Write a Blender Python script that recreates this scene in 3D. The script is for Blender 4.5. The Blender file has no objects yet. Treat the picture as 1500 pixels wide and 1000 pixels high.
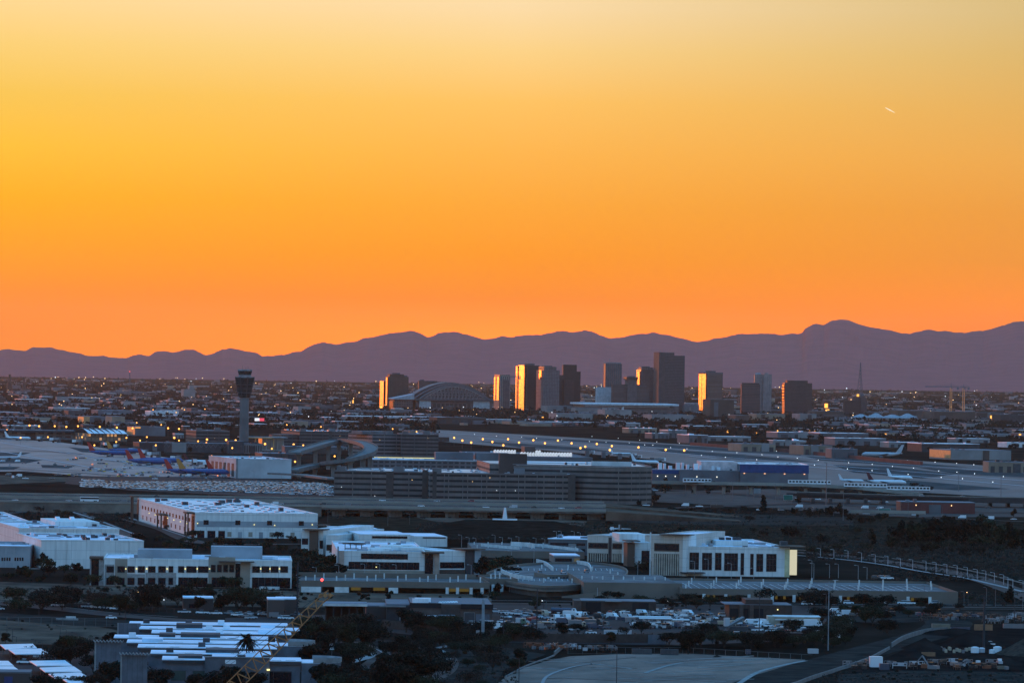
import bpy, math, random
from math import sin, cos, tan, pi, radians, sqrt, atan2, floor
from mathutils import Vector
C = bpy.context.scene.collection
S = bpy.context.scene
random.seed(7)

# ------------------------------------------------------------------ camera, sky, sun, exposure
F, H, Y0 = 7900.0, 105.0, 540.0          # focal length in photo pixels, eye height in metres, horizon row
cam_d = bpy.data.cameras.new('camera'); cam = bpy.data.objects.new('camera', cam_d); C.objects.link(cam)
cam.location = (0, 0, H); cam.rotation_euler = (pi/2, -0.0153, 0)
cam_d.sensor_width = 36; cam_d.lens = F/1500*36; cam_d.shift_y = 40/1500
cam_d.clip_start = 1; cam_d.clip_end = 200000
S.camera = cam
S.view_settings.view_transform = 'Standard'; S.view_settings.look = 'None'
S.view_settings.exposure = 0.0; S.view_settings.gamma = 1.0
SUN_AZ, SUN_EL = radians(-30), radians(1.3)
SKY_ROWS = [10, 75, 150, 225, 300, 375, 440, 490]
SKY_COLS = {'L': ((1.000, 0.689, 0.298), (0.945, 0.632, 0.182), (0.929, 0.561, 0.083), (1.000, 0.528, 0.034), (1.000, 0.434, 0.003), (1.016, 0.355, 0.003), (1.094, 0.285, 0.003), (1.113, 0.271, 0.003)), 'C': ((0.965, 0.715, 0.395), (0.970, 0.646, 0.242), (1.000, 0.541, 0.114), (1.000, 0.462, 0.065), (1.002, 0.387, 0.026), (1.040, 0.323, 0.003), (1.092, 0.277, 0.003), (2.594, 0.377, 0.003)), 'R': ((0.696, 0.500, 0.210), (0.731, 0.467, 0.142), (0.795, 0.429, 0.093), (0.862, 0.392, 0.061), (0.876, 0.333, 0.033), (0.933, 0.307, 0.020), (1.154, 0.289, 0.007), (1.225, 0.244, 0.003))}
w = bpy.data.worlds.new('World'); S.world = w; w.use_nodes = True
def sky():
    nt = w.node_tree; nt.nodes.clear(); N = nt.nodes.new; L = nt.links.new
    def M(op, a, b=None, clamp=False):
        n = N('ShaderNodeMath'); n.operation = op; n.use_clamp = clamp
        for i, v in enumerate((a, b)):
            if v is None: continue
            if isinstance(v, (int, float)): n.inputs[i].default_value = v
            else: L(v, n.inputs[i])
        return n.outputs[0]
    tc = N('ShaderNodeTexCoord'); sp = N('ShaderNodeSeparateXYZ'); L(tc.outputs['Generated'], sp.inputs[0])
    x, y, z = sp.outputs
    el = M('ARCSINE', z)
    def ramp(fac, pts):
        r = N('ShaderNodeValToRGB'); r.color_ramp.interpolation = 'LINEAR'
        e = r.color_ramp.elements
        while len(e) < len(pts): e.new(0.5)
        for k, (p, c) in zip(e, pts): k.position = p; k.color = (*c, 1)
        L(fac, r.inputs[0]); return r.outputs[0]
    # low sunset band: elevation 0 .. 0.16 rad
    low = M('DIVIDE', el, 0.08, True)
    band = lambda k: ramp(low, [(0, SKY_COLS[k][-1])]+[((Y0-r)/F/.08, c) for r, c in reversed(list(zip(SKY_ROWS, SKY_COLS[k])))])
    anti = ramp(M('DIVIDE', el, 0.5, True), ((0, (.66, .72, .74)), (.14, (.68, .77, .81)), (.40, (.36, .62, .90)), (1, (.14, .55, 1.18))))
    up = ramp(M('DIVIDE', el, 1.57, True), ((0, (1.0, .66, .34)), (.10, (.90, .70, .45)), (.17, (.26, .40, .56)), (.32, (.16, .54, 1.12)), (1, (.14, .54, 1.24))))
    def mix(f, a, b, mode='MIX'):
        m = N('ShaderNodeMix'); m.data_type = 'RGBA'; m.blend_type = mode; L(f, m.inputs[0]) if not isinstance(f, float) else setattr(m.inputs[0], 'default_value', f)
        L(a, m.inputs[6]); L(b, m.inputs[7]); return m.outputs[2]
    az = M('ARCTAN2', x, y)
    sunset = mix(M('DIVIDE', M('ADD', az, .0925), .0925, True), band('L'), band('C'))
    sunset = mix(M('DIVIDE', az, .0925, True), sunset, band('R'))
    t = M('DIVIDE', M('SUBTRACT', el, 0.07), 0.07, True)
    west = mix(t, sunset, up)
    hl = M('SQRT', M('ADD', M('MULTIPLY', x, x), M('MULTIPLY', y, y)))
    ca = M('DIVIDE', M('ADD', M('MULTIPLY', x, sin(SUN_AZ*.6)), M('MULTIPLY', y, cos(SUN_AZ*.6))), M('MAXIMUM', hl, 1e-4))
    f = M('DIVIDE', M('SUBTRACT', ca, 0.45), 0.5, True)
    f = M('MULTIPLY', f, M('MULTIPLY', f, M('SUBTRACT', 3.0, M('MULTIPLY', f, 2.0))))
    full = mix(f, anti, west)
    nz = N('ShaderNodeTexSky'); nz.sky_type = 'NISHITA'; nz.sun_disc = False
    nz.sun_elevation = SUN_EL; nz.sun_rotation = SUN_AZ
    bg1 = N('ShaderNodeBackground'); L(full, bg1.inputs[0]); bg1.inputs[1].default_value = 1.0
    bg2 = N('ShaderNodeBackground'); L(nz.outputs[0], bg2.inputs[0]); bg2.inputs[1].default_value = 0.012
    ad = N('ShaderNodeAddShader'); L(bg1.outputs[0], ad.inputs[0]); L(bg2.outputs[0], ad.inputs[1])
    out = N('ShaderNodeOutputWorld'); L(ad.outputs[0], out.inputs[0])
sky()
w.cycles.sample_map_resolution = 1024
sl = bpy.data.lights.new('sun', 'SUN'); sun = bpy.data.objects.new('sun', sl); C.objects.link(sun)
sl.energy = 0.6; sl.angle = radians(0.5); sl.color = (1.0, 0.21, 0.035)
sun.rotation_euler = Vector((-sin(SUN_AZ)*cos(SUN_EL), -cos(SUN_AZ)*cos(SUN_EL), -sin(SUN_EL))).to_track_quat('-Z', 'Y').to_euler()
sun.location = (0, 0, 600)
S.cycles.max_bounces = 5; S.cycles.diffuse_bounces = 2; S.cycles.glossy_bounces = 3; S.cycles.volume_bounces = 1
S.cycles.transparent_max_bounces = 8; S.cycles.use_denoising = True
S.cycles.sample_clamp_indirect = 4.0; S.cycles.caustics_reflective = False

# ------------------------------------------------------------------ helpers
ROLL = 0.0153                            # the photo was taken with the camera tipped by a little under a degree
RC, RS = cos(ROLL), sin(ROLL)
def un(x, y): return RC*(x-750)+RS*(y-Y0), -RS*(x-750)+RC*(y-Y0)
def P(x, y, z=0):
    a, b = un(x, y); d = F*(H-z)/b; return Vector((a/F*d, d, z))   # the place at height z that the photo shows at pixel x, y
def at(x, d, z=0):
    b = (H-z)*F/d; return Vector(((x-750+RS*b)/RC/F*d, d, z))
def hz(x, y, d): return H-un(x, y)[1]*d/F
def dist(x, y, z=0): return F*(H-z)/un(x, y)[1]
def px(o):
    a, b = o[0]/o[1]*F, (H-o[2])/o[1]*F; return 750+RC*a-RS*b, Y0+RS*a+RC*b

MATS = {}
def _nodes(name):
    m = bpy.data.materials.new(name); m.use_nodes = True; nt = m.node_tree
    return m, nt, nt.nodes['Principled BSDF']
def mat(name, col=0, rough=.8, var=.25, scale=.2, metal=0., spec=.3, col2=None, stretch=None, detail=4, rnd=0., bump=0):
    """plain surface whose colour wanders with two octaves of noise"""
    if name in MATS: return MATS[name]
    m, nt, b = _nodes(name); N = nt.nodes.new; L = nt.links.new
    tc = N('ShaderNodeTexCoord'); src = tc.outputs['Object']
    if stretch:
        mp = N('ShaderNodeMapping'); mp.inputs['Scale'].default_value = stretch; L(src, mp.inputs[0]); src = mp.outputs[0]
    nz = N('ShaderNodeTexNoise'); nz.inputs['Scale'].default_value = scale; nz.inputs['Detail'].default_value = detail; L(src, nz.inputs[0])
    nz.inputs['Roughness'].default_value = .62
    r = N('ShaderNodeValToRGB'); e = r.color_ramp.elements
    c2 = col2 or tuple(c*(1-var) for c in col)
    e[0].position = .36; e[1].position = .64; e[0].color = (*c2, 1)
    e[1].color = (*(col if col2 else tuple(min(1, c*(1+var*.5)) for c in col)), 1)
    L(nz.outputs[0], r.inputs[0]); o = r.outputs[0]
    if rnd:
        oi = N('ShaderNodeObjectInfo'); hs = N('ShaderNodeHueSaturation')
        mr = N('ShaderNodeMapRange'); mr.inputs[3].default_value = 1-rnd; mr.inputs[4].default_value = 1+rnd
        L(oi.outputs['Random'], mr.inputs[0]); L(mr.outputs[0], hs.inputs['Value']); L(o, hs.inputs['Color']); o = hs.outputs[0]
    L(o, b.inputs['Base Color'])
    if bump:
        bp = N('ShaderNodeBump'); bp.inputs['Strength'].default_value = bump; L(nz.outputs[0], bp.inputs['Height']); L(bp.outputs[0], b.inputs['Normal'])
    b.inputs['Roughness'].default_value = rough; b.inputs['Metallic'].default_value = metal
    b.inputs['Specular IOR Level'].default_value = spec
    MATS[name] = m; return m
def glow(name, col, strength):
    if name in MATS: return MATS[name]
    m, nt, b = _nodes(name)
    b.inputs['Base Color'].default_value = (.05, .05, .05, 1)
    b.inputs['Emission Color'].default_value = (*col, 1); b.inputs['Emission Strength'].default_value = strength
    m.cycles.emission_sampling = 'NONE'
    MATS[name] = m; return m
def facade(name, wall=0, glass=0, pu=3.5, pv=3.8, fu=.35, fv=.4, grough=.42, gmetal=.6, lit=0., litcol=(1, .55, .15), lits=3., wrough=.7, wvar=.25, pane=.55, dark=0., solid=False):
    """wall with a regular grid of windows laid out in the object's own metres; some panes may be lit"""
    if name in MATS: return MATS[name]
    m, nt, b = _nodes(name); N = nt.nodes.new; L = nt.links.new
    def M(op, a, c=None):
        n = N('ShaderNodeMath'); n.operation = op
        for i, v in enumerate((a, c)):
            if v is None: continue
            if isinstance(v, (int, float)): n.inputs[i].default_value = v
            else: L(v, n.inputs[i])
        return n.outputs[0]
    tc = N('ShaderNodeTexCoord'); sp = N('ShaderNodeSeparateXYZ'); L(tc.outputs['Object'], sp.inputs[0])
    ge = N('ShaderNodeNewGeometry'); sn = N('ShaderNodeSeparateXYZ')
    vt = N('ShaderNodeVectorTransform'); vt.vector_type = 'NORMAL'; vt.convert_from = 'WORLD'; vt.convert_to = 'OBJECT'
    L(ge.outputs['Normal'], vt.inputs[0]); L(vt.outputs[0], sn.inputs[0])
    u = M('ADD', M('ADD', sp.outputs[0], sp.outputs[1]), 1000*pu+.5); v = M('ADD', sp.outputs[2], 50*pv)
    ud, vd = M('DIVIDE', u, pu), M('DIVIDE', v, pv)
    mask = M('MULTIPLY', M('GREATER_THAN', M('FRACT', ud), fu), M('GREATER_THAN', M('FRACT', vd), fv))
    side = M('LESS_THAN', M('ABSOLUTE', sn.outputs[2]), .5)
    mask = M('MAXIMUM', mask, M('SUBTRACT', 1, side)) if solid else M('MULTIPLY', mask, side)
    cv = N('ShaderNodeCombineXYZ'); L(M('FLOOR', ud), cv.inputs[0]); L(M('FLOOR', vd), cv.inputs[1])
    wn = N('ShaderNodeTexWhiteNoise'); L(cv.outputs[0], wn.inputs[0])
    nz = N('ShaderNodeTexNoise'); nz.inputs['Scale'].default_value = .09; nz.inputs['Detail'].default_value = 4; L(tc.outputs['Object'], nz.inputs[0])
    r = N('ShaderNodeValToRGB'); e = r.color_ramp.elements; e[0].position = .35; e[1].position = .65
    e[0].color = (*[c*(1-wvar) for c in wall], 1); e[1].color = (*[min(1, c*(1+wvar*.4)) for c in wall], 1); L(nz.outputs[0], r.inputs[0])
    gm = N('ShaderNodeMix'); gm.data_type = 'RGBA'; L(M('MAXIMUM', M('MULTIPLY', wn.outputs[0], pane), M('MULTIPLY', M('LESS_THAN', wn.outputs[0], dark), 1.0)), gm.inputs[0])
    gm.inputs[6].default_value = (*glass, 1); gm.inputs[7].default_value = (*[c*(.45 if not dark else .06) for c in glass], 1)
    mx = N('ShaderNodeMix'); mx.data_type = 'RGBA'; L(mask, mx.inputs[0]); L(r.outputs[0], mx.inputs[6]); L(gm.outputs[2], mx.inputs[7])
    mp = N('ShaderNodeMapping'); mp.inputs['Scale'].default_value = (.55, .55, .07); L(tc.outputs['Object'], mp.inputs[0])
    st = N('ShaderNodeTexNoise'); st.inputs['Scale'].default_value = 1; st.inputs['Detail'].default_value = 5; L(mp.outputs[0], st.inputs[0])
    sr = N('ShaderNodeMapRange'); sr.inputs[1].default_value = .3; sr.inputs[2].default_value = .6; sr.inputs[3].default_value = .84; sr.inputs[4].default_value = 1.0; L(st.outputs[0], sr.inputs[0])
    sm = N('ShaderNodeMix'); sm.data_type = 'RGBA'; sm.blend_type = 'MULTIPLY'; sm.inputs[0].default_value = 1.0; L(mx.outputs[2], sm.inputs[6]); L(sr.outputs[0], sm.inputs[7]); L(sm.outputs[2], b.inputs['Base Color'])
    L(M('ADD', M('MULTIPLY', mask, grough-wrough), wrough), b.inputs['Roughness'])
    L(M('MULTIPLY', mask, gmetal), b.inputs['Metallic'])
    if lit > 0:
        b.inputs['Emission Color'].default_value = (*litcol, 1)
        L(M('MULTIPLY', M('MULTIPLY', mask, M('GREATER_THAN', wn.outputs[0], 1-lit)), lits), b.inputs['Emission Strength'])
        m.cycles.emission_sampling = 'NONE'
    MATS[name] = m; return m

class MB:
    """collects shapes and links them as ONE mesh object"""
    def __init__(s): s.v = []; s.f = []; s.m = []; s.mi = 0
    def quad(s, *p):
        n = len(s.v); s.v += [tuple(q) for q in p]; s.f.append(tuple(range(n, n+len(p)))); s.m.append(s.mi); return s
    def prism(s, pts, z0, z1, top=None):
        n = len(s.v); k = len(pts); tp = top or pts
        a = sum(pts[i][0]*pts[(i+1) % k][1]-pts[(i+1) % k][0]*pts[i][1] for i in range(k))
        if a < 0: pts = pts[::-1]; tp = tp[::-1]
        zz = (lambda i: z1[i] if a > 0 else z1[k-1-i]) if isinstance(z1, (list, tuple)) else (lambda i: z1)
        s.v += [(p[0], p[1], z0) for p in pts]+[(tp[i][0], tp[i][1], zz(i)) for i in range(k)]
        s.f.append(tuple(range(n+k-1, n-1, -1))); s.f.append(tuple(range(n+k, n+2*k)))
        for i in range(k):
            j = (i+1) % k; s.f.append((n+i, n+j, n+k+j, n+k+i))
        s.m += [s.mi]*(k+2); return s
    def box(s, x0, x1, y0, y1, z0, z1): return s.prism([(x0, y0), (x1, y0), (x1, y1), (x0, y1)], z0, z1)
    def cyl(s, x, y, r, z0, z1, n=10, r2=None, sx=1, sy=1):
        r2 = r if r2 is None else r2
        c = [(cos(2*pi*i/n), sin(2*pi*i/n)) for i in range(n)]
        return s.prism([(x+r*a*sx, y+r*b*sy) for a, b in c], z0, z1, [(x+r2*a*sx, y+r2*b*sy) for a, b in c])
    def bar(s, p, q, r, n=4, r2=None):
        p, q = Vector(p), Vector(q); d = (q-p).normalized(); u = d.orthogonal().normalized()
        if abs(d.z) < .95: u = d.cross(Vector((0, 0, 1))).normalized()
        w_ = d.cross(u); k = len(s.v); r2 = r if r2 is None else r2
        for c, rr in ((p, r), (q, r2)):
            for i in range(n):
                a = 2*pi*(i+.5)/n; s.v.append(tuple(c+(u*cos(a)+w_*sin(a))*rr))
        for i in range(n):
            j = (i+1) % n; s.f.append((k+i, k+j, k+n+j, k+n+i))
        s.f.append(tuple(range(k+n-1, k-1, -1))); s.f.append(tuple(range(k+n, k+2*n))); s.m += [s.mi]*(n+2); return s
    def ball(s, c, rx, ry=None, rz=None, n=8, k=5, z0=-1.):
        ry = ry or rx; rz = rz or rx; b = len(s.v)
        t0 = math.asin(max(-1, z0))
        for i in range(k+1):
            t = t0+(pi/2-t0)*i/k
            for j in range(n):
                a = 2*pi*j/n; s.v.append((c[0]+rx*cos(t)*cos(a), c[1]+ry*cos(t)*sin(a), c[2]+rz*sin(t)))
        for i in range(k):
            for j in range(n):
                q = (j+1) % n; s.f.append((b+i*n+j, b+i*n+q, b+(i+1)*n+q, b+(i+1)*n+j)); s.m.append(s.mi)
        return s
    def tube(s, pts, r, n=6):
        for a, b in zip(pts, pts[1:]): s.bar(a, b, r, n)
        return s
    def ribbon(s, pts, wd, z0, z1):
        """a strip of slab along pts (x, y[, z]) of width wd"""
        L_, R_ = [], []
        for i, p in enumerate(pts):
            a = Vector(pts[max(0, i-1)][:2]); b = Vector(pts[min(len(pts)-1, i+1)][:2]); d = (b-a).normalized()
            n = Vector((-d.y, d.x))*wd/2; q = Vector(p[:2]); h = p[2] if len(p) > 2 else 0
            L_.append((q+n).to_tuple()+(h,)); R_.append((q-n).to_tuple()+(h,))
        for i in range(len(pts)-1):
            k = len(s.v)
            for a in (R_[i], R_[i+1], L_[i+1], L_[i]): s.v.append((a[0], a[1], a[2]+z0))
            for a in (R_[i], R_[i+1], L_[i+1], L_[i]): s.v.append((a[0], a[1], a[2]+z1))
            s.f += [(k+3, k+2, k+1, k), (k+4, k+5, k+6, k+7), (k, k+1, k+5, k+4), (k+2, k+3, k+7, k+6)]; s.m += [s.mi]*4
            if i == 0: s.f.append((k, k+4, k+7, k+3)); s.m.append(s.mi)
            if i == len(pts)-2: s.f.append((k+1, k+2, k+6, k+5)); s.m.append(s.mi)
        return s
    def build(s, name, ms, parent=None, loc=None, rz=0, smooth=False):
        me = bpy.data.meshes.new(name); me.from_pydata(s.v, [], s.f)
        for m in (ms if isinstance(ms, (list, tuple)) else [ms]): me.materials.append(m)
        if isinstance(ms, (list, tuple)): me.polygons.foreach_set('material_index', s.m)
        if smooth: me.polygons.foreach_set('use_smooth', [True]*len(s.f))
        me.update()
        o = bpy.data.objects.new(name, me); C.objects.link(o)
        if parent: o.parent = parent
        if loc is not None: o.location = loc
        if rz: o.rotation_euler.z = rz
        return o
def tag(o, label=None, cat=None, group=None, kind=None):
    if label: o['label'] = label
    if cat: o['category'] = cat
    if group: o['group'] = group
    if kind: o['kind'] = kind
    return o
def thing(name, label, cat, loc=(0, 0, 0), rz=0, group=None):
    o = bpy.data.objects.new(name, None); C.objects.link(o); o.location = loc; o.rotation_euler.z = rz
    o.empty_display_size = 1
    return tag(o, label, cat, group)
KIDS = {}
def dup(o, loc=None, rz=None, label=None, group=None, sc=None, parent=None, cat=None):
    c = o.copy(); C.objects.link(c)
    if parent: c.parent = parent
    if loc is not None: c.location = loc
    if rz is not None: c.rotation_euler.z = rz
    if sc is not None: c.scale = sc if isinstance(sc, tuple) else (sc, sc, sc)
    if label: c['label'] = label
    if group: c['group'] = group
    if cat: c['category'] = cat
    for ch in kids(o): dup(ch, parent=c)
    return c
def kids(o):
    if o.name not in KIDS: KIDS[o.name] = list(o.children)
    return KIDS[o.name]
def struct(name, mb, m, kind='structure'): return tag(mb.build(name, m), kind=kind)
def patch(name, pts, z, m, kind='structure'):
    """a sheet of ground whose corners the photo shows at these pixels"""
    return struct(name, MB().quad(*[(*P(x, y).xy, z) for x, y in pts]), m, kind)
def road(name, pix, wd, z, m): return struct(name, MB().ribbon([P(x, y).to_tuple() for x, y in smoothline(pix)], wd, z-.02, z), m)
def smoothline(p, n=6):
    out = []
    for i in range(len(p)-1):
        a, b, c, d = p[max(0, i-1)], p[i], p[i+1], p[min(len(p)-1, i+2)]
        for k in range(n):
            t = k/n; out.append(tuple(.5*((2*b[j])+(-a[j]+c[j])*t+(2*a[j]-5*b[j]+4*c[j]-d[j])*t*t+(-a[j]+3*b[j]-3*c[j]+d[j])*t**3) for j in range(len(b))))
    return out+[p[-1]]

def wallpt(x0, yb, th):
    p = P(x0, yb); return p, radians(th)
class Bld:
    """a building standing on the ground: x0..x1 its front edge and yb its foot in photo pixels, yt its top, th its turn in degrees, dep its depth in metres"""
    def __init__(s, name, label, cat, x0, x1, yb, yt, th=12, dep=40, d=None, group=None):
        s.th = radians(th); p = P(x0, yb) if d is None else at(x0, d); s.p = p; s.d = p.y; s.x0 = x0; s.dep = dep
        s.c, s.s = cos(s.th), sin(s.th)
        s.root = thing(name, label, cat, (p.x, p.y, 0), s.th, group); s.w = s.U(x1); s.h = s.Z(yt, x0)
    def t(s, x, d=None): d = d or s.d; return (x-750+RS*H*F/d)/RC/F
    def U(s, x): t = s.t(x); return (t*s.d-s.p.x)/(s.c-t*s.s)
    def V(s, x): t = s.t(x); return (t*s.d-s.p.x)/(-s.s-t*s.c)
    def Z(s, y, x=None, v=0):
        x = s.x0 if x is None else x; return hz(x, y, s.d+s.U(x)*s.s+v*s.c)
    def part(s, name, m, *boxes, parent=None):
        mb = MB()
        for b in boxes: mb.box(*b)
        return mb.build(name, m, parent or s.root)
    def mesh(s, name, m, mb, parent=None, smooth=False): return mb.build(name, m, parent or s.root, smooth=smooth)
    def walls(s, m, name='wall', z1=None, u0=0, u1=None, v0=0, v1=None, z0=0):
        return s.part(name, m, (u0, s.w if u1 is None else u1, v0, s.dep if v1 is None else v1, z0, s.h if z1 is None else z1))
    def roof(s, m, par=.9, pm=None, z=None, u0=0, u1=None, v0=0, v1=None, t=.35, name='roof'):
        """roof sheet with a parapet standing round it"""
        z = s.h if z is None else z; u1 = s.w if u1 is None else u1; v1 = s.dep if v1 is None else v1
        r = s.part(name, m, (u0+t, u1-t, v0+t, v1-t, z+.02, z+.12))
        if par: s.part('parapet', pm or m, (u0-.1, u1+.1, v0-.1, v0+t, z+.01, z+par), (u0-.1, u1+.1, v1-t, v1+.1, z+.01, z+par), (u0-.1, u0+t, v0+t, v1-t, z+.01, z+par), (u1-t, u1+.1, v0+t, v1-t, z+.01, z+par))
        area = (u1-u0)*(v1-v0)
        if area > 900 and u1-u0 > 18:                                 # patched membrane, ducts and plant
            rg = random.Random(int(area)); n = min(26, int(area/260)+3); pm_ = [mat('roof_patch_grey', (.36, .40, .44), .7, var=.3, scale=.2), mat('roof_patch_pale', (.66, .72, .78), .6, var=.2, scale=.2), mat('roof_patch_dark', (.20, .22, .24), .8, var=.3, scale=.2)]
            for k in range(n):
                a, b_ = rg.uniform(u0+2, u1-6), rg.uniform(v0+2, v1-5); q = rg.random()
                if q < .5: s.part('roof_patch', rg.choice(pm_), (a, min(u1-.6, a+rg.uniform(2, 16)), b_, min(v1-.6, b_+rg.uniform(3, 20)), z+.125+.004*k, z+.14+.004*k))
                elif q < .72: s.part('roof_duct', steel, (a, min(u1-.8, a+rg.uniform(3, 12)), b_, b_+.8, z+.3, z+.9))
                else: s.part('roof_unit', rg.choice((steel, roofd, pm_[1])), (a, a+rg.uniform(1.2, 3), b_, b_+rg.uniform(1.5, 4), z+.27, z+rg.uniform(.9, 2.0)))
        return r
    def win(s, m, u0, u1, z0, z1, name='window', face='front', out=.07, fm=None, parent=None):
        """one window or door opening, a shallow pane set on the wall, with a frame round it when fm is given"""
        f = (lambda a, b, o, z0, z1: (a, b, -o, .02, z0, z1)) if face == 'front' else (lambda a, b, o, z0, z1: (-o, .02, a, b, z0, z1)) if face == 'left' else (lambda a, b, o, z0, z1: (s.w-.02, s.w+o, a, b, z0, z1))
        o = s.part(name, m, f(u0, u1, out, z0, z1), parent=parent)
        if fm:
            k = .16
            s.part('frame', fm, f(u0-k, u0, out+.06, z0-k, z1+k), f(u1, u1+k, out+.06, z0-k, z1+k), f(u0, u1, out+.06, z0-k, z0), f(u0, u1, out+.06, z1, z1+k), parent=o)
        return o
# ------------------------------------------------------------------ haze, ground, mountains
def haze():
    m = bpy.data.materials.new('haze'); m.use_nodes = True; nt = m.node_tree; nt.nodes.clear()
    v = nt.nodes.new('ShaderNodeVolumePrincipled'); o = nt.nodes.new('ShaderNodeOutputMaterial')
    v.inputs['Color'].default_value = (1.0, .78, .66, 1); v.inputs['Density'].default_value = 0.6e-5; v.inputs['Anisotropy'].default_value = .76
    nt.links.new(v.outputs[0], o.inputs['Volume'])
    struct('haze', MB().box(-14000, 14000, -400, 53000, -1.5, 640), m, 'stuff')
haze()
M_ground = mat('desert_ground', (.034, .025, .020), .95, col2=(.006, .006, .005), scale=.012, detail=9, stretch=(1, .5, 1), spec=0)
g = MB()
ys = [-350, 1500, 2500, 4000, 6000, 9000, 14000, 22000, 34000, 52900]
for a, b in zip(ys, ys[1:]): g.quad((-13900, a, 0), (13900, a, 0), (13900, b, 0), (-13900, b, 0))
struct('ground', g, M_ground)
RIDGE = [(-700, 500), (-500, 506), (-350, 498), (-200, 505), (-100, 512), (0, 513.5), (12, 511.5), (22, 514), (35, 513.5), (48, 508.5), (60, 509), (78, 508.5), (90, 512.5), (104, 516), (116, 517),
 (126, 520.5), (150, 521), (165, 523.5), (172, 522.7), (186, 525.5), (195, 521), (205, 519.8), (218, 520.5), (228, 516), (240, 513), (252, 515.8), (262, 514), (271, 511.5), (284, 513), (300, 520.5), (316, 516),
 (325, 511.5), (337, 509.6), (355, 514), (364, 514), (377, 516), (384, 520.5), (400, 522), (416, 519.8), (432, 515), (440, 513.8), (458, 505), (474, 500.5), (490, 505.5), (500, 503.5), (522, 499), (537, 494.5), (550, 493),
 (570, 488), (585, 487), (606, 484.2), (616, 488), (627, 494), (640, 489.5), (655, 486.2), (672, 486), (690, 491.5), (706, 497), (715, 497), (737, 491.3), (753, 494), (772, 491), (800, 488.5), (824, 484), (840, 486.5), (852, 485.5), (866, 485.2),
 (880, 490.5), (895, 495), (908, 494.8), (930, 490), (954, 486.8), (980, 491), (1004, 497), (1020, 501), (1037, 498.5), (1050, 494.5), (1056, 495), (1080, 489), (1095, 490), (1115, 488.5), (1126, 487.8), (1144, 490.5), (1155, 488.8), (1174, 489),
 (1180, 480), (1190, 476), (1200, 474.8), (1207, 475), (1216, 470), (1228, 467.8), (1239, 468.2), (1258, 475), (1284, 481), (1304, 482.5), (1322, 488), (1336, 488.5), (1350, 484), (1363, 482.5), (1374, 485), (1386, 485), (1396, 487.5),
 (1410, 488), (1425, 485), (1440, 484.5), (1454, 480), (1472, 476), (1486, 472), (1502, 470.5), (1560, 466), (1620, 474), (1700, 470), (1800, 480), (1950, 472), (2200, 490)]
def mountains():
    RR = [(750+un(a, b)[0], Y0+un(a, b)[1]) for a, b in RIDGE]
    from mathutils import noise
    Yc = 44000.0
    def ridge(x):
        p = 750+x/Yc*F
        for (a, b), (c, d) in zip(RR, RR[1:]):
            if a <= p <= c: return H+(Y0-(b+(d-b)*(p-a)/(c-a)))*Yc/F
        return 250
    xs = [-7800+i*22 for i in range(715)]; rows = [0, .08, .17, .27, .38, .5, .62, .74, .86, .95, 1, 1.1, 1.3]
    mb = MB()
    for t in rows:
        for x in xs:
            R = ridge(x); y = Yc-8000*(1-t)
            n = noise.fractal(Vector((x*.0022, t*3.1, 3.1)), 1, 2, 5)
            h = R*(t**1.25 if t <= 1 else max(0, 1-(t-1)*2.4))
            h *= 1+.35*n*(1-t)*min(1, t*3) if t < 1 else 1
            if t < 1: h = min(h, R*(.25+.72*t))
            elif t == 1: h = R+noise.noise(Vector((x*.006, 0, 0)))*10+noise.noise(Vector((x*.016, 5, 0)))*9+noise.noise(Vector((x*.04, 9, 0)))*5
            k = Yc if t == 1 else y
            mb.v.append((x*(k/Yc), y, max(h, -1 if t else 0)))
    n = len(xs)
    for r in range(len(rows)-1):
        for i in range(n-1): mb.f.append((r*n+i, r*n+i+1, (r+1)*n+i+1, (r+1)*n+i)); mb.m.append(0)
    struct('mountains', mb, mat('rock_haze_tint', (.40, .115, .115), .95, col2=(.33, .10, .10), scale=.004, detail=8, spec=0), 'structure')  # mauve of the haze put into the rock colour
mountains()
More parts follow.
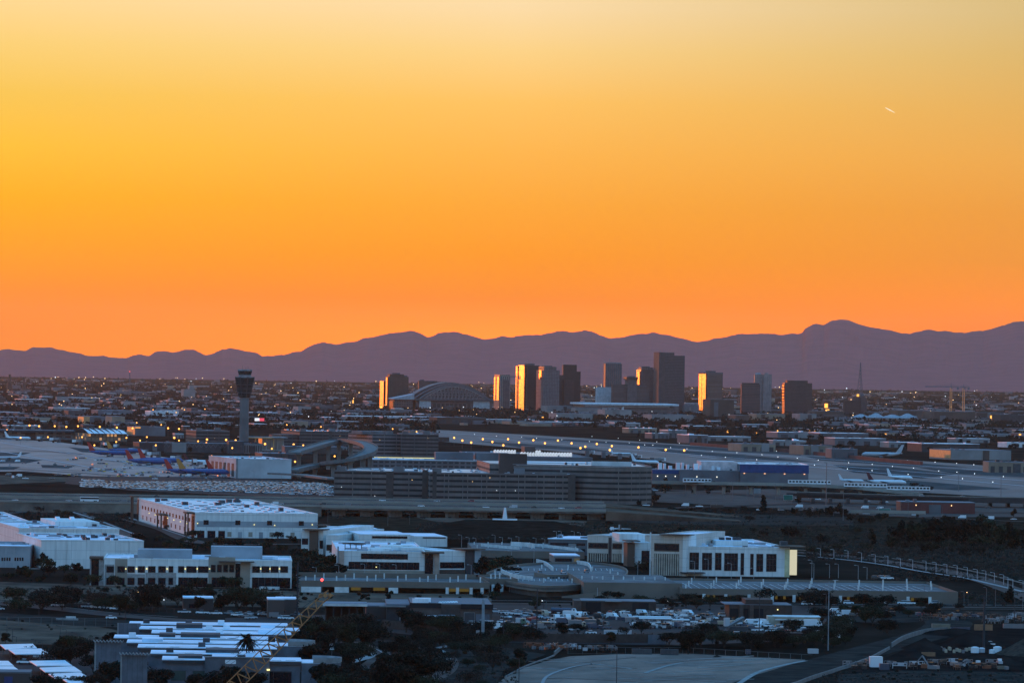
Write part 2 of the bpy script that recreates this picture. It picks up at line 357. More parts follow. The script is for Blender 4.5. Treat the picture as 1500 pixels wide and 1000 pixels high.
# ------------------------------------------------------------------ downtown towers, about 13.8 km off
DT = 13800.0
GLS = (.16, .12, .10); GLD = (.055, .045, .05)
roofd = mat('roof_dark', (.10, .10, .11), .9); rooff = mat('roof_grey', (.34, .35, .37), .8); white_wall = mat('white_wall', (.62, .62, .62), .7, scale=.05)
steel = mat('steel_grey', (.30, .31, .33), .5, metal=.4); rust = mat('rusty_steel', (.30, .15, .08), .7)
def tw(name, label, x0, x1, yt, wl, m, d=DT, th=15, yb=None, z0=0):
    b = Bld(name, label, 'tower', x0, x1, 600, yt, th, wl*d/F/sin(radians(th)), d=d); b.h = hz(x0, yt, d); b.walls(m); return b
def ant(b, u, v, z, h, r=.6): b.mesh('antenna', steel, MB().bar((u, v, z), (u, v, z+h), r, 4))
def downtown():
    # hotel with a lit glass edge beside the stadium
    b = tw('hotel_tower', 'stepped maroon hotel tower with glowing left edges beside the domed stadium', 568, 598, 551.5, 4, facade('f_hotel', (0.060, 0.027, 0.024), GLS, 3.4, 3.3, .35, .4))
    g = facade('f_hotel_glint', (.16, .10, .08), (.3, .13, .05), 3.4, 3.3, .12, .15, grough=.24, gmetal=.9, pane=1, dark=.3)  # sunset orange of the glint tinted into the hotel glass
    b.part('wing', g, (1, 24, b.dep+26, b.dep+66, 0, hz(560, 558, DT)))
    b.part('side_bay', g, (-1.4, -.05, 4, b.dep-10, 0, hz(568, 553, DT)))
    b.part('penthouse', facade('f_hotel_top', (0.050, 0.023, 0.021), GLS, 4, 4, .5, .5), (b.w*.1, b.w*.80, 6, 30, b.h+.02, hz(575, 548, DT)))
    b.part('crown', roofd, (b.w*.3, b.w*.62, 10, 26, hz(575, 548, DT)+.02, hz(575, 546, DT))); b.part('shoulder', roofd, (b.w*.8+.1, b.w-3, 4, 30, b.h+.02, b.h+3.5))
    # slim tower with lit left edge
    b = tw('apartment_tower', 'slim pale-panelled apartment tower with lit left edge just right of the stadium', 731, 747, 550.5, 8, facade('f_slim', (0.151, 0.086, 0.080), (.5, .42, .36), 5, 3.4, .55, .35, grough=.6, gmetal=0))
    for v0, v1 in ((3, 24), (38, b.dep-2)): b.part('glint_strip', facade('f_glint_glass', (.20, .15, .12), (.55, .23, .075), 6, 3.8, .07, .13, grough=.24, gmetal=.9, pane=1, dark=.3), (-.6, -.03, v0, v1, hz(728, 586, DT), hz(728, 552, DT)))  # strips added to carry the orange sunset glint
    b.part('panel', facade('f_slim_panel', (0.181, 0.111, 0.107), GLD, 6.5, 3.4, .2, .72), (b.w*.3, b.w*.93, -.6, -.02, 0, hz(740, 556, DT)))
    b.part('top_storey', facade('f_slim_top', (0.050, 0.032, 0.035), (.5, .42, .36), 5, 4, .2, .3), (.5, b.w-.5, 1, b.dep-1, b.h+.02, b.h+3.5))
    # the brightest glass tower
    gl = facade('f_glint_glass', (.20, .15, .12), (.55, .23, .075), 6, 3.8, .07, .13, grough=.24, gmetal=.9, pane=1, dark=.3)  # glass colour itself tinted with the orange of the glint
    b = tw('glass_tower', 'tall tower with its whole left glass side blazing orange, tallest of the left cluster', 771.5, 789, 535, 9, facade('f_glass_front', (0.060, 0.036, 0.038), GLD, 3.2, 3.5, .3, .35))
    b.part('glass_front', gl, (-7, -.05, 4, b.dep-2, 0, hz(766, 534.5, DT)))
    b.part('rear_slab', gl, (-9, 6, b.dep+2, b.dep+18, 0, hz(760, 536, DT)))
    b.part('penthouse', roofd, (2, b.w*.7, 10, 40, b.h+.02, b.h+5)); ant(b, 3, 12, b.h+5, 6); ant(b, 14, 16, b.h+5, 4)
    b.part('side_balcony_stack', facade('f_glass_side', (.10, .08, .08), (.45, .24, .1), 9, 7.6, .55, .3, grough=.25), (-1.5, -.02, 0, 3.9, 0, hz(771, 553, DT)))
    # residential grid tower
    b = tw('condominium_tower', 'grey gridded condominium tower with stepped top between two dark towers', 795, 819, 542, 10, facade('f_condo', (0.121, 0.071, 0.073), (.22, .2, .2), 4.2, 3.6, .38, .42, grough=.6, gmetal=0), d=DT-120)
    b.part('upper_block', facade('f_condo2', (0.101, 0.061, 0.062), (.2, .2, .2), 4.2, 3.6, .4, .45), (3, b.w*.82, 4, b.dep-10, b.h+.02, hz(805, 537, DT-120)))
    b.part('glint_bay', gl, (-2, -.03, 12, 34, hz(790, 555, DT), hz(790, 542, DT))); b.part('lift_house', roofd, (7, b.w*.6, 10, 40, hz(805, 537, DT-120)+.02, hz(805, 535.5, DT-120)))  # bay pane of glint-tinted glass, added for the small orange glint
    # dark tower
    b = tw('office_tower', 'plain dark office tower with a step on its right shoulder', 824, 844, 534, 1, facade('f_dark1', (0.038, 0.022, 0.022), GLD, 3, 3.7, .45, .5), d=DT)
    b.part('shoulder', facade('f_dark2', (0.043, 0.023, 0.024), GLD, 3, 3.7, .45, .5), (b.w+.02, b.U(850), 2, b.dep+30, 0, hz(847, 544, DT)))
    b.part('low_wing', facade('f_dark3', (0.060, 0.034, 0.035), GLD, 3.4, 3.7, .45, .5), (b.U(815), -.02, -6, 20, 0, hz(820, 549, DT)), (b.U(824), b.U(838), -14, -6.02, 0, hz(830, 556, DT)))
    ant(b, 1, 2, b.h, 5, .9); b.part('roof', roofd, (.5, b.w-.5, .5, b.dep-.5, b.h+.02, b.h+.4))
    # striped grey tower
    b = tw('bank_tower', 'grey tower with tall vertical stripes and a notched crown standing apart', 886, 910, 532.5, 2.5, facade('f_stripe', (0.151, 0.100, 0.100), (.10, .11, .13), 5.2, 3.9, .5, .02))
    for k in range(9): b.part('crown_fin', mat('fin_grey', (.26, .25, .26)), (k*b.w/9+.4, k*b.w/9+2.4, .4, 12, b.h+.02, b.h+4))
    b.part('roof', roofd, (1, b.w-1, 12.1, b.dep, b.h+.02, b.h+2)); ant(b, 12, 6, b.h+4, 9, .4)
    # white annex block beside it
    b = tw('white_block', 'low pale blank block at the foot of the vertically striped tower', 874, 896, 568, 2, mat('pale_block', (.46, .47, .48)), d=DT-250)
    b.part('parapet', mat('parapet_grey', (.38, .38, .4)), (-.2, b.w+.2, -.2, b.dep, b.h+.02, b.h+2.5)); b.part('side_wall', mat('parapet_grey', (.38, .38, .4)), (b.U(896)+.02, b.U(901), 4, 30, 0, b.h*.9))
    # brown hotel pair with a core
    m = facade('f_brown', (0.086, 0.043, 0.040), (.12, .11, .12), 30, 3.4, .03, .48)
    b = tw('twin_slab_hotel', 'brown banded slab hotel with a taller mushroom-topped core in its middle', 897, 950, 562.5, 2, m, d=DT-300)
    b.part('core', mat('core_brown', (.13, .1, .1)), (b.U(918), b.U(932), -3, 20, 0, hz(924, 556, DT))); b.part('core_top', facade('f_coretop', (0.060, 0.032, 0.031), GLD, 3, 3, .4, .4), (b.U(916.5), b.U(933), -5, 24, hz(924, 556, DT)+.02, hz(924, 552, DT)))
    b.part('roof_house', roofd, (b.U(921), b.U(930), 2, 18, hz(924, 552, DT)+.02, hz(924, 550.5, DT)))
    # stepped tower with lit left edge, left of the tallest
    b = tw('stepped_tower', 'stepped banded tower with glinting left corner close beside the tallest tower', 938, 961, 541, 6, facade('f_step', (0.121, 0.068, 0.066), (.3, .26, .25), 4.6, 3.7, .35, .4, grough=.25), d=DT+80)
    b.part('upper_block', facade('f_step2', (0.101, 0.057, 0.055), (.25, .22, .22), 4.6, 3.7, .4, .4), (2, b.w*.8, 3, b.dep-8, b.h+.02, hz(945, 538, DT))); b.part('crown', roofd, (6, b.w*.6, 6, 24, hz(945, 538, DT)+.02, hz(945, 536.5, DT)))
    b.part('glint_bay', gl, (-2, -.03, 6, 22, hz(940, 570, DT), hz(940, 544, DT))); ant(b, 2, 2, b.h, 8, .7)  # corner bay in the same glint-tinted glass
    # tallest
    m = facade('f_tall', (0.043, 0.030, 0.033), (.13, .13, .15), 1.6, 3.9, .35, .38)
    b = tw('tallest_tower', 'tallest tower of the skyline, dark with a lower right shoulder', 973, 1002, 520.5, 1, m, d=DT)
    b.part('stair_slab', facade('f_tall_slab', (0.080, 0.061, 0.062), (.05, .05, .055), 12, 3.9, .95, .8), (b.U(964), b.U(973)-.03, -2, 46, 0, hz(968, 515.8, DT)))
    b.part('upper_slab', facade('f_tall_up', (0.055, 0.038, 0.040), (.12, .12, .14), 1.6, 3.9, .35, .38), (0, b.U(987), 3, 44, b.h+.02, hz(980, 516.2, DT)))
    for u, h in ((-6, 5), (2, 8), (8, 4), (20, 3), (38, 5)): ant(b, u, 20, b.h+(8 if u < 25 else 0), h, .35)
    # glowing round-cornered tower to the right
    b = tw('lit_office_tower', 'banded brown tower with a broad glowing left face, right of the tallest tower', 1035, 1058, 547.5, 10, facade('f_band', (0.121, 0.057, 0.052), (.16, .13, .13), 40, 3.6, .02, .45, grough=.3))
    b.part('glass_side', facade('f_band_glass', (.30, .2, .14), (.55, .23, .075), 11, 3.6, .04, .12, grough=.24, gmetal=.9, pane=1, dark=.3), (-2.2, -.04, 4, b.dep*.55, 8, b.h), (-2.2, -.04, b.dep*.6, b.dep-3, 8, b.h))  # left face tinted orange for the sunset glint
    b.part('crown', mat('crown_brown', (.16, .12, .12)), (-2, b.w+.3, -.3, b.dep, b.h+.02, b.h+4)); b.part('roof_house', roofd, (8, 26, 10, 40, b.h+4.02, b.h+8)); ant(b, 20, 20, b.h+8, 6, .4)
    # dark striped
    b = tw('striped_tower', 'dark tower with pale horizontal bands in front of a cream tower', 1085.5, 1113, 562.5, 1, facade('f_hstripe', (0.136, 0.068, 0.066), (.06, .06, .07), 200, 3.8, .003, .52), d=DT-350)
    b.part('crown', facade('f_hcrown', (0.050, 0.029, 0.028), GLD, 3, 3, .5, .5), (2, b.w-2, 2, b.dep-2, b.h+.02, b.h+3.4))
    b = tw('cream_tower', 'cream tower with a rounded left crown behind the dark banded tower', 1105, 1117, 548, 1, facade('f_cream', (0.281, 0.208, 0.196), (.2, .18, .19), 4, 3.4, .45, .35), d=DT+150)
    b.part('right_slab', facade('f_cream2', (0.308, 0.231, 0.219), (.25, .22, .22), 6, 3.4, .6, .4), (b.w+.02, b.U(1129), -4, 22, 0, hz(1120, 548, DT)))
    b.mesh('crown', mat('crown_grey', (.3, .26, .26)), MB().cyl(b.w*.48, 8, b.w*.42, b.h+.02, b.h+4, 12, b.w*.25)); b.part('roof_house', mat('crown_grey', (.3, .26, .26)), (b.w+6, b.w+15, 2, 16, hz(1120, 548, DT)+.02, hz(1120, 546, DT)))
    # dark wide tower
    b = tw('wide_dark_tower', 'broad dark tower with a row of small lit windows down its left edge', 1149, 1189, 560.5, 3, facade('f_wide', (0.055, 0.030, 0.031), (.10, .09, .1), 3, 3.6, .4, .45, grough=.3))
    b.part('upper_block', facade('f_wide2', (0.050, 0.029, 0.029), (.1, .09, .1), 3, 3.6, .4, .45), (b.U(1153), b.U(1183), 3, b.dep, b.h+.02, hz(1160, 557, DT)))
    b.part('window_column', facade('f_wide_glint', (0.050, 0.025, 0.021), (.28, .12, .04), 30, 7.4, .02, .5, grough=.3, gmetal=.9), (-1.2, -.03, 2, b.dep-2, hz(1147, 586, DT), hz(1147, 563, DT)))  # orange glint tinted into the pane colour
    # blocks behind the stadium
    b = tw('courts_block', 'low grey block with narrow windows standing behind the stadium roof', 613, 640, 557.5, 1, facade('f_court', (0.121, 0.071, 0.069), GLD, 3.5, 3.8, .5, .4), d=DT+700)
    b.part('roof_house', roofd, (6, 16, 6, 16, b.h+.02, b.h+3)); b.part('terrace', facade('f_terr', (0.181, 0.111, 0.107), (.4, .34, .3), 7, 3.6, .5, .4), (b.w+.02, b.U(655), 4, 30, 0, hz(640, 559, DT+700)), (b.U(655)+.02, b.U(665), 10, 30, 0, hz(640, 560.5, DT+700)))
    # tower with round head and lattice mast at right
    b = tw('stepped_hotel', 'dark old stepped hotel carrying a tall lattice mast on its domed top', 1237, 1260, 586.5, 2, facade('f_oldhotel', (0.065, 0.036, 0.035), GLD, 3, 3.4, .5, .45), d=DT-200)
    b.part('central_block', facade('f_oldhotel2', (0.101, 0.061, 0.062), GLD, 3, 3.4, .5, .45), (b.w+.02, b.U(1269), -3, 30, 0, hz(1265, 583, DT)), (b.U(1254), b.U(1268), 4, 26, b.h+.02, hz(1262, 580, DT)))
    zt = hz(1264, 578.5, DT); uc = b.U(1262)
    b.mesh('dome', roofd, MB().cyl(uc, 14, 11, hz(1262, 581, DT), zt, 10).ball((uc, 14, zt), 11, 11, 6, 10, 4, 0.))
    mb = MB(); zm = hz(1262, 531, DT); z = zt+4; n = 9
    for k in range(n):
        r0, r1 = 8*(1-k/n)**1.3+.5, 8*(1-(k+1)/n)**1.3+.5; za, zb = z+(zm-z)*k/n, z+(zm-z)*(k+1)/n
        for i in range(3):
            a0, a1 = 2*pi*i/3+.4, 2*pi*(i+1)/3+.4
            mb.bar((uc+r0*cos(a0), 14+r0*sin(a0), za), (uc+r1*cos(a0), 14+r1*sin(a0), zb), .75, 3)
            mb.bar((uc+r0*cos(a0), 14+r0*sin(a0), za), (uc+r1*cos(a1), 14+r1*sin(a1), zb), .4, 3)
    b.mesh('lattice_mast', mat('mast_red', (.20, .14, .14)), mb)
    MB().box(b.U(1255), b.U(1258), 0, 3, zt-3, zt+3).build('lit_sign', glow('sign_gold', (1, .45, .06), 1.6), b.root)
    # convention hall with long pale roof
    b = Bld('convention_hall', 'long low hall with a flat pale overhanging roof at the foot of the towers', 'hall', 858, 994, 602, 590.5, 6, 260, d=DT-900)
    b.h = hz(858, 592.5, b.d); b.walls(facade('f_hall', (0.134, 0.110, 0.115), (.12, .12, .13), 14, 6, .7, .4), z1=b.h)
    b.mesh('roof', mat('hall_roof', (.62, .64, .66), .6), MB().prism([(-8, -10), (b.w*.93, -10), (b.w+6, 40), (b.w+6, b.dep), (-8, b.dep)], b.h+.02, b.h+4)); b.part('fascia', mat('hall_fascia', (.3, .3, .31)), (-2, b.w*.9, -4, -.02, b.h-5, b.h-.5))
    mb = MB().quad((0, 0, 0), (17, 0, 0), (16, 0, 22)).quad((16, 0, 22), (17, 0, 0), (20, 12, 0)).quad((0, 0, 0), (16, 0, 22), (20, 12, 0))
    o = mb.build('pointed_canopy', white_wall, None, at(903, DT-1200).to_tuple()); tag(o, 'small white pointed sail-like canopy in front of the long pale hall roof', 'canopy')
    # hospital tents
    for k, (x, wd) in enumerate(((1262, 24), (1284, 22), (1308, 30), (1330, 24))):
        p = at(x, DT-1500); mb = MB(); W = wd*p.y/F; hh = 14+3*(k % 2)
        mb.box(-W/2, W/2, 0, 40, 0, 6); mb.prism([(-W*.62, -4), (W*.62, -4), (W*.62, 44), (-W*.62, 44)], 6.05, hh, [(-W*.08, 16), (W*.08, 16), (W*.08, 24), (-W*.08, 24)])
        o = mb.build('market_shed', mat('shed_roof', (.30, .32, .34), .7), None, p); tag(o, ['leftmost pale hip-roofed shed', 'second pale hip-roofed shed', 'widest pale hip-roofed shed', 'rightmost pale hip-roofed shed'][k]+' in the row below the mast hotel', 'shed', 'pale hip-roofed sheds')
    # tower cranes
    def crane(label, x, yt, yb, jl, jr, d, sun=1):
        t = thing('tower_crane', label, 'crane', at(x, d).to_tuple(), 0, 'tower cranes on the skyline')
        zt = hz(x, yt, d); m = mat('crane_sunlit_tint', (.9, .40, .2), .35, metal=.8); r = 2.0  # orange sunlight on the mast put into its metal colour
        mb = MB()
        for sx in (-1, 1):
            for sy in (-1, 1): mb.bar((sx*r, sy*r, 0), (sx*r, sy*r, zt), 0.8, 4)
        k = 0; z = 0
        while z < zt-4:
            s_ = 1 if k % 2 else -1
            mb.bar((-r*s_, -r, z), (r*s_, -r, z+4), .25, 3).bar((-r, r*s_, z), (-r, -r*s_, z+4), .25, 3); z += 4; k += 1
        mb.build('mast', m, t)
        dm = mat('crane_grey', (.16, .15, .16), .6); L = jl*d/F; R = jr*d/F; mb = MB(); n = max(3, int((L+R)/6))
        for i in range(n):
            a, c = -L+(L+R)*i/n, -L+(L+R)*(i+1)/n
            mb.bar((a, 0, zt+1), (c, 0, zt+1), .6, 3).bar((a, 0, zt+3), (c, 0, zt+3), .5, 3).bar((a, 0, zt+1), ((a+c)/2, 0, zt+3), .18, 3).bar(((a+c)/2, 0, zt+3), (c, 0, zt+1), .18, 3)
        mb.build('jib', dm, t); MB().bar((0, 0, zt), (0, 0, zt+9), .6, 4).bar((0, 0, zt+9), (-L*.75, 0, zt+3), .15, 3).bar((0, 0, zt+9), (R*.8, 0, zt+3), .15, 3).build('apex', dm, t)
        MB().box(R-6, R-1, -1.5, 1.5, zt-4, zt).build('counterweight', dm, t); MB().box(1, 3.5, -2.6, -1, zt-3, zt).build('cab', dm, t)
    crane('long-jibbed tower crane, the left one of two cranes at far right', 1392.5, 567.5, 600, 38, 12, DT-600)
    crane('short-jibbed tower crane with sunlit mast, the right one at far right', 1411, 568, 600, 6, 9, DT-700)
    crane('slender tower crane between the slim lit tower and the blazing tower', 757.5, 553, 598, 13, 5, DT-250)
    # stadium
    d = 13450
    b = Bld('stadium', 'big arched-roof stadium at the left end of the skyline', 'stadium', 609, 721, 603, 583, 6, 190, d=d)
    zb, b.h = 0, hz(609, 585, d); wm = mat('stadium_brick', (.11, .095, .1), .85); U = b.U
    b.walls(wm); Zs = lambda x, y: hz(x, y, d)
    arc = lambda k, u0, u1, z0, z1, n=20: [(u0+(u1-u0)*i/n, z0+(z1-z0)*(sin(pi*i/n)**.86)) for i in range(n+1)]
    for k in range(3):                                   # three stacked roof shells
        pts = arc(0, U(601+k*5), U(723-k*2), b.h+1-k*1.6, Zs(655, 560+k*2.2)); mb = MB(); y0, y1 = 66-k*33, 190-k*40
        for (a, z), (c, e) in zip(pts, pts[1:]): mb.quad((a, y0, z), (c, y0, e), (c, y1, e), (a, y1, z)).quad((a, y0, z-3.5), (c, y0, e-3.5), (c, y0, e), (a, y0, z)).quad((a, y0, z-3.5), (a, y1, z-3.5), (c, y1, e-3.5), (c, y0, e-3.5))
        b.mesh('roof_shell', mat('stadium_roof', (.11, .10, .105), .6), mb)
    mb = MB(); pts = arc(0, U(620), U(712), b.h+1, Zs(655, 566.5), 18)
    for (a, z), (c, e) in zip(pts, pts[1:]): mb.bar((a, -1, z), (c, -1, e), 1.1, 4).bar((a, -1, b.h), (a, -1, z), .5, 3).bar((a, -1, b.h+.5), (c, -1, e), .5, 3)
    b.mesh('roof_truss', mat('truss_pale', (.24, .22, .22)), mb)
    b.mesh('gable_wall', facade('f_gable', (0.151, 0.104, 0.104), GLD, 9, 7, .5, .4), MB().quad(*([(a, .5, z) for a, z in pts]+[(U(712), .5, b.h), (U(620), .5, b.h)][::1])))
    b.part('fascia', mat('stadium_fascia', (.09, .085, .09)), (U(605), U(722), -6, -.03, b.h-2, b.h+2.5))
    for a, c in ((614, 631), (693, 717)): b.part('screen_panel', mat('panel_pale', (.40, .40, .41)), (U(a), U(c), -3, -.04, Zs(a, 598), Zs(a, 586.5)))
    for k in range(9): b.win(mat('window_dark', (.03, .03, .035), .3), U(634+k*6.3), U(638.5+k*6.3), Zs(640, 596.5), Zs(640, 590.5), out=.6)
    b.mesh('left_wing', facade('f_wing', (0.110, 0.071, 0.069), GLD, 6, 7, .4, .5), MB().prism([(U(577), -10), (U(604), -10), (U(604), 120), (U(577), 120)], 0, [Zs(577, 584.5), Zs(604, 579), Zs(604, 579), Zs(577, 584.5)]))
    b.mesh('wing_roof', rooff, MB().prism([(U(574), -14), (U(606), -14), (U(606), 124), (U(574), 124)], Zs(577, 585)+1, [Zs(577, 583.5), Zs(606, 577), Zs(606, 577), Zs(577, 583.5)]))
    b.part('wing_edge', gl, (U(575), U(577)-.05, -9, 100, 0, Zs(577, 587)))  # sunlit wing edge painted as a strip of glint-tinted glass
downtown()
# ------------------------------------------------------------------ kit: labels, trees, cars, lamps, planes
LM = [(357, 600, 'the control tower'), (647, 590, 'the arched stadium'), (770, 570, 'the blazing glass tower'), (983, 560, 'the tallest tower'), (925, 597, 'the flat-roofed hall'), (1040, 575, 'the glowing banded tower'), (1100, 585, 'the dark banded tower'),
 (1168, 585, 'the broad dark tower'), (1264, 575, 'the mast hotel'), (1400, 585, 'the tower cranes'), (374, 683, 'the pale cargo shed'), (510, 660, 'the looping viaduct'), (655, 708, 'the big parking garage'), (862, 703, 'the curved garage'),
 (1070, 690, 'the blue-topped hangar'), (1300, 695, 'the parked jetliners'), (680, 745, 'the freeway bridge'), (335, 765, 'the long white warehouse'), (100, 800, 'the white factory sheds'), (280, 830, 'the stone-trimmed office'), (565, 805, 'the terraced office'),
 (600, 853, 'the left parking deck'), (1060, 810, 'the tall-windowed office'), (905, 805, 'the banded office'), (1130, 860, 'the long parking deck'), (790, 835, 'the curved parking deck'), (300, 950, 'the stepped-roof office'), (160, 960, 'the finned walls'), (50, 970, 'the carports'),
 (650, 890, 'the brown workshop'), (810, 905, 'the truck yard'), (1000, 910, 'the scrap yard'), (1165, 910, 'the cream cabin'), (950, 985, 'the dirt lot'), (1285, 968, 'the white container'), (1420, 945, 'the soil heaps'), (1420, 785, 'the dark riverside wood'),
 (1370, 835, 'the curving lamp-lit road'), (740, 752, 'the white winged monument'), (550, 965, 'the winding road'), (100, 665, 'the airport apron'), (1120, 655, 'the runway'), (415, 930, 'the lattice boom'), (60, 915, 'the left dirt field')]
TH_OLD = ['', 'second', 'third', 'fourth', 'fifth', 'sixth', 'seventh', 'eighth', 'ninth', 'tenth', 'eleventh', 'twelfth']
AUTO = []
def auto(o, desc): AUTO.append((o, desc)); return o
def finish_labels():
    groups = {}
    for o, desc in AUTO:
        x, y = px(o.location)
        l = min(LM, key=lambda q: (q[0]-x)**2+((q[1]-y)*1.6)**2); dx, dy = x-l[0], y-l[1]
        rel = ('left of' if dx < 0 else 'right of') if abs(dx) > 1.6*abs(dy) else ('in front of' if dy > 0 else 'behind')
        groups.setdefault((desc, rel, l[2]), []).append((x, y, o))
    for (desc, rel, lm), v in groups.items():
        v.sort(key=lambda q: q[0]); n = len(v)
        for i, (x, y, o) in enumerate(v):
            if n == 1: s = ''
            elif n == 2: s = ', the left one' if i == 0 else ', the right one'
            elif i == 0: s = ', the leftmost'
            elif i == n-1: s = ', the rightmost'
            elif i < 12 and (i <= n/2 or n-1-i > 11): s = ', %s from left' % TH_OLD[i]
            elif n-1-i < 12: s = ', %s from right' % TH_OLD[n-1-i]
            else: s = ', %dth from left' % (i+1)
            o['label'] = '%s %s %s%s' % (desc, rel, lm, s)
leafm = {}
def leaf(k):
    c = {'olive': (.024, .034, .016), 'dark': (.008, .014, .009), 'grey': (.03, .035, .022), 'bare': (.036, .031, .024), 'rust': (.05, .032, .02)}[k]
    return mat('leaves_'+k, c, .75, col2=tuple(q*.45 for q in c), scale=.45, rnd=.25, spec=.15)
bark = mat('bark', (.035, .03, .027), .9, spec=.1)
def leafcloud(rng, mb, clumps, n, size):
    tot = sum(c[3]*c[3] for c in clumps)
    for cx, cy, cz, r, fl in clumps:
        for _ in range(max(4, int(n*r*r/tot))):
            while True:
                v = Vector((rng.uniform(-1, 1), rng.uniform(-1, 1), rng.uniform(-1, 1)))
                if .25 < v.length < 1: break
            v *= v.length**-.45 if rng.random() < .75 else rng.uniform(1, 1.45)
            p = Vector((cx+v.x*r, cy+v.y*r, cz+v.z*r*fl)); s = size*rng.uniform(.55, 1.3)
            a = Vector((rng.gauss(0, 1), rng.gauss(0, 1), rng.gauss(0, 1))).normalized(); b = a.orthogonal().normalized(); c = a.cross(b)
            k = rng.uniform(.45, .9)
            mb.quad(p-b*s-c*s*k*.3, p+c*s*k-b*s*.1, p+b*s, p-c*s*k+b*s*.15)
def tree_proto(name, kind, h, w, lod, lm, seed):
    rng = random.Random(seed); t = thing(name, 'x', 'tree', (0, -300, -500)); cl = []; tm = MB()
    n = {2: 2600, 1: 700, 0: 180}[lod]*(.6 if kind == 'bare' else 1); size = {2: .30, 1: .56, 0: .95}[lod]*(h/8)**.5*(.8 if kind == 'bare' else 1)
    if kind in ('spread', 'bare'):                                # low wide desert tree on forked limbs
        hb = h*.28; k = 9 if lod else 5
        tm.bar((0, 0, -.3), (0, 0, hb*.55), .055*h*.55, 6, .04*h*.5)
        for i in range(k):
            a = 2*pi*i/k+rng.uniform(-.3, .3); r = w*.5*rng.uniform(.4, .8); z = h*rng.uniform(.48, .82); q = (r*cos(a), r*sin(a), z)
            m = (q[0]*.45, q[1]*.45, hb+(z-hb)*.35); tm.bar((0, 0, hb*.45), m, .026*h*.5, 5, .02*h*.5).bar(m, q, .018*h*.5, 4, .006*h)
            if lod == 2:
                for _ in range(3):
                    e = (q[0]+rng.uniform(-.2, .2)*w, q[1]+rng.uniform(-.2, .2)*w, z+rng.uniform(0, .18)*h); tm.bar(m if rng.random() < .4 else q, e, .006*h, 3, .002*h)
            cl.append((*q, w*rng.uniform(.16, .25), .62))
        for _ in range(8): a = rng.uniform(0, 6.28); r = w*rng.uniform(.3, .52); cl.append((r*cos(a), r*sin(a), h*rng.uniform(.45, .95), w*rng.uniform(.05, .1), .7))
        for _ in range(5): cl.append((rng.uniform(-.2, .2)*w, rng.uniform(-.2, .2)*w, h*rng.uniform(.66, .86), w*rng.uniform(.14, .22), .6))
    elif kind == 'round':
        tm.bar((0, 0, -.3), (0, 0, h*.5), .03*h, 6, .016*h)
        for i in range(11):
            a = rng.uniform(0, 2*pi); z = h*rng.uniform(.32, .88); r = w*.5*rng.uniform(.2, .68)*(1.15-abs(z/h-.55)); q = (r*cos(a), r*sin(a), z)
            tm.bar((0, 0, h*.3), q, .011*h, 4, .004*h); cl.append((*q, w*rng.uniform(.13, .24), .85)); a += rng.uniform(-.6, .6); cl.append((q[0]*1.35+rng.uniform(-.5, .5), q[1]*1.35, z+h*rng.uniform(-.05, .14), w*rng.uniform(.05, .1), .9))
    elif kind == 'tall':
        tm.bar((0, 0, -.3), (0, 0, h*.8), .022*h, 6, .008*h)
        for i in range(15):
            a = rng.uniform(0, 2*pi); z = h*rng.uniform(.2, .93); r = w*.42*rng.uniform(.1, .9)*(1.1-z/h*.6); q = (r*cos(a), r*sin(a), z)
            tm.bar((0, 0, z*.75), q, .008*h, 4, .003*h); cl.append((*q, w*rng.uniform(.15, .24), 1.25))
    elif kind == 'shrub':
        for i in range(6):
            a = rng.uniform(0, 2*pi); r = w*.3*rng.uniform(0, 1); q = (r*cos(a), r*sin(a), h*rng.uniform(.3, .6)); tm.bar((0, 0, -.1), q, .03*h, 3, .01*h); cl.append((*q, w*rng.uniform(.2, .3), .8*h/w*1.6))
    elif kind == 'palm':
        tm.bar((0, 0, -.3), (.15, 0, h*.93), .28, 7, .2); mb = MB()
        for i in range(85):
            a = rng.uniform(0, 2*pi); up = rng.uniform(-.75, 1.0); L = w*.5*rng.uniform(.8, 1.1); p0 = Vector((.15, 0, h*.93)); pr = p0; d = Vector((cos(a), sin(a), 0)); sd = Vector((-sin(a), cos(a), 0))
            for s in range(1, 4):
                f = s/3; q = p0+d*L*f*cos(up*.9)+Vector((0, 0, L*f*sin(up)-L*.42*f*f)); wd = .6*(1-f*.75)
                mb.quad(pr-sd*.6*(1-(f-.333)*.75), pr+sd*.6*(1-(f-.333)*.75), q+sd*wd, q-sd*wd); pr = q
        mb.build('crown', lm, t); tm.build('trunk', bark, t); return t
    mb = MB(); leafcloud(rng, mb, cl, n, size); mb.build('crown', lm, t); tm.build('trunk' if kind != 'shrub' else 'stem', bark, t)
    return t
PROTO = {}
def proto(kind, lod, lk, var):
    k = (kind, lod, lk, var)
    if k not in PROTO:
        hw = {'spread': (7, 10), 'bare': (6, 8), 'round': (7.5, 7), 'tall': (15, 8), 'shrub': (1.8, 2.6), 'palm': (17, 10)}[kind]
        nm = {'spread': 'mesquite_tree', 'bare': 'bare_tree', 'round': 'round_tree', 'tall': 'tall_tree', 'shrub': 'shrub', 'palm': 'palm_tree'}[kind]
        PROTO[k] = tree_proto(nm, kind, hw[0], hw[1], lod, leaf(lk), hash((len(kind), lod, len(lk), var)) % 9999)
    return PROTO[k]
TDESC = {'spread': 'spreading desert tree', 'bare': 'thin half-bare tree', 'round': 'round bushy tree', 'tall': 'tall shaggy tree', 'shrub': 'low shrub', 'palm': 'fan palm'}
USED = set()
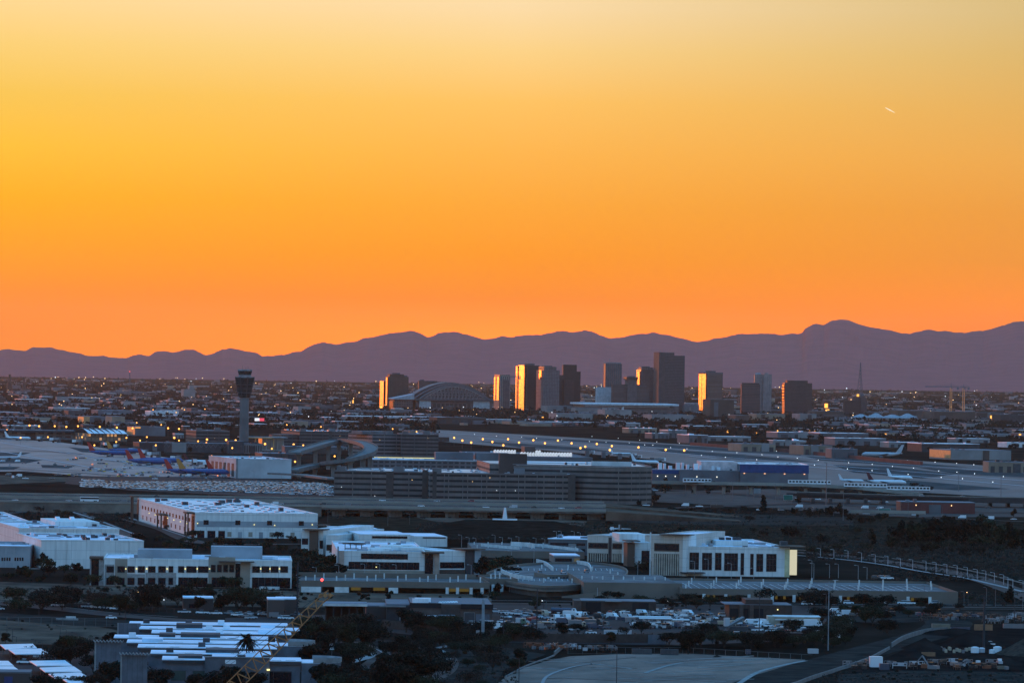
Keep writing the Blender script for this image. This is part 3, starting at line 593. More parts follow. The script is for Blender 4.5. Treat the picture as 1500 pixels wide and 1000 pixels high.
def plant(x, y, kind='spread', lk='olive', s=1., lod=None, group=None, hpx=None, z=0, nolabel=None):
    """one plant whose foot the photo shows at x, y; hpx gives its height in photo pixels"""
    p = P(x, y, z)
    if lod is None: lod = 2 if p.y < 2450 else 1 if p.y < 4200 else 0
    if kind in ('shrub',): lod = min(lod, 1)
    var = random.randrange(3 if lod else 2); k = proto(kind, lod, lk, var)
    if hpx: s = hpx/F*p.y/{'spread': 7, 'bare': 6, 'round': 7.5, 'tall': 15, 'shrub': 1.8, 'palm': 17}[kind]
    sc = (s*random.uniform(.88, 1.2), s*random.uniform(.88, 1.2), s*random.uniform(.93, 1.07)); rz = random.uniform(0, 6.28)
    if k.name in USED: o = dup(k, p, rz, sc=sc)
    else: USED.add(k.name); o = k; o.location = p; o.rotation_euler.z = rz; o.scale = sc
    big = {'spread': 8, 'bare': 7, 'round': 8.5, 'tall': 17, 'shrub': 2.2, 'palm': 19}[kind]*s
    o['category'] = 'shrub' if kind == 'shrub' else 'tree'
    adj = {'olive': 'olive', 'dark': 'dark', 'grey': 'greyish', 'bare': 'brown', 'rust': 'rust-brown'}[lk]
    if group: o['group'] = group
    elif 'group' in o: del o['group']
    if nolabel: o['label'] = nolabel
    else: auto(o, '%s %s' % (adj, TDESC[kind]))
    return o
# ---- vehicles
tyre = mat('tyre_rubber', (.02, .02, .02), .8); glassm = mat('dark_glass', (.02, .025, .03), .12, spec=.6, var=.1)
PAINT = {n: mat('paint_'+n, c, .35, var=.06, spec=.5) for n, c in dict(white=(.72, .73, .74), silver=(.42, .43, .45), grey=(.16, .165, .175), black=(.02, .02, .022), blue=(.035, .055, .09), jetblue=(.02, .06, .2), red=(.30, .03, .03), tan=(.4, .33, .24), yellow=(.6, .38, .05), orange=(.55, .16, .03), green=(.06, .14, .09), rust=(.2, .06, .03)).items()}
def prof(mb, pts, y0, y1, taper=0):
    """a side profile (x, z) pulled across y0..y1"""
    n = len(mb.v); k = len(pts); zc = max(p[1] for p in pts); zb = min(p[1] for p in pts)
    for s, y in ((1, y0), (-1, y1)):
        for x, z in pts: mb.v.append((x, y+s*taper*(z-zb)/(zc-zb+1e-6), z))
    mb.f.append(tuple(range(n, n+k))); mb.f.append(tuple(range(n+2*k-1, n+k-1, -1))); mb.m += [mb.mi]*(k+2)
    for i in range(k):
        j = (i+1) % k; mb.f.append((n+i, n+k+i, n+k+j, n+j))
    return mb
SHAPES = {
 'car': (4.5, 1.8, [(-2.2, .35), (-2.25, .75), (-2.05, .95), (-1.2, 1.0), (1.0, .98), (2.05, .85), (2.25, .6), (2.2, .35)], [(-1.75, 1.0), (-1.05, 1.43), (.35, 1.45), (1.15, .98)]),
 'suv': (4.8, 1.95, [(-2.35, .4), (-2.4, .9), (-2.3, 1.1), (1.0, 1.12), (2.2, 1.02), (2.38, .7), (2.35, .4)], [(-2.2, 1.1), (-1.95, 1.72), (.5, 1.75), (1.2, 1.12)]),
 'pickup': (5.6, 2.0, [(-2.75, .5), (-2.75, 1.1), (-.75, 1.1), (-.7, 1.12), (1.3, 1.15), (2.6, 1.08), (2.75, .75), (2.7, .5)], [(-.7, 1.12), (-.55, 1.8), (.75, 1.82), (1.4, 1.15)]),
 'van': (5.8, 2.1, [(-2.85, .4), (-2.85, 2.3), (-2.7, 2.45), (1.2, 2.45), (2.1, 1.5), (2.8, 1.2), (2.85, .4)], [(1.15, 1.5), (1.3, 2.3), (1.95, 1.52)]),
}
def car_proto(shape, col, lod):
    L, W, body, cab = SHAPES[shape]; hw = W/2
    if lod == 0:
        mb = MB(); prof(mb, body, -hw, hw, .06)
        mb.mi = 1; prof(mb, [(x, z+.01) for x, z in cab], -hw*.93, hw*.93, .16); top = max(z for x, z in cab); mb.mi = 0
        xs = [x for x, z in cab if z > top-.06]; mb.box(min(xs), max(xs), -hw*.78, hw*.78, top+.02, top+.06)
        mb.mi = 2
        for x in (-L*.3, L*.31): mb.box(x-.32, x+.32, -hw+.02, hw-.02, .02, .4)
        o = mb.build('parked_car', [PAINT[col], glassm, tyre], None, (0, -300, -500)); return o
    t = thing('parked_car', 'x', 'car', (0, -300, -500))
    prof(MB(), body, -hw, hw, .06).build('body', PAINT[col], t)
    if shape == 'pickup': MB().box(-2.6, -.85, -hw+.12, hw-.12, 1.105, 1.13).build('cargo_bed', tyre, t)
    g = prof(MB(), [(x, z+.005) for x, z in cab], -hw*(1.01 if shape == 'van' else .93), hw*(1.01 if shape == 'van' else .93), .03 if shape == 'van' else .16).build('glass', glassm, t)
    if shape != 'van':
        top = max(z for x, z in cab); xs = [x for x, z in cab if z > top-.06]; MB().box(min(xs)-.05, max(xs)+.05, -hw*.8, hw*.8, top+.015, top+.06).build('roof_panel', PAINT[col], t)
    for x in (-L*.3, L*.31):
        for s in (-1, 1):
            mb = MB(); n = 10; r = .36
            a = [(x+r*cos(2*pi*i/n), r*sin(2*pi*i/n)+r) for i in range(n)]; prof(mb, a, s*hw-.11, s*hw+.11); mb.build('wheel', tyre, t)
    for s in (-1, 1): MB().box(L/2-.12, L/2+.02, s*hw*.7-.2, s*hw*.7+.2, .62, .8).build('headlight', PAINT['silver'], t)
    return t
CP = {}
CN = {'car': ('saloon_car', 'car', 'saloon car'), 'suv': ('tall_wagon', 'car', 'tall wagon'), 'pickup': ('pickup_truck', 'pickup truck', 'pickup truck'), 'van': ('parked_van', 'van', 'panel van')}
def car(loc, rz, shape='car', col='white', lod=1, label=None, group=None, what=None):
    k = (shape, col, lod)
    if k not in CP:
        CP[k] = o = car_proto(*k); o.name = CN[shape][0]; o.location = loc; o.rotation_euler.z = rz
    else: o = dup(CP[k], loc, rz)
    tag(o, None, CN[shape][1], group)
    if label: o['label'] = label
    else: auto(o, what or col+' '+CN[shape][2])
    return o
# ---- lamps
polem = mat('pole_grey', (.14, .145, .15), .6, metal=.3); poledark = mat('pole_dark', (.035, .035, .04), .7); polelight = mat('pole_pale', (.42, .43, .44), .6)
LAMPG = {'amber': glow('lamp_amber', (1, .38, .06), 3.6), 'white': glow('lamp_white', (.85, .93, 1), 2.5), 'warm': glow('lamp_warm', (1, .62, .25), 3), 'red': glow('lamp_red', (1, .05, .04), 5), 'green': glow('lamp_green', (.4, 1, .6), 4)}
LP = {}
def lamp(x, y, hgt=10, r=.5, col='amber', head=True, group=None, name='street_lamp', desc=None, label=None, z=0, pole=None, pm=None, arm=1.5, cat='lamp'):
    """a lamp on a pole: lit when col is given, else a dark head on an arm"""
    p = P(x, y, z); k = (hgt, r, col, name, arm, pm)
    if k not in LP:
        t = thing(name, 'x', cat, p); w_ = max(.1, hgt*.012) if pole is None else pole
        mb = MB().bar((0, 0, -.1), (0, 0, hgt), w_, 5, w_*.7)
        if arm: mb.bar((0, 0, hgt), (-arm, 0, hgt+.25), w_*.7, 4)
        mb.build('pole', MATS[pm] if pm else polem, t)
        if col: MB().ball((-arm, 0, hgt+.1), r, n=7, k=5).build('lamp_head', LAMPG[col], t)
        elif arm: MB().box(-arm-.9, -arm+.1, -.22, .22, hgt+.12, hgt+.34).build('lamp_head', MATS[pm] if pm else polem, t)
        LP[k] = o = t
    else: o = dup(LP[k], p)
    tag(o, label, None, group)
    if not label: auto(o, desc or ('%s lamp' % col if col else 'unlit lamp post'))
    return o
# ---- airliners
def liner(label, loc, rz, L=38, body='white', fin='white', group=None, belly=None, wing='silver'):
    t = thing('airliner', label, 'airliner', loc, rz, group); R = L*.052; zc = R*1.9
    def tube(x0, x1, prof_, m, nm, parent, sect=12):
        mb = MB(); pr = None
        for f, r, dz in prof_:
            ring = [(x0+(x1-x0)*f, r*cos(2*pi*i/sect), zc+dz+r*sin(2*pi*i/sect)) for i in range(sect)]; b = len(mb.v); mb.v += ring
            if pr is not None:
                for i in range(sect):
                    j = (i+1) % sect; mb.f.append((pr+i, pr+j, b+j, b+i)); mb.m.append(0)
            pr = b
        return mb.build(nm, m, parent, smooth=True)
    tube(-L/2, L/2, [(0, .05, R*.5), (.06, R*.35, R*.42), (.16, R*.7, R*.24), (.30, R, 0), (.9, R, 0), (.95, R*.82, -R*.1), (.985, R*.5, -R*.2), (1, .05, -R*.3)], PAINT[body], 'fuselage', t)
    wm = PAINT[wing]
    for s in (-1, 1):
        MB().quad((L*.08, s*R*.7, zc-R*.5), (-L*.1, s*R*.7, zc-R*.5), (-L*.17, s*L*.46, zc+R*.4), (-L*.12, s*L*.46, zc+R*.4)).quad((L*.08, s*R*.7, zc-R*.25), (-L*.1, s*R*.7, zc-R*.25), (-L*.17, s*L*.46, zc+R*.5), (-L*.12, s*L*.46, zc+R*.5)).build('wing', wm, t)
        MB().quad((-L*.41, s*R*.3, zc+R*.5), (-L*.47, s*R*.3, zc+R*.5), (-L*.5, s*L*.17, zc+R*.7), (-L*.475, s*L*.17, zc+R*.7)).build('tailplane', wm, t)
        mb = MB(); a = [(L*.02+.0, 0)]; r = R*.55; n = 8; cy, cz = s*L*.16, zc-R*1.1
        for x in (L*.07, -L*.03): mb.v += [(x, cy+r*cos(2*pi*i/n), cz+r*sin(2*pi*i/n)) for i in range(n)]
        for i in range(n): mb.f.append((i, (i+1) % n, n+(i+1) % n, n+i)); mb.m.append(0)
        mb.f += [tuple(range(n)), tuple(range(2*n-1, n-1, -1))]; mb.m += [0, 0]; mb.build('engine', PAINT['grey'], t)
    prof(MB(), [(-L*.33, zc+R*.8), (-L*.46, zc+R*.5), (-L*.535, zc+R*.8+L*.20), (-L*.475, zc+R*.8+L*.20)], -.28, .28, .1).build('fin', PAINT[fin] if fin in PAINT else MATS[fin], t)
    mb = MB()
    for x, y in ((L*.36, 0), (-L*.04, R*1.2), (-L*.04, -R*1.2)): mb.bar((x, y, zc-R*.6), (x, y, .5), .16, 5).ball((x, y, .55), .55, .4, .55, 8, 4)
    mb.build('landing_gear', tyre, t)
    return t
# ------------------------------------------------------------------ the plain between the airport and the mountains
conc = mat('apron_concrete', (.155, .128, .128), .5, var=.5, scale=.02, detail=6, stretch=(1, .25, 1), spec=.35)
asph = mat('asphalt', (.017, .0165, .018), .85, var=.55, scale=.03, spec=.15); asph2 = mat('asphalt_worn', (.045, .039, .036), .85, var=.5, scale=.05, spec=.15)
dirt = mat('dirt_pale', (.34, .215, .17), .95, col2=(.17, .115, .095), scale=.035, detail=12, stretch=(1, .4, 1), spec=0); dirtd = mat('dirt_dark', (.024, .020, .018), .95, col2=(.008, .007, .007), scale=.06, detail=7, spec=0)
dirtm = mat('dirt_brown', (.17, .11, .08), .95, col2=(.06, .042, .034), scale=.05, detail=8, stretch=(1, .5, 1), spec=0)
scrub = mat('scrub_ground', (.046, .034, .024), .95, col2=(.008, .008, .006), scale=.09, detail=9, stretch=(1, .6, 1), spec=0); kerbm = mat('kerb_concrete', (.24, .235, .23), .8, scale=.3)
paintw = mat('road_paint', (.6, .6, .6), .7)
PALE = mat('wall_pale', (.22, .21, .205), .75, scale=.03, rnd=.2); TAN = mat('wall_tan', (.25, .19, .14), .8, scale=.03, rnd=.15); GREY = mat('wall_grey', (.12, .125, .135), .75, scale=.03, rnd=.2); BROWN = mat('wall_brown', (.085, .06, .052), .8, scale=.03, rnd=.2); DARKW = mat('wall_dark', (.055, .055, .06), .7, rnd=.2); BLUEW = mat('wall_blue', (.012, .055, .17), .6)
ROOFW = mat('roof_white', (.70, .73, .76), .42, var=.22, scale=.05, detail=7, rnd=.12, spec=.6); ROOFG = mat('roof_slate', (.14, .155, .175), .75, scale=.04, rnd=.2); GLASSD = mat('window_dark')
def plain_stuff():
    rng = random.Random(3); mb = MB()
    from mathutils import noise
    def blob(c, r, n):
        for _ in range(n):
            p = Vector((c[0]+rng.uniform(-1, 1)*r, c[1]+rng.uniform(-1, 1)*r, c[2]+rng.uniform(-.6, .6)*r)); s = r*rng.uniform(.35, .75)
            a = Vector((rng.gauss(0, 1), rng.gauss(0, .5), rng.gauss(0, 1))).normalized(); b = a.orthogonal().normalized(); q = a.cross(b)
            mb.quad(p-a*s, p+b*s*.8, p+a*s, p-b*s*.8).quad(p-q*s, p+b*s*.7, p+q*s, p-b*s*.7)
    N = 0
    while N < 15000:
        x = rng.uniform(-120, 1620); yy = rng.uniform(24, 96)**1.0
        if rng.random() > (60/yy)**.25*(1 if yy < 80 else .75): continue
        yb = Y0+yy+(x-750)*ROLL; p = P(x, yb); 
        if noise.noise(Vector((x*.018, yy*.16, 2))) < -.16+rng.uniform(-.25, .25): continue
        if 640 < x and yy > 86+max(0, x-900)*.028-max(0, 900-x)*.04: continue
        if x < 300 and yy > 94: continue
        s = rng.uniform(2.6, 5.2)*(1 if p.y < 20000 else 1.5); N += 1
        blob((p.x, p.y, s*.95), s, 6 if p.y < 15000 else 4)
    tag(mb.build('distant_trees', leaf('dark')), kind='stuff')
    mb = MB()
    for _ in range(2300):
        x = rng.uniform(-120, 1620); yy = yy0 = 26+68*rng.random()**1.2; p = P(x, Y0+yy+(x-750)*ROLL)
        if 540 < x < 1200 and yy > 58 and rng.random() < .6: continue
        if 640 < x and yy > 84+max(0, x-900)*.022: continue
        w_ = rng.choice(((8, 10, 14, 14, 22, 30, 45) if yy0 > 45 else (10, 14, 22, 30, 45, 70))); dd = rng.uniform(10, 60); h = rng.uniform(3.5, 7) if w_ > 20 else rng.uniform(3, 4.5); th = radians(15); c, s = cos(th), sin(th)
        if rng.random() < .05: h *= 2.4; w_ = min(w_, 30)
        q = [(p.x+a*c-b*s, p.y+a*s+b*c) for a, b in ((0, 0), (w_, 0), (w_, dd), (0, dd))]; mb.mi = rng.choice((0, 1, 2, 2, 3, 3, 4, 4)); mb.prism(q, 0, h)
        mb.mi = 5 if rng.random() < .2 else 6; mb.prism([(a+(p.x-a)*.0, b) for a, b in q], h+.05, h+.5)
    tag(mb.build('distant_buildings', [PALE, TAN, GREY, BROWN, DARKW, ROOFW, ROOFG]), kind='stuff')
    mb = MB()                                                         # glimmer of far street lamps
    for _ in range(260):
        x = rng.uniform(-60, 1560); yy = 23+60*rng.random()**1.5; p = P(x, Y0+yy+(x-750)*ROLL)
        if x > 640 and yy > 76: continue
        mb.mi = 0 if rng.random() < (.85 if x < 760 else .6) else 1; mb.ball((p.x, p.y, rng.uniform(7, 12)), rng.uniform(.00004, .00009)*p.y, n=6, k=4)
    tag(mb.build('distant_lamps', [LAMPG['warm'], LAMPG['white']]), kind='stuff')
plain_stuff()
WALLS = dict(pale=PALE, tan=TAN, grey=GREY, brown=BROWN, dark=DARKW, white=white_wall, blue=BLUEW)
def low(x0, x1, yb, yt, wall='pale', roof=ROOFW, dep=40, th=15, desc=None, name='warehouse', cat='building', over=0, label=None, doors=0, lit=None, d=None):
    """a plain long low building: walls, roof sheet, sometimes a row of doors"""
    b = Bld(name, label, cat, x0, x1, yb, yt, th, dep, d=d); b.h = max(2.5, b.h)
    b.walls(WALLS[wall]); b.part('roof', roof, (-over-.1, b.w+over+.1, -over-.1, b.dep+over, b.h+.02, b.h+.5))
    rg = random.Random(int(x0*7+yb)); n_ = rg.randrange(2, 6)
    if b.w > 20 and name != 'jet_bridge':
        for k in range(n_): u = rg.uniform(.05, .85)*b.w; b.part('roof_unit', rg.choice((DARKW, roof, GREY)), (u, u+rg.uniform(1.5, 5), dep*.2, dep*.2+rg.uniform(3, 9), b.h+.52, b.h+rg.uniform(1.2, 2.8)))
        if yb > 600: u = rg.uniform(.1, .6)*b.w; b.part('wall_bay', WALLS[rg.choice(('dark', 'grey', 'pale', 'brown'))], (u, u+b.w*rg.uniform(.1, .3), -1.2, -.03, 0, b.h*rg.uniform(.6, 1.15)))
    if doors:
        for k in range(doors):
            u = b.w*(k+.25)/doors; b.win(DARKW, u, u+b.w*.5/doors, .1, b.h*.62, name='door')
    if lit: b.part('lit_side', lit, (-.25, -.03, 1, b.dep-1, b.h*.15, b.h*.95))
    if not label: auto(b.root, desc or '%s long low building' % wall)
    return b
WARMW = mat('wall_sunlit_tint', (.55, .30, .14), .5)  # orange sunset light put into the wall colour
def lowrise():
    L = [(78, 132, 603.5, 597, 'pale', ROOFW, 60), (143, 190, 609.5, 600.5, 'grey', ROOFG, 70), (221, 262, 609.5, 602, 'white', ROOFW, 60), (5, 55, 617.5, 611, 'grey', ROOFG, 50), (82, 116, 616, 609, 'brown', ROOFG, 40),
     (240, 346, 607.5, 602, 'grey', ROOFG, 50), (30, 70, 589, 584.5, 'pale', ROOFW, 90), (95, 150, 586, 582, 'pale', ROOFW, 90), (160, 215, 577, 573, 'grey', ROOFG, 120), (418, 452, 596, 590, 'brown', ROOFG, 60), (455, 498, 601, 593, 'brown', ROOFG, 60), (503, 572, 607, 601, 'grey', ROOFG, 60),
     (365, 432, 609, 604, 'grey', ROOFW, 60), (505, 660, 613.5, 609, 'pale', ROOFW, 70), (640, 712, 620.5, 611, 'brown', ROOFG, 60), (600, 632, 619, 614, 'pale', ROOFW, 40), (712, 790, 619, 614, 'pale', ROOFW, 50), (790, 870, 622, 617.5, 'pale', ROOFW, 50), (802, 842, 604, 594, 'pale', ROOFG, 60), (846, 880, 606, 597, 'pale', ROOFG, 60),
     (815, 868, 616, 605, 'pale', ROOFG, 60), (886, 925, 611, 600, 'pale', ROOFG, 60), (955, 1015, 616.5, 607, 'pale', ROOFG, 70), (1060, 1084, 608, 600, 'pale', ROOFG, 50), (1108, 1150, 615, 606, 'tan', ROOFG, 60), (1172, 1196, 616, 606, 'pale', ROOFG, 60), (1040, 1075, 610, 585, 'brown', ROOFG, 60), (1002, 1024, 604, 593, 'grey', ROOFG, 60),
     (900, 938, 624.5, 619, 'pale', ROOFW, 40), (921, 962, 634, 627, 'tan', ROOFW, 40), (955, 980, 642, 634.5, 'grey', ROOFW, 40), (979, 1006, 641, 630, 'pale', ROOFW, 50), (1009, 1037, 649, 637, 'grey', ROOFW, 60), (1037, 1100, 645.5, 639, 'pale', ROOFW, 40), (1086, 1136, 661, 650, 'tan', ROOFG, 60), (1133, 1181, 652.5, 645, 'pale', ROOFW, 30),
     (1177, 1219, 666, 652.5, 'tan', ROOFG, 60), (1139, 1219, 641, 633, 'grey', ROOFW, 60), (1201, 1272, 643, 634, 'grey', ROOFW, 60), (1223, 1298, 652, 641.5, 'grey', ROOFW, 50), (1302, 1345, 655, 647.5, 'pale', ROOFW, 40), (1350, 1435, 661.5, 649.5, 'dark', ROOFW, 60),
     (1316, 1354, 615, 601, 'brown', ROOFG, 70), (1368, 1428, 617, 602.5, 'brown', ROOFG, 80), (1430, 1463, 614, 604, 'brown', ROOFG, 60), (1466, 1510, 619, 607, 'dark', ROOFG, 60), (1195, 1236, 612, 602, 'brown', ROOFG, 60), (1415, 1428, 630, 620.5, 'pale', ROOFG, 20), (1270, 1316, 609, 603, 'brown', ROOFG, 60), (1475, 1515, 655, 648, 'white', ROOFW, 40), (1400, 1450, 648, 642, 'pale', ROOFW, 40), (560, 600, 628, 622, 'grey', ROOFG, 40), (440, 500, 624, 618.5, 'grey', ROOFG, 40), (10, 60, 628, 623, 'pale', ROOFW, 40), (1355, 1395, 631, 626, 'pale', ROOFW, 30)]
    for x0, x1, yb, yt, wl, rf, dp in L:
        nm = {'pale': 'pale', 'grey': 'grey', 'tan': 'tan', 'brown': 'brown', 'dark': 'dark', 'white': 'white', 'blue': 'deep blue'}[wl]
        low(x0, x1, yb, yt, wl, rf, dp, desc='%s %s building' % (nm, 'bright-roofed' if rf is ROOFW else 'flat-roofed'), doors=0 if yb < 620 else 4)
    b = low(125, 156, 622, 610, 'grey', ROOFG, 70, label='grey office block with its narrow left face lit orange, left of the tower', lit=WARMW, name='office_block')
    b.part('lit_front', WARMW, (-3, 0.2*b.w, -.3, -.03, 0, b.h))
    b = low(269, 286, 583, 570, 'pale', ROOFG, 40, label='pale blank silo-like block standing alone on the far plain', name='silo_block'); b.part('upper_block', PALE, (b.w*.5, b.w*.9, 4, 30, b.h+.55, b.h+12))
    # far chimneys and masts at left
    for x, yt, w_, lab in ((14, 549, 7, 'dark far chimney with red lamps at the left edge'), (35, 553, 4, 'thinner far chimney second from the left edge')):
        t = thing('chimney', lab, 'chimney', at(x, 19000).to_tuple()); z = hz(x, yt, 19000); MB().cyl(0, 0, w_, 0, z, 10, w_*.55).build('shaft', BROWN, t); MB().cyl(0, 0, w_*1.6, 0, z*.55, 8, w_*1.3).build('base', BROWN, t); MB().cyl(0, 0, w_*.7, z+.02, z+2, 8).build('rim', DARKW, t)
    t = thing('radio_mast', 'thin lattice radio mast left of the control tower against the mountains', 'mast', at(189.5, 17500).to_tuple()); z = hz(189.5, 544, 17500); mb = MB()
    for k in range(12):
        for i in range(3):
            a, c = 2*pi*i/3, 2*pi*(i+1)/3; r0, r1 = 5*(1-k/13), 5*(1-(k+1)/13); mb.bar((r0*cos(a), r0*sin(a), z*k/12), (r1*cos(a), r1*sin(a), z*(k+1)/12), .6, 3).bar((r0*cos(a), r0*sin(a), z*k/12), (r1*cos(c), r1*sin(c), z*(k+1)/12), .35, 3)
    mb.build('lattice', mat('mast_red'), t); MB().ball((0, 0, z), 1.2).build('beacon', LAMPG['red'], t)
    # lit signs and screens, and orange glints
    def board(x0, x1, yb, yt, d, mats, lab, name='lit_billboard'):
        p = at((x0+x1)/2, d); W = (x1-x0)/F*d; z0, z1 = hz(x0, yb, d), hz(x0, yt, d); t = thing(name, lab, 'sign', p.to_tuple()); k = len(mats)
        MB().bar((0, .4, 0), (0, .4, z0), .5, 6).build('post', polem, t); MB().box(-W/2-.3, W/2+.3, 0, .6, z0-.3, z1+.3).build('frame', DARKW, t)
        for i, m in enumerate(mats): MB().box(-W/2+W*i/k, -W/2+W*(i+1)/k-.02, -.12, -.02, z0, z1).build('screen', m, t)
    board(373, 387, 616.3, 612, 9600, [glow('screen_white', (.85, .9, 1), 1.1), glow('screen_red', (.85, .06, .12), 1.0)], 'lit white and red billboard just right of the control tower')
    so = glow('window_glint_glow', (1, .42, .06), 2.2)  # orange glints put in as glowing panes
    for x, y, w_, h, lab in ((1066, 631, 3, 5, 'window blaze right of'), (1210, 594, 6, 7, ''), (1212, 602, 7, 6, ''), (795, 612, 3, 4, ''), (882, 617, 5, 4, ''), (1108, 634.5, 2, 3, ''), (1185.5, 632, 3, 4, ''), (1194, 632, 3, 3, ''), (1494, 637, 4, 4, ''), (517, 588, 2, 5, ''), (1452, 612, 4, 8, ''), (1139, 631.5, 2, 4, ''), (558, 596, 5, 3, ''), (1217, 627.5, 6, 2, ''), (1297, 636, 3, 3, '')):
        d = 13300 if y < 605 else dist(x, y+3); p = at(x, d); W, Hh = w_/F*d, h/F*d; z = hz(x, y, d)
        t = thing('glint_hut', None, 'building', p.to_tuple(), radians(12)); MB().box(-W*.5, W*.5, 0, 8, 0, z+Hh*.55).build('wall', BROWN, t); MB().box(-W*.42, W*.42, -.3, -.02, max(.3, z-Hh*.45), z+Hh*.45).build('glow_window', so, t); auto(t, 'small building with glowing orange glint')
lowrise()
# ------------------------------------------------------------------ airport
ZG = [0.0]
def gz():
    ZG[0] += .06; return ZG[0]
def runways():
    patch('apron', [(-60, 640), (75, 646), (190, 661), (330, 684), (345, 699), (225, 699), (120, 697), (40, 690), (-60, 691)], .12, conc)
    patch('airfield', [(620, 628), (800, 638), (1100, 657), (1560, 690), (1560, 733), (1330, 720), (1180, 712), (1100, 700), (950, 672), (640, 646)], .12, mat('runway_concrete', (.095, .08, .076), .6, var=.45, scale=.02, detail=8, stretch=(1, .25, 1), spec=.3))
    isl = mat('infield_dirt', (.105, .095, .09), .95, col2=(.06, .056, .055), scale=.04, stretch=(1, .3, 1), spec=0)
    for i, q in enumerate(([(760, 640), (980, 651), (1180, 664), (1172, 667), (960, 655), (770, 643)], [(1180, 668), (1330, 677), (1420, 684), (1330, 683), (1200, 674)], [(960, 657), (1090, 666), (1200, 677), (1080, 672), (970, 661)], [(1220, 681), (1300, 683), (1400, 694), (1350, 701), (1250, 692)], [(1340, 684), (1520, 694), (1520, 700), (1400, 694)], [(1260, 702), (1340, 704), (1480, 716), (1400, 718), (1290, 712)], [(700, 646), (860, 656), (900, 662), (760, 655)])):
        patch('infield', q, .2+.01*i, isl)
    mk = mat('runway_paint', (.5, .5, .52), .7)
    for k, (a, b) in enumerate((((640, 633), (1560, 697)), ((700, 641), (1560, 709)), ((1010, 668), (1500, 712)))):
        road('runway_marking', [a, ((a[0]+b[0])/2, (a[1]+b[1])/2), b], 3.5, .45+.02*k, mk)
    for k, (a, b) in enumerate((((0, 661), (190, 695)), ((0, 648), (250, 688)), ((20, 655), (60, 657)))): road('apron_marking', [a, b], 2.5, .45+.02*k, mk)
    patch('dirt_verge', [(-60, 694), (120, 699), (225, 701), (225, 706), (120, 704), (-60, 712)], .1, dirtm); patch('car_park_asphalt', [(100, 698), (250, 698), (400, 702), (600, 716), (620, 735), (470, 731), (190, 718), (95, 708)], .14, asph)
    n = 0
    for (a, b, m) in (((870, 641), (1500, 688), 20), ((945, 653), (1500, 701), 18), ((1030, 668), (1500, 711), 12), ((700, 638), (950, 652), 9)):
        for i in range(m):
            f = (i+random.uniform(-.25, .25))/(m-1); lamp(a[0]+(b[0]-a[0])*f, a[1]+(b[1]-a[1])*f+random.uniform(-1, 1), 1.2, .42, 'white', arm=0, name='runway_light', group='white runway edge lights', label='white edge light in the rows along the runway', pole=.2)
    for x, y in ((707, 643), (721, 647), (744, 643), (760, 648), (737, 652), (781, 644.5), (798, 649), (817, 645), (837, 649), (850, 656), (857, 654), (874, 650), (896, 653), (893, 659), (935, 655), (975, 658.5), (1002, 659.5), (665, 641), (677, 645), (690, 648), (43, 623), (57, 624), (80, 624), (97, 625), (114, 624), (146, 625), (171, 626), (194, 627), (246, 627), (262, 628), (10, 630), (255, 641), (303, 643.5), (302, 649), (331, 644), (345, 645), (345, 650), (385, 645), (388, 650), (430, 651), (258, 604), (270, 600), (224, 600), (300, 599)):
        lamp(x, y+12, 12*dist(x, y+12)/F, 1.3 if y > 610 else 1.0, 'amber', arm=0, desc='glowing amber floodlight', group='amber apron floodlights', cat='floodlight', name='floodlight')
runways()
def tower():
    p = P(357, 660); d = p.y; t = thing('control_tower', 'tall concrete control tower with a flared dark cab', 'control tower', p.to_tuple(), radians(20))
    z = lambda y: hz(357, y, d); r = lambda w_: w_/2/F*d; cm = mat('tower_concrete', (.145, .14, .14), .8, scale=.04)
    MB().cyl(0, 0, r(14.6), 0, z(582), 8, r(13.6)).build('shaft', cm, t); MB().cyl(0, 0, r(16), 0, z(646), 8, r(16)).build('base', DARKW, t)
    fm = facade('f_towerpod', (.02, .018, .018), (.10, .09, .09), 1.6, 3.2, .3, .35, grough=.25)
    mb = MB(); mb.cyl(0, 0, r(16), z(582)+.02, z(579), 12, r(18)).cyl(0, 0, r(18), z(579)+.02, z(553), 16, r(27.5)); mb.build('pod', fm, t)
    for y, w_ in ((575, 19.5), (569, 21.5), (563, 23.6)): MB().cyl(0, 0, r(w_+1.6), z(y)-.6, z(y)+.6, 16).build('gallery_band', DARKW, t)
    for k in range(8):
        a = 2*pi*k/8; MB().bar((r(17)*cos(a), r(17)*sin(a), z(581)), (r(29)*cos(a), r(29)*sin(a), z(552)), .7, 4).build('fin', DARKW, t)
    MB().cyl(0, 0, r(28.5), z(553)+.02, z(551.5), 16).build('deck', mat('deck_grey', (.22, .22, .225)), t); MB().cyl(0, 0, r(19), z(551.5)+.02, z(549), 12).build('cab_base', mat('deck_grey'), t)
    MB().cyl(0, 0, r(18.5), z(549)+.02, z(543), 12, r(21.5)).build('cab_glass', facade('f_cab', (.05, .05, .05), (.12, .10, .09), 2.6, 30, .14, .01, grough=.12, gmetal=.7), t)
    MB().cyl(0, 0, r(22.5), z(543)+.02, z(540.8), 12, r(21.5)).build('cab_roof', mat('deck_grey'), t)
    for u, h in ((-3, 5), (1, 3), (4, 4)): MB().bar((u, 0, z(540.8)), (u, 0, z(540.8)+h), .15, 4).build('antenna', polem, t)
    MB().ball((r(14.5), 0, z(543)), .8).build('beacon', LAMPG['amber'], t)
tower()
bandm = lambda nm, wall, pz=4.3, fz=.60, pu=15., fu=.05: facade('f_band_'+nm, wall, (.02, .02, .022), pu, pz, fu, fz, grough=.9, gmetal=0, lit=0)
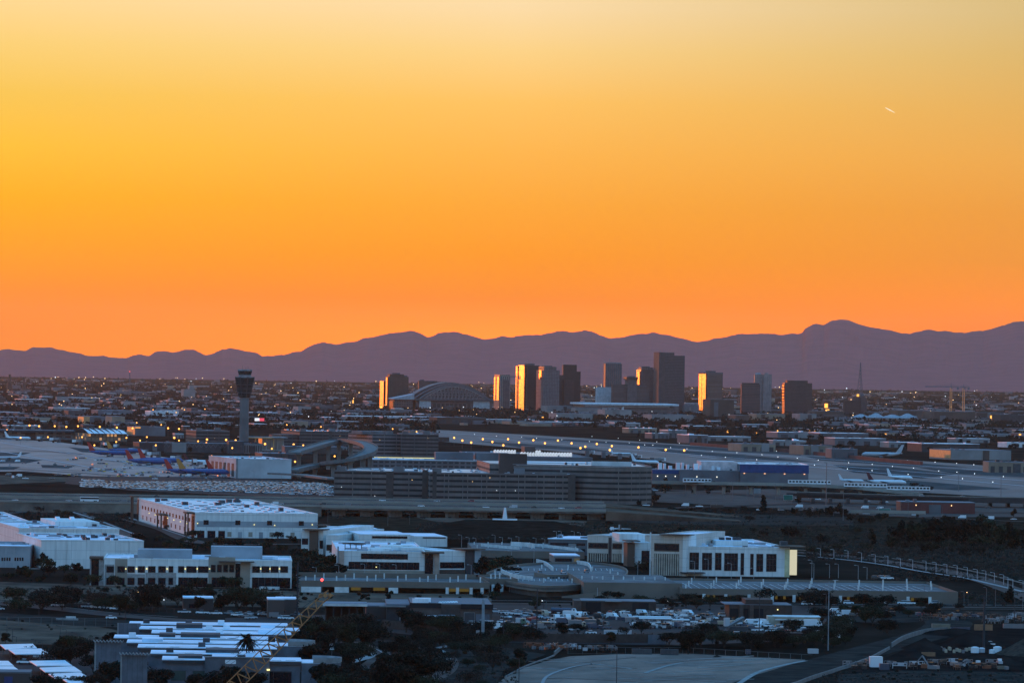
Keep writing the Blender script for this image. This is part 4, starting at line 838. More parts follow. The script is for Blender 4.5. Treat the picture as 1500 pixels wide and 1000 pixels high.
def garage(label, x0, x1, yb, yt, dep, th, m, cars=0, poly=None, name='parking_garage', tow=True):
    b = Bld(name, label, 'parking garage', x0, x1, yb, yt, th, dep)
    b.walls(m); b.roof(mat('deck_concrete', (.52, .51, .50), .38, var=.3, scale=.05, spec=.6), .9, mat('garage_wall', (.15, .14, .14), .8, scale=.05))
    if tow: b.part('stair_tower', mat('garage_wall'), (b.w*.02, b.w*.02+7, 1.5, 9, b.h+.2, b.h+4)); b.part('lift_house', mat('garage_wall'), (b.w*.6, b.w*.6+8, 12, 20, b.h+.2, b.h+4.5))
    rg = random.Random(int(x0))
    if b.w > 60:
        for f in ((.02, .97) if x0 > 600 else (.55, .93)): b.part('stair_core', mat('core_recess_shade', (.07, .06, .055), .8), (b.w*f, b.w*f+rg.uniform(3, 6), -.5, -.04, 0, b.h+rg.uniform(.5, 2.5)))  # stair cores, coloured dark for the shade of a recess
    for k in range(int(b.w/24)): u, z = rg.uniform(2, b.w-2), (rg.randrange(0, max(1, int(b.h/3.3)))+.8)*3.3; (b.part('bay_lamp', LAMPG['white' if k % 3 else 'warm'], (u, u+.45, -.25, -.04, z, z+.3)) if z < b.h-.5 else None)
    for k in range(cars):
        u, v = random.uniform(2, b.w-2), random.uniform(3, b.dep-4); q = (b.p.x+u*b.c-v*b.s, b.p.y+u*b.s+v*b.c, b.h+.15)
        car(q, b.th+pi/2, random.choice(('car', 'suv', 'suv', 'pickup')), random.choice(('white', 'silver', 'black', 'grey', 'white')), 0, group='cars on garage roof decks', what='%s car on a garage roof' % 'parked')
    return b
def garages():
    g1 = bandm('a', (.155, .128, .115)); g2 = bandm('b', (.085, .08, .08)); g3 = bandm('c', (.17, .155, .155))
    b = garage('dark three-level garage with cars on its roof, left end, right of the control tower', 439, 516, 656, 632, 120, 14, g2, 16); b.part('left_wing', g2, (-22, -.02, 8, 90, 0, b.h*.8))
    garage('small banded garage lit orange along its top, left of the control tower', 287, 336, 652, 631, 90, 12, g2, 0).part('lit_cap', WARMW, (-.5, 18, -.5, 40, 0, 0.1))
    b = garage('banded brown-grey garage in the middle, behind the looping viaduct', 545, 588, 668, 636.5, 90, 20, g3, 0); b.part('blank_block', mat('garage_wall'), (-6, 30, 20, 60, b.h+.2, b.h+4))
    garage('dark broad banded garage beside the middle one, behind the big garage', 588, 642, 669, 636, 80, 5, g2, 0)
    b = garage('left half of the big pale-banded parking garage in front of the viaduct', 489, 628, 730, 690, 150, -7, g1, 8)
    b = garage('right half of the big pale-banded parking garage above the freeway', 629, 838, 734, 693, 190, 3, g1, 14)
    for k in range(7): b.part('stair_tower', mat('garage_wall'), (b.w*(.1+.13*k), b.w*(.1+.13*k)+.5, -.35, -.03, 0, b.h+.9))
    # curved garage
    p = P(838, 738); b = Bld('curved_garage', 'round-fronted banded parking garage at the right end of the garages', 'parking garage', 822, 954, 736, 682, 4, 190); w_ = b.w; n = 16
    pts = [(w_*(i/n), -28*sin(pi*(i/n)**1.3)) for i in range(n+1)]+[(w_, b.dep), (-55, b.dep), (-55, 30)]
    z = b.Z(680, 900)-2
    b.mesh('wall', g1, MB().prism(pts, 0, z)); b.mesh('roof', mat('deck_concrete'), MB().prism([(x, y+1) for x, y in pts], z+.02, z+.2))
    mb = MB(); q = pts+[pts[0]]
    for a, c in zip(q, q[1:]): mb.bar((a[0], a[1], z+.7), (c[0], c[1], z+.7), .55, 4)
    b.mesh('parapet', mat('garage_wall'), mb); b.part('ramp_wall', mat('deck_concrete'), (w_*.35, w_*.8, 20, 21, z+.25, z+4))
    b.part('stair_block', BROWN, (-48, -26, 20, 29.9, 0, z+9)); b.part('roof_strip', ROOFW, (-40, w_*.9, 110, 150, z+.25, z+1.2))
    for k in range(10): car((b.p.x+random.uniform(0, w_*.9), b.p.y+random.uniform(20, 90), z+.25), random.uniform(1.4, 1.8), 'suv', random.choice(('white', 'black', 'silver')), 0, group='cars on garage roof decks', what='parked car on a garage roof')
    # terminal with saw-tooth skylights
    b = Bld('terminal', 'wide low terminal with two rows of glowing white slanted skylights', 'terminal', 700, 868, 684, 669, 4, 330); b.walls(GREY); b.roof(ROOFG, 1)
    for row, (x0, x1, y) in enumerate(((736, 757, 662.5), (772, 850, 663.5), (745, 780, 657), (796, 818, 658))):
        v = 90 if row < 2 else 230
        for k in range(int((x1-x0)/4.3)):
            u = b.U(x0+k*4.3); MB().prism([(u, v), (u+1.9, v), (u+3.6, v+40), (u+1.7, v+40)], b.h+.2, [b.h+3, b.h+4.2, b.h+4.2, b.h+3]).build('skylight', glow('skylight_lit', (.72, .84, 1), .62), b.root)
    b.part('roof_house', DARKW, (b.U(780), b.U(796), 120, 170, b.h+.2, b.h+10)); b.part('rear_hall', GREY, (20, b.w-10, b.dep+.05, b.dep+60, 0, b.h*.9))
    b = Bld('terminal', 'low grey terminal wing left of the skylit terminal behind the big garage', 'terminal', 545, 700, 686, 673, 3, 80); b.walls(facade('f_wingt', (.13, .13, .135), (.04, .05, .06), 6, 4, .3, .5)); b.roof(ROOFW, .8)
    for x0, x1 in ((640, 700), (700, 752)): b.part('roof_house', GREY, (b.U(x0), b.U(x1)-3, 40, 76, b.h+.2, b.h+7+x0 % 3))
    # lit footbridge
    b = Bld('footbridge', 'long footbridge with a glowing yellow strip between the garages', 'footbridge', 545, 688, 682, 669, -2, 6); u1 = b.w
    b.part('deck', GREY, (0, u1, 0, 6, b.h-2.6, b.h-1.5)); b.part('canopy', mat('deck_grey'), (0, u1, -.5, 6.5, b.h+.3, b.h+.8)); b.part('light_strip', glow('strip_yellow', (1, .85, .28), .9), (2, u1*.98, -.2, -.02, b.h-.6, b.h+.1))
    mb = MB()
    for k in range(16): mb.bar((u1*k/15, 0, b.h-1.5), (u1*k/15, 0, b.h+.3), .2, 4).bar((u1*k/15, 0, b.h-1.5), (u1*min(15, k+1)/15, 0, b.h+.3), .12, 3)
    b.mesh('truss', GREY, mb)
    for k in range(6): b.part('pier', GREY, (u1*(k+.5)/6-.6, u1*(k+.5)/6+.6, 2, 4, 0, b.h-2.62))
garages()
def terminals():
    for x, y in ((215, 640), (228, 652), (262, 645), (276, 652), (290, 646), (318, 652), (326, 640), (340, 656), (362, 652), (398, 657), (408, 648), (444, 652), (462, 646), (476, 652), (120, 640), (138, 652), (170, 647), (185, 641), (205, 645), (70, 640), (30, 641), (236, 622), (200, 619), (420, 622), (470, 625), (540, 632), (575, 628), (610, 632), (310, 668), (432, 676), (490, 668)):
        lamp(x, y+10, 10*dist(x, y+10)/F, 1.0, 'amber', arm=0, desc='glowing amber floodlight', group='amber apron floodlights', cat='floodlight', name='floodlight')
    b = Bld('terminal', 'long grey terminal with a dark roof ledge at the far left behind the apron', 'terminal', -40, 113, 642, 630, 6, 120); b.walls(facade('f_t4', (.22, .215, .22), (.06, .06, .07), 12, 5, .4, .5)); b.roof(ROOFG, 1)
    b.part('roof_ledge', DARKW, (-4, b.w+30, -8, -.05, b.h-1.5, b.h+1.2)); b.part('dark_bay', DARKW, (b.w*.5, b.w*.6, -1, -.05, 0, b.h*.9))
    b = Bld('terminal', 'terminal hall with a bright curved white roof and warm lit glass, left of the tower', 'terminal', 128, 186, 646, 635, 14, 120); b.walls(facade('f_thall', (.16, .14, .13), (.3, .24, .18), 5, 5, .35, .3, grough=.3, lit=.3, litcol=(1, .5, .2), lits=.5))
    mb = MB()
    for k in range(7):
        u0, u1 = b.w*k/7, b.w*(k+.9)/7; n = 6; z0 = b.h+.5
        for i in range(n):
            f, g_ = i/n, (i+1)/n; mb.quad((u0, -8+f*130, z0+7*sin(pi*f)), (u1, -8+f*130, z0+5*sin(pi*f)), (u1, -8+g_*130, z0+5*sin(pi*g_)), (u0, -8+g_*130, z0+7*sin(pi*g_)))
    mb.build('roof', ROOFW, b.root); b.part('roof_edge', BROWN, (-3, b.w+3, -9, -.1, b.h+.02, b.h+.45))
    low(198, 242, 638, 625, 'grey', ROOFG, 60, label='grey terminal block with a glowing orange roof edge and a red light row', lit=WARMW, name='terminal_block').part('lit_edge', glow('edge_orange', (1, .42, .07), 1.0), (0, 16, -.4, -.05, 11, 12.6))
    low(204, 262, 660, 648, 'dark', ROOFG, 40, label='dark pier building under a grey roof, left of the tower base', name='pier_building'); 
    b = low(240, 336, 662, 648.5, 'dark', ROOFG, 30, th=3, label='dark truss-sided concourse running left from the control tower base', name='concourse'); mb = MB()
    for k in range(14): mb.bar((b.w*k/14, -.3, b.h*.55), (b.w*(k+.5)/14, -.3, b.h*.95), .25, 3).bar((b.w*(k+.5)/14, -.3, b.h*.95), (b.w*(k+1)/14, -.3, b.h*.55), .25, 3)
    b.mesh('truss', GREY, mb)
    low(335, 357, 664, 646, 'dark', ROOFG, 30, th=8, label='dark cube building at the foot of the control tower', name='tower_annex')
    b = low(357, 384, 664, 650, 'pale', ROOFG, 30, th=8, label='pale columned block just right of the control tower foot', name='columned_block')
    for k in range(8): b.win(DARKW, b.w*(k+.2)/8, b.w*(k+.75)/8, 1, b.h-1.5)
    # canopy building, orange light painted on its beams
    b = Bld('station', 'small glass station whose flat canopy edge glows orange, right of the tower', 'station', 373, 416, 660, 641, 8, 50); b.walls(facade('f_station', (.3, .29, .28), (.2, .2, .2), 7, 20, .2, .1, grough=.3), u0=b.w*.25)
    b.part('canopy', mat('deck_grey'), (-18, b.w+4, -6, 40, b.h+.02, b.h+1.2)); b.part('canopy_edge', WARMW, (-18.3, b.w*.6, -6.4, -6.03, b.h-.5, b.h+1))
    for u in (-12, 0, 22): b.part('column', WARMW, (u, u+1.6, -4, -2.4, 0, b.h))
    low(417, 500, 664, 654, 'grey', ROOFG, 60, th=6, label='low grey block between the station and the looping viaduct', name='terminal_block')
    low(384, 440, 690, 664, 'dark', ROOFG, 60, th=10, label='dark dim building standing behind the pale cargo shed', name='terminal_block', d=5600)
    # cargo shed
    b = Bld('cargo_shed', 'pale windowless cargo shed with bright white roof below the control tower', 'shed', 346, 426.5, 700, 673, 13, 150); b.walls(mat('shed_wall', (.44, .45, .46), .7, scale=.03)); b.roof(ROOFW, 1.0, mat('shed_wall'))
    for k in range(6): b.win(DARKW, 12+k*22, 26+k*22, 1, b.h*.78, name='dock_door', face='left')
    for u in (10, 34, 52): b.part('roof_unit', GREY, (u, u+2, 30, 33, b.h+.3, b.h+1.8))
    b.part('corner_post', mat('deck_grey'), (-.4, 1.4, -.4, -.02, 0, b.h+1))
    # blue-topped hangar and its low wing
    b = Bld('hangar', 'wide grey hangar with a deep blue band along its upper wall', 'hangar', 1084, 1184, 709, 680, 2, 110); b.walls(mat('hangar_wall', (.12, .125, .14), .7, scale=.05)); b.part('blue_band', BLUEW, (-.3, b.w+.3, -.3, -.03, b.h*.60, b.h+.3)); b.roof(ROOFW, .7)
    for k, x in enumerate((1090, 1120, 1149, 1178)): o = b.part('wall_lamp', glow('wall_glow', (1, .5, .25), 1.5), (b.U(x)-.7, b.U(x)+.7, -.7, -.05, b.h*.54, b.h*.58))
    b.part('sunlit_bay', mat('pale_sunlit_tint', (.62, .50, .48), .7), (b.U(1030), -.35, 30, 90, 0, b.h*1.1))  # pink sunlight put into the bay's colour
    b2 = Bld('hangar_wing', 'low dark wing with a thin blue stripe left of the deep blue banded hangar', 'hangar', 955, 1083, 707, 688, 2, 60); b2.walls(mat('hangar_wall')); b2.roof(ROOFG, .6); b2.part('blue_band', BLUEW, (0, b2.U(994), -.25, -.03, b2.h*.72, b2.h+.2)); b2.part('projecting_bay', mat('hangar_wall'), (b2.U(995), b2.U(1026), -6, -.03, 0, b2.h*1.06))
    for x in (963, 975, 989, 1020, 1050): b2.part('wall_lamp', glow('wall_white', (.9, .85, .7), 2), (b2.U(x)-.4, b2.U(x)+.4, -6.6 if x in (1020,) else -.5, -6.05 if x in (1020,) else -.05, b2.h*.5, b2.h*.58))
    for k in range(11): b2.part('roof_unit', ROOFW, (b2.U(965)+k*5.6, b2.U(965)+k*5.6+random.uniform(2, 4), 10+k % 3*12, 16+k % 3*12, b2.h+.2, b2.h+random.uniform(3, 7)))
    b = low(1393, 1481, 673, 659, 'pale', ROOFG, 90, th=13, label='long cream hangar block with its left end lit, far right edge of the runway', lit=WARMW, name='hangar_block')
    b = low(1448, 1520, 692, 676.5, 'tan', ROOFG, 40, th=4, label='row of tan shed bays with lamps at the far right of the runway', name='shed_row', doors=6)
    b = low(1218, 1256, 671, 657.5, 'grey', ROOFG, 60, th=4, label='plain grey hangar standing left of the parked grey widebody', name='hangar', doors=2)
    t = tag(MB().ribbon([P(x, y).to_tuple() for x, y in ((1012, 652), (1080, 657), (1160, 663), (1222, 669), (1290, 676), (1350, 681))], 3, 0, 4.5).build('perimeter_wall', mat('brick_red', (.14, .045, .04), .85, scale=.05)), 'long low dark red wall along the far side of the runway', 'wall')
terminals()
def planes():
    rf = mat('fin_red', (.5, .04, .03), .5); mat('fin_maroon', (.10, .02, .03), .5); mat('fin_orange', (.55, .22, .05), .5)
    Lp = 38
    for lab, x, y, L, hd, body, fin in (
        ('deep blue jet with a tall red tail, leftmost of the blue jets at the gates', 160, 669, 50, -6, 'jetblue', 'fin_red'),
        ('deep blue jet half hidden behind the leftmost blue jet, orange-red tail', 184, 665, 46, -8, 'jetblue', 'fin_orange'),
        ('deep blue jet with a red tail, foremost of the second gate pair', 218, 682, 50, -8, 'jetblue', 'fin_red'),
        ('deep blue jet with a red tail, rearmost of the second gate pair', 236, 680, 50, -8, 'jetblue', 'fin_red'),
        ('deep blue jet with a leaning red tail just left of the cargo shed group', 277, 697, 48, -8, 'jetblue', 'fin_red'),
        ('deep blue jet with an orange-edged red tail, largest of the blue jets', 298, 698, 52, -8, 'jetblue', 'fin_orange'),
        ('deep blue jet with a red tail tucked against the pale cargo shed', 336, 697, 46, -8, 'jetblue', 'fin_red'),
        ('white jet with a small dark red tail behind the blue jets', 292, 680, 40, -8, 'white', 'fin_maroon'),
        ('white jet with a white tail parked at the far left behind the apron', 26, 645, 44, -10, 'white', 'white'),
        ('small white jet taxiing on the apron at the left edge', 12, 674, 34, 178, 'silver', 'white'),
        ('white jet nosing in beyond the skylit terminal, left of its neighbour', 909, 668, 38, -30, 'white', 'white'),
        ('white jet with a tall sunlit white tail right of the skylit terminal', 945, 681, 46, -35, 'white', 'white'),
        ('grey-white widebody jet with a pale tail parked before the far hangars', 1292, 671, 64, 176, 'silver', 'silver'),
        ('white jet turned towards the viewer on the right taxiway', 1318, 704, 44, -50, 'white', 'white'),
        ('white jet with a dark maroon tail parked by the right viaduct', 1299, 711, 46, -6, 'white', 'fin_maroon'),
        ('small white jet with a white tail at the left end of the right viaduct trains', 1247, 707, 30, -10, 'white', 'white')):
        p = P(x, y); liner(lab, p.to_tuple(), radians(hd), L*(.95 if body == 'jetblue' else .8), body, fin, 'airliners on the ground', wing='silver')
planes()
def lots():
    # packed car park below the control tower: nearest 300 as cars, the rest as one mass
    rng = random.Random(5); spots = []
    for r in range(46):
        yy = 700+26*(r/45)**.9
        for c in range(60):
            x = 120+c*7.6+(r*2.3) % 7.6+rng.uniform(-1.2, 1.2)
            lo, hi = (703+(x-130)*.012, 714+(x-130)*.034) if x < 480 else (712, 726+(x-480)*.04)
            if not lo < yy < hi or r % 4 == 3 or (x > 486 and yy < 725) or (345 > x > 150 and yy < 706): continue
            if rng.random() < .12: continue
            spots.append((x, yy+rng.uniform(-.2, .2)))
    spots.sort(key=lambda s: -s[1]); lab = lambda c: '%s parked car in the packed lot between cargo shed and freeway' % c
    mb = MB()
    for i, (x, y) in enumerate(spots):
        p = P(x, y, .2); rz = .25+rng.choice((0, pi))+rng.uniform(-.06, .06); c = rng.choice(('white', 'white', 'white', 'white', 'silver', 'silver', 'black', 'grey'))
        if i < 290: car(p, rz, rng.choice(('car', 'suv')), c, 0, lab({'silver': 'silver-grey', 'grey': 'dark grey'}.get(c, c)), 'cars packed in the rental lot')
        else:
            s = MB(); prof(s, SHAPES['car'][2], -.9, .9, .06); k = len(mb.v); s.mi = 1; prof(s, SHAPES['car'][3], -.85, .85, .16)
            mb.v += [(p.x+a*cos(rz)-b*sin(rz), p.y+a*sin(rz)+b*cos(rz), z+.2) for a, b, z in s.v]; mb.f += [tuple(k+q for q in f) for f in s.f]; mb.m += [{'white': 0, 'silver': 1, 'grey': 2, 'black': 3, 'red': 1}[c] if q == 0 else 4 for q in s.m]
    tag(mb.build('packed_cars', [PAINT['white'], PAINT['silver'], PAINT['grey'], PAINT['black'], glassm]), kind='stuff')
    for k in range(44):                                              # service vehicles on the apron and loose cars on the verge
        x = random.uniform(0, 330); y = random.choice((random.uniform(696, 702), 676+x*.07+random.uniform(-4, 6))); car(P(x, y, .2), random.uniform(0, 6.3), random.choice(('van', 'pickup', 'suv')), random.choice(('white', 'silver', 'blue', 'grey')), 0, what='small service vehicle')
lots()
def apron_clutter():
    R = random.Random(77); isl = mat('infield_dirt')
    for k, q in enumerate(([(-40, 672), (20, 670), (62, 674), (40, 678), (-40, 679)], [(-20, 663), (45, 663), (30, 667), (-20, 668)], [(60, 681), (110, 682), (100, 686), (62, 685)], [(100, 655), (180, 661), (190, 665), (120, 662)], [(-40, 683), (30, 684), (20, 688), (-40, 688)])): patch('infield', q, .3+.01*k, isl)
    rubber = mat('tyre_marks', (.10, .09, .088), .8, spec=.1)
    for k in range(34):
        x, y = (R.uniform(0, 300), R.uniform(650, 694)) if k < 14 else (R.uniform(700, 1480), 0)
        if y == 0: y = 641+(x-700)*.064+R.uniform(-6, 9)
        L = R.uniform(30, 150); road('tyre_mark', [(x, y), (x+L/2, y+L*.03+R.uniform(-.4, .4)), (x+L, y+L*.066)], R.uniform(2, 7), .55+.003*k, rubber)
    def cart(p, a):
        t = thing('baggage_cart', 'x', 'cart', p, a)
        for k in range(3): MB().box(k*3.4, k*3.4+2.6, -.8, .8, .5, 1.9).build('wagon', PAINT[R.choice(('grey', 'blue', 'silver'))], t)
        MB().box(10.2, 12.6, -.8, .8, .3, 1.3).build('tug', PAINT[R.choice(('white', 'yellow'))], t); return t
    for k in range(46):
        x, y = R.uniform(110, 335), R.uniform(664, 699)
        if y < 658+x*.08: y = 662+x*.085
        auto(cart(P(x, y, .2).to_tuple(), R.uniform(0, 6.3)), 'line of baggage carts')
    def bridge(x, y, a):                                             # passenger boarding bridges along the concourse
        t = thing('jet_bridge', 'x', 'jet bridge', P(x, y).to_tuple(), a); MB().box(0, 26, -1.5, 1.5, 3.6, 6.4).build('tunnel', mat('deck_grey'), t); MB().box(26.05, 30, -2, 2, 3.4, 6.6).build('cab', PAINT['white'], t); MB().cyl(0, 0, 2.6, 0, 7, 10).build('rotunda', GREY, t); MB().box(20, 21, -1.2, 1.2, 0, 3.58).build('leg', tyre, t); auto(t, 'grey boarding bridge')
    for x, y in ((150, 655), (172, 658), (196, 664), (214, 667), (232, 670), (262, 676), (284, 681), (305, 684), (60, 646), (86, 648), (118, 651)): bridge(x, y, R.uniform(-1.9, -1.2))
    for x, y in ((860, 664), (884, 666), (908, 668), (930, 671), (955, 675)): bridge(x, y+4, R.uniform(.6, 1.4))
    # low service buildings that crowd the terminal side
    for k in range(46):
        x = R.uniform(-20, 640); y = R.uniform(622, 668)
        if x < 330 and y > 640+x*.03: continue
        if 335 < x < 372: continue
        h = R.uniform(3, 7); w_ = R.uniform(8, 34); low(x, x+w_, y, y-h, R.choice(('grey', 'dark', 'brown', 'grey', 'pale', 'tan')), R.choice((ROOFG, ROOFG, ROOFW)), R.uniform(15, 50), th=R.choice((4, 10, 14)), desc='small %s terminal-side building' % R.choice(('flat', 'plain', 'boxy')), name='service_building', doors=R.choice((0, 3)))
    for k in range(36):                                              # vehicles on the roads right of the bridge
        x = R.uniform(945, 1500); y = R.choice((717+(x-940)*.055, 744+(x-1060)*.04, 742+(x-1000)*.01))+R.uniform(-1.2, 1.2); car(P(x, y, .5).to_tuple(), R.uniform(-.3, .3)+R.choice((0, pi)), R.choice(('car', 'suv', 'van', 'pickup')), R.choice(('white', 'silver', 'black', 'grey', 'white')), 0, what='%s car on the airport roads' % 'small')
apron_clutter()
# ------------------------------------------------------------------ freeway, viaducts, river flats
def land_mid():
    patch('river_flat', [(480, 746), (900, 752), (1560, 760), (1560, 830), (1180, 815), (900, 790), (480, 775)], .06, scrub)
    patch('dirt_bank', [(600, 756), (700, 757), (860, 763), (855, 770), (640, 764)], .10, dirtm); patch('dirt_flat', [(860, 752), (1060, 752), (1250, 758), (1250, 770), (1000, 768), (870, 762)], .12, mat('dirt_dusk', (.065, .05, .042), .95, col2=(.026, .022, .02), scale=.04, detail=9, stretch=(.4, 1.5, 1), spec=0))
    patch('dirt_flat', [(-60, 738), (205, 745), (205, 750), (150, 752), (-60, 746)], .12, dirtm); patch('dirt_flat', [(30, 853), (440, 866), (720, 870), (720, 882), (440, 890), (-60, 880), (-60, 850)], .12, dirtm)
    patch('dirt_flat', [(1130, 716), (1260, 727), (1560, 740), (1560, 757), (1300, 757), (1100, 742), (960, 735), (960, 720)], .11, asph2)
    # scrubby bank in front of the bridge
    mb = MB(); q = [P(x, y) for x, y in ((598, 788), (860, 790), (855, 772), (640, 768))]
    mb.prism([p.xy for p in q], 0, 5, [(q[0].x+25, q[0].y+120), (q[1].x-25, q[1].y+120), (q[2].x-20, q[2].y-40), (q[3].x+20, q[3].y-40)]); struct('river_bank', mb, mat('bank_scrub', (.024, .022, .018), .95, col2=(.005, .006, .005), scale=.12, detail=9, spec=0))
    for k, (pts, wd, m) in enumerate((([(-40, 757), (90, 747), (145, 765), (195, 786)], 10, asph2), ([(190, 761), (240, 775), (300, 796), (445, 797)], 12, asph2), ([(940, 716), (1060, 722), (1200, 736), (1350, 748), (1520, 752)], 18, asph), ([(1060, 742), (1180, 746), (1300, 756), (1520, 765)], 12, asph2), ([(880, 748), (1000, 744), (1170, 738), (1250, 738)], 14, asph))):
        road('road', pts, wd, .3+k*.05, m)
    for k, pts in enumerate(([(145, 763), (197, 783)], [(190, 759), (282, 790)], [(92, 746), (145, 763)])): road('kerb', pts, 2, .55+k*.03, kerbm)
    road('curving_road', [(1165, 809), (1240, 815), (1300, 823), (1380, 836), (1440, 850), (1500, 872), (1540, 892)], 14, .42, asph2); road('sidewalk', [(1165, 814), (1240, 821), (1300, 829), (1350, 838), (1410, 847), (1450, 856), (1500, 868)], 3, .62, kerbm); road('sidewalk', [(1165, 806), (1240, 811), (1300, 818), (1380, 829), (1440, 841), (1510, 858)], 2.6, .62, dirt)
land_mid()
def freeway():
    bm = mat('bridge_concrete', (.27, .24, .205), .8, scale=.05, detail=6); rd = mat('freeway_asphalt', (.034, .033, .034), .85, scale=.03, stretch=(.1, 1.6, 1), var=.5, spec=.05)
    for nm, d, w_, z in (('freeway', 3815, 84, 6.8), ('freeway', 3935, 80, 7.2)):
        xa, xb, xc = at(-120, d).x, at(474, d).x, at(886, d).x
        mb = MB(); mb.prism([(xa, d-w_/2-9), (xb, d-w_/2-9), (xb, d+w_/2+9), (xa, d+w_/2+9)], 0, z-.35, [(xa, d-w_/2), (xb, d-w_/2), (xb, d+w_/2), (xa, d+w_/2)]); struct('freeway_embankment', mb, dirtm)
        struct('freeway_road', MB().box(xa, xb, d-w_/2, d+w_/2, z-.3, z), rd)
        t = thing('freeway_barrier', '%s concrete barrier along the left freeway stretch' % ('near' if d < 3900 else 'far'), 'barrier', (xa, d, 0)); 
        for s in (-1, 1): MB().box(0, xb-xa, s*w_/2-.3, s*w_/2+.3, z-.3, z+1.1).build('barrier_wall', bm, t)
        t = thing('freeway_bridge', 'long %s freeway bridge on dark pier groups beside the river bank' % ('near' if d < 3900 else 'far'), 'bridge', (xb, d, 0), 0, 'parallel freeway bridges'); L = xc-xb
        MB().box(0, L, -w_/2, w_/2, z-.3, z).build('deck', rd, t)
        for s in (-1, 1): MB().box(0, L, s*w_/2-.3, s*w_/2+.3, z-1.0, z+1.1).build('barrier_wall', bm, t)
        MB().box(0, L, -w_/2+.6, w_/2-.6, z-2.1, z-.32).build('girder', mat('girder_concrete', (.20, .19, .18), .8), t)
        for k in range(10):
            u = L*(k+.35)/10
            for j in range(4): MB().box(u+j*L*.012, u+j*L*.012+2.2, -w_/2+6+j*1.5, -w_/2+9+j*1.5, 0, z-2.12).build('pier', mat('girder_concrete'), t)
            MB().box(u-1, u+L*.036+3.2, -w_/2+4, w_/2-6, z-3, z-2.12).build('pier_cap', mat('girder_concrete'), t)
        for j in range(-2, 3): struct('lane_line', MB().box(xa, xc, d+j*w_/6-.14, d+j*w_/6+.14, z+.01, z+.03), paintw)
        e = at(960, d).x; MB_ = MB().prism([(xc, d-w_/2-4), (e+60, d-20), (e+60, d+20), (xc, d+w_/2+4)], 0, [z-.2, .3, .3, z-.2]); struct('freeway_ramp', MB_, dirtm)
    cols = ('white', 'silver', 'black', 'grey', 'white', 'red')
    for i, (x, y) in enumerate(((22, 729), (101, 731), (263, 731), (297, 731), (320, 731), (340, 734), (402, 732), (411, 734.5), (473, 734.5), (508, 735), (617, 736.5), (690, 734), (712, 738), (752, 739), (782, 741), (815, 740.5), (822, 742), (847, 742), (560, 731), (640, 731.5), (230, 727), (180, 728.5))):
        near = y > 723+x*.013+3; d = (3790 if near else 3925)+(i % 3)*12; p = at(x, d, 7); car((p.x, d, 6.85 if near else 7.25), random.choice((0, pi)), random.choice(('car', 'suv', 'van')), cols[i % 6], 1, what='%s car driving on the freeway' % cols[i % 6])
    # coach
    p = at(131, 3800, 7); t = thing('coach', 'white coach with a dark window band driving on the left freeway', 'coach', (p.x, p.y, 6.85)); MB().box(-6.5, 6.5, -1.3, 1.3, .5, 3.5).build('body', PAINT['white'], t); MB().box(-6.2, 6.55, -1.34, 1.34, 1.9, 3.1).build('window_band', glassm, t)
    for x in (-4, 3.6, 4.8): MB().box(x-.5, x+.5, -1.33, 1.33, .02, 1).build('wheel', tyre, t)
    # dark overpass at right
    pts = [at(1166, 4420), at(1300, 4360), at(1420, 4330), at(1560, 4330)]; 
    t = thing('overpass', 'long dark overpass crossing the right edge in front of the jetliners', 'bridge', (0, 0, 0)); dk = mat('overpass_dark', (.045, .042, .042), .8)
    MB().ribbon([(p.x, p.y) for p in pts], 26, 4.8, 7).build('deck', rd, t); MB().ribbon([(p.x, p.y-13.3) for p in pts], .6, 3.6, 8).build('barrier_wall', dk, t); MB().ribbon([(p.x, p.y+13.3) for p in pts], .6, 4.8, 8).build('barrier_wall', bm, t)
    for x in range(1190, 1540, 26): p = at(x, 4350); MB().box(p.x-1.2, p.x+1.2, p.y-8, p.y+8, 0, 4.7).build('pier', dk, t)
    for x, c in ((1302, 'white'), (1350, 'silver'), (1410, 'white')): p = at(x, 4352, 7); car((p.x, 4350, 7.02), 0, 'car', c, 1, what=c+' car crossing the dark overpass')
    # low beige bridge below
    t = thing('road_bridge', 'short beige road bridge below the dark overpass', 'bridge', P(1300, 757).to_tuple(), radians(-4)); MB().box(-28, 28, -6, 6, 2.6, 4.4).build('deck', bm, t); MB().box(-28, 28, -6.3, -6.02, 3, 5.2).build('barrier_wall', bm, t)
    for u in (-22, 0, 22): MB().box(u-1, u+1, -4, 4, 0, 2.58).build('pier', dk, t)
    b = low(1320, 1428, 751, 735, 'brown', ROOFG, 30, th=3, label='low brick-red building with small lamps under the dark overpass', name='brick_building')
    b.part('brick_front', mat('brick_red'), (0, b.w, -.3, -.03, 0, b.h*.95))
    for u in (.2, .42, .68): b.part('wall_lamp', LAMPG['warm'], (b.w*u-.25, b.w*u+.25, -.8, -.35, b.h*.7, b.h*.8))
    # people-mover viaduct at right with two trains
    pts = [at(930, 4660), at(1060, 4640), at(1180, 4640), at(1260, 4620), at(1345, 4560)]; zz = [9.5, 9.5, 9.3, 8, 5]; pts = [(p.x, p.y, z) for p, z in zip(pts, zz)]
    t = thing('train_viaduct', 'straight concrete train viaduct on thick piers in front of the hangars', 'viaduct', (0, 0, 0)); MB().ribbon(pts, 11, -1.6, 0).build('deck', bm, t)
    for s in (-5.5, 5.5): MB().ribbon([(x, y+s, z) for x, y, z in pts], .4, -1.2, 1.0).build('parapet', bm, t)
    for k in range(13):
        f = k/12*(len(pts)-1); i = min(int(f), len(pts)-2); q = Vector(pts[i]).lerp(Vector(pts[i+1]), f-i); MB().cyl(q.x, q.y, 1.5, 0, q.z-3.4, 8).cyl(q.x, q.y, 1.5, q.z-3.4, q.z-1.62, 8, 4).build('pier', bm, t)
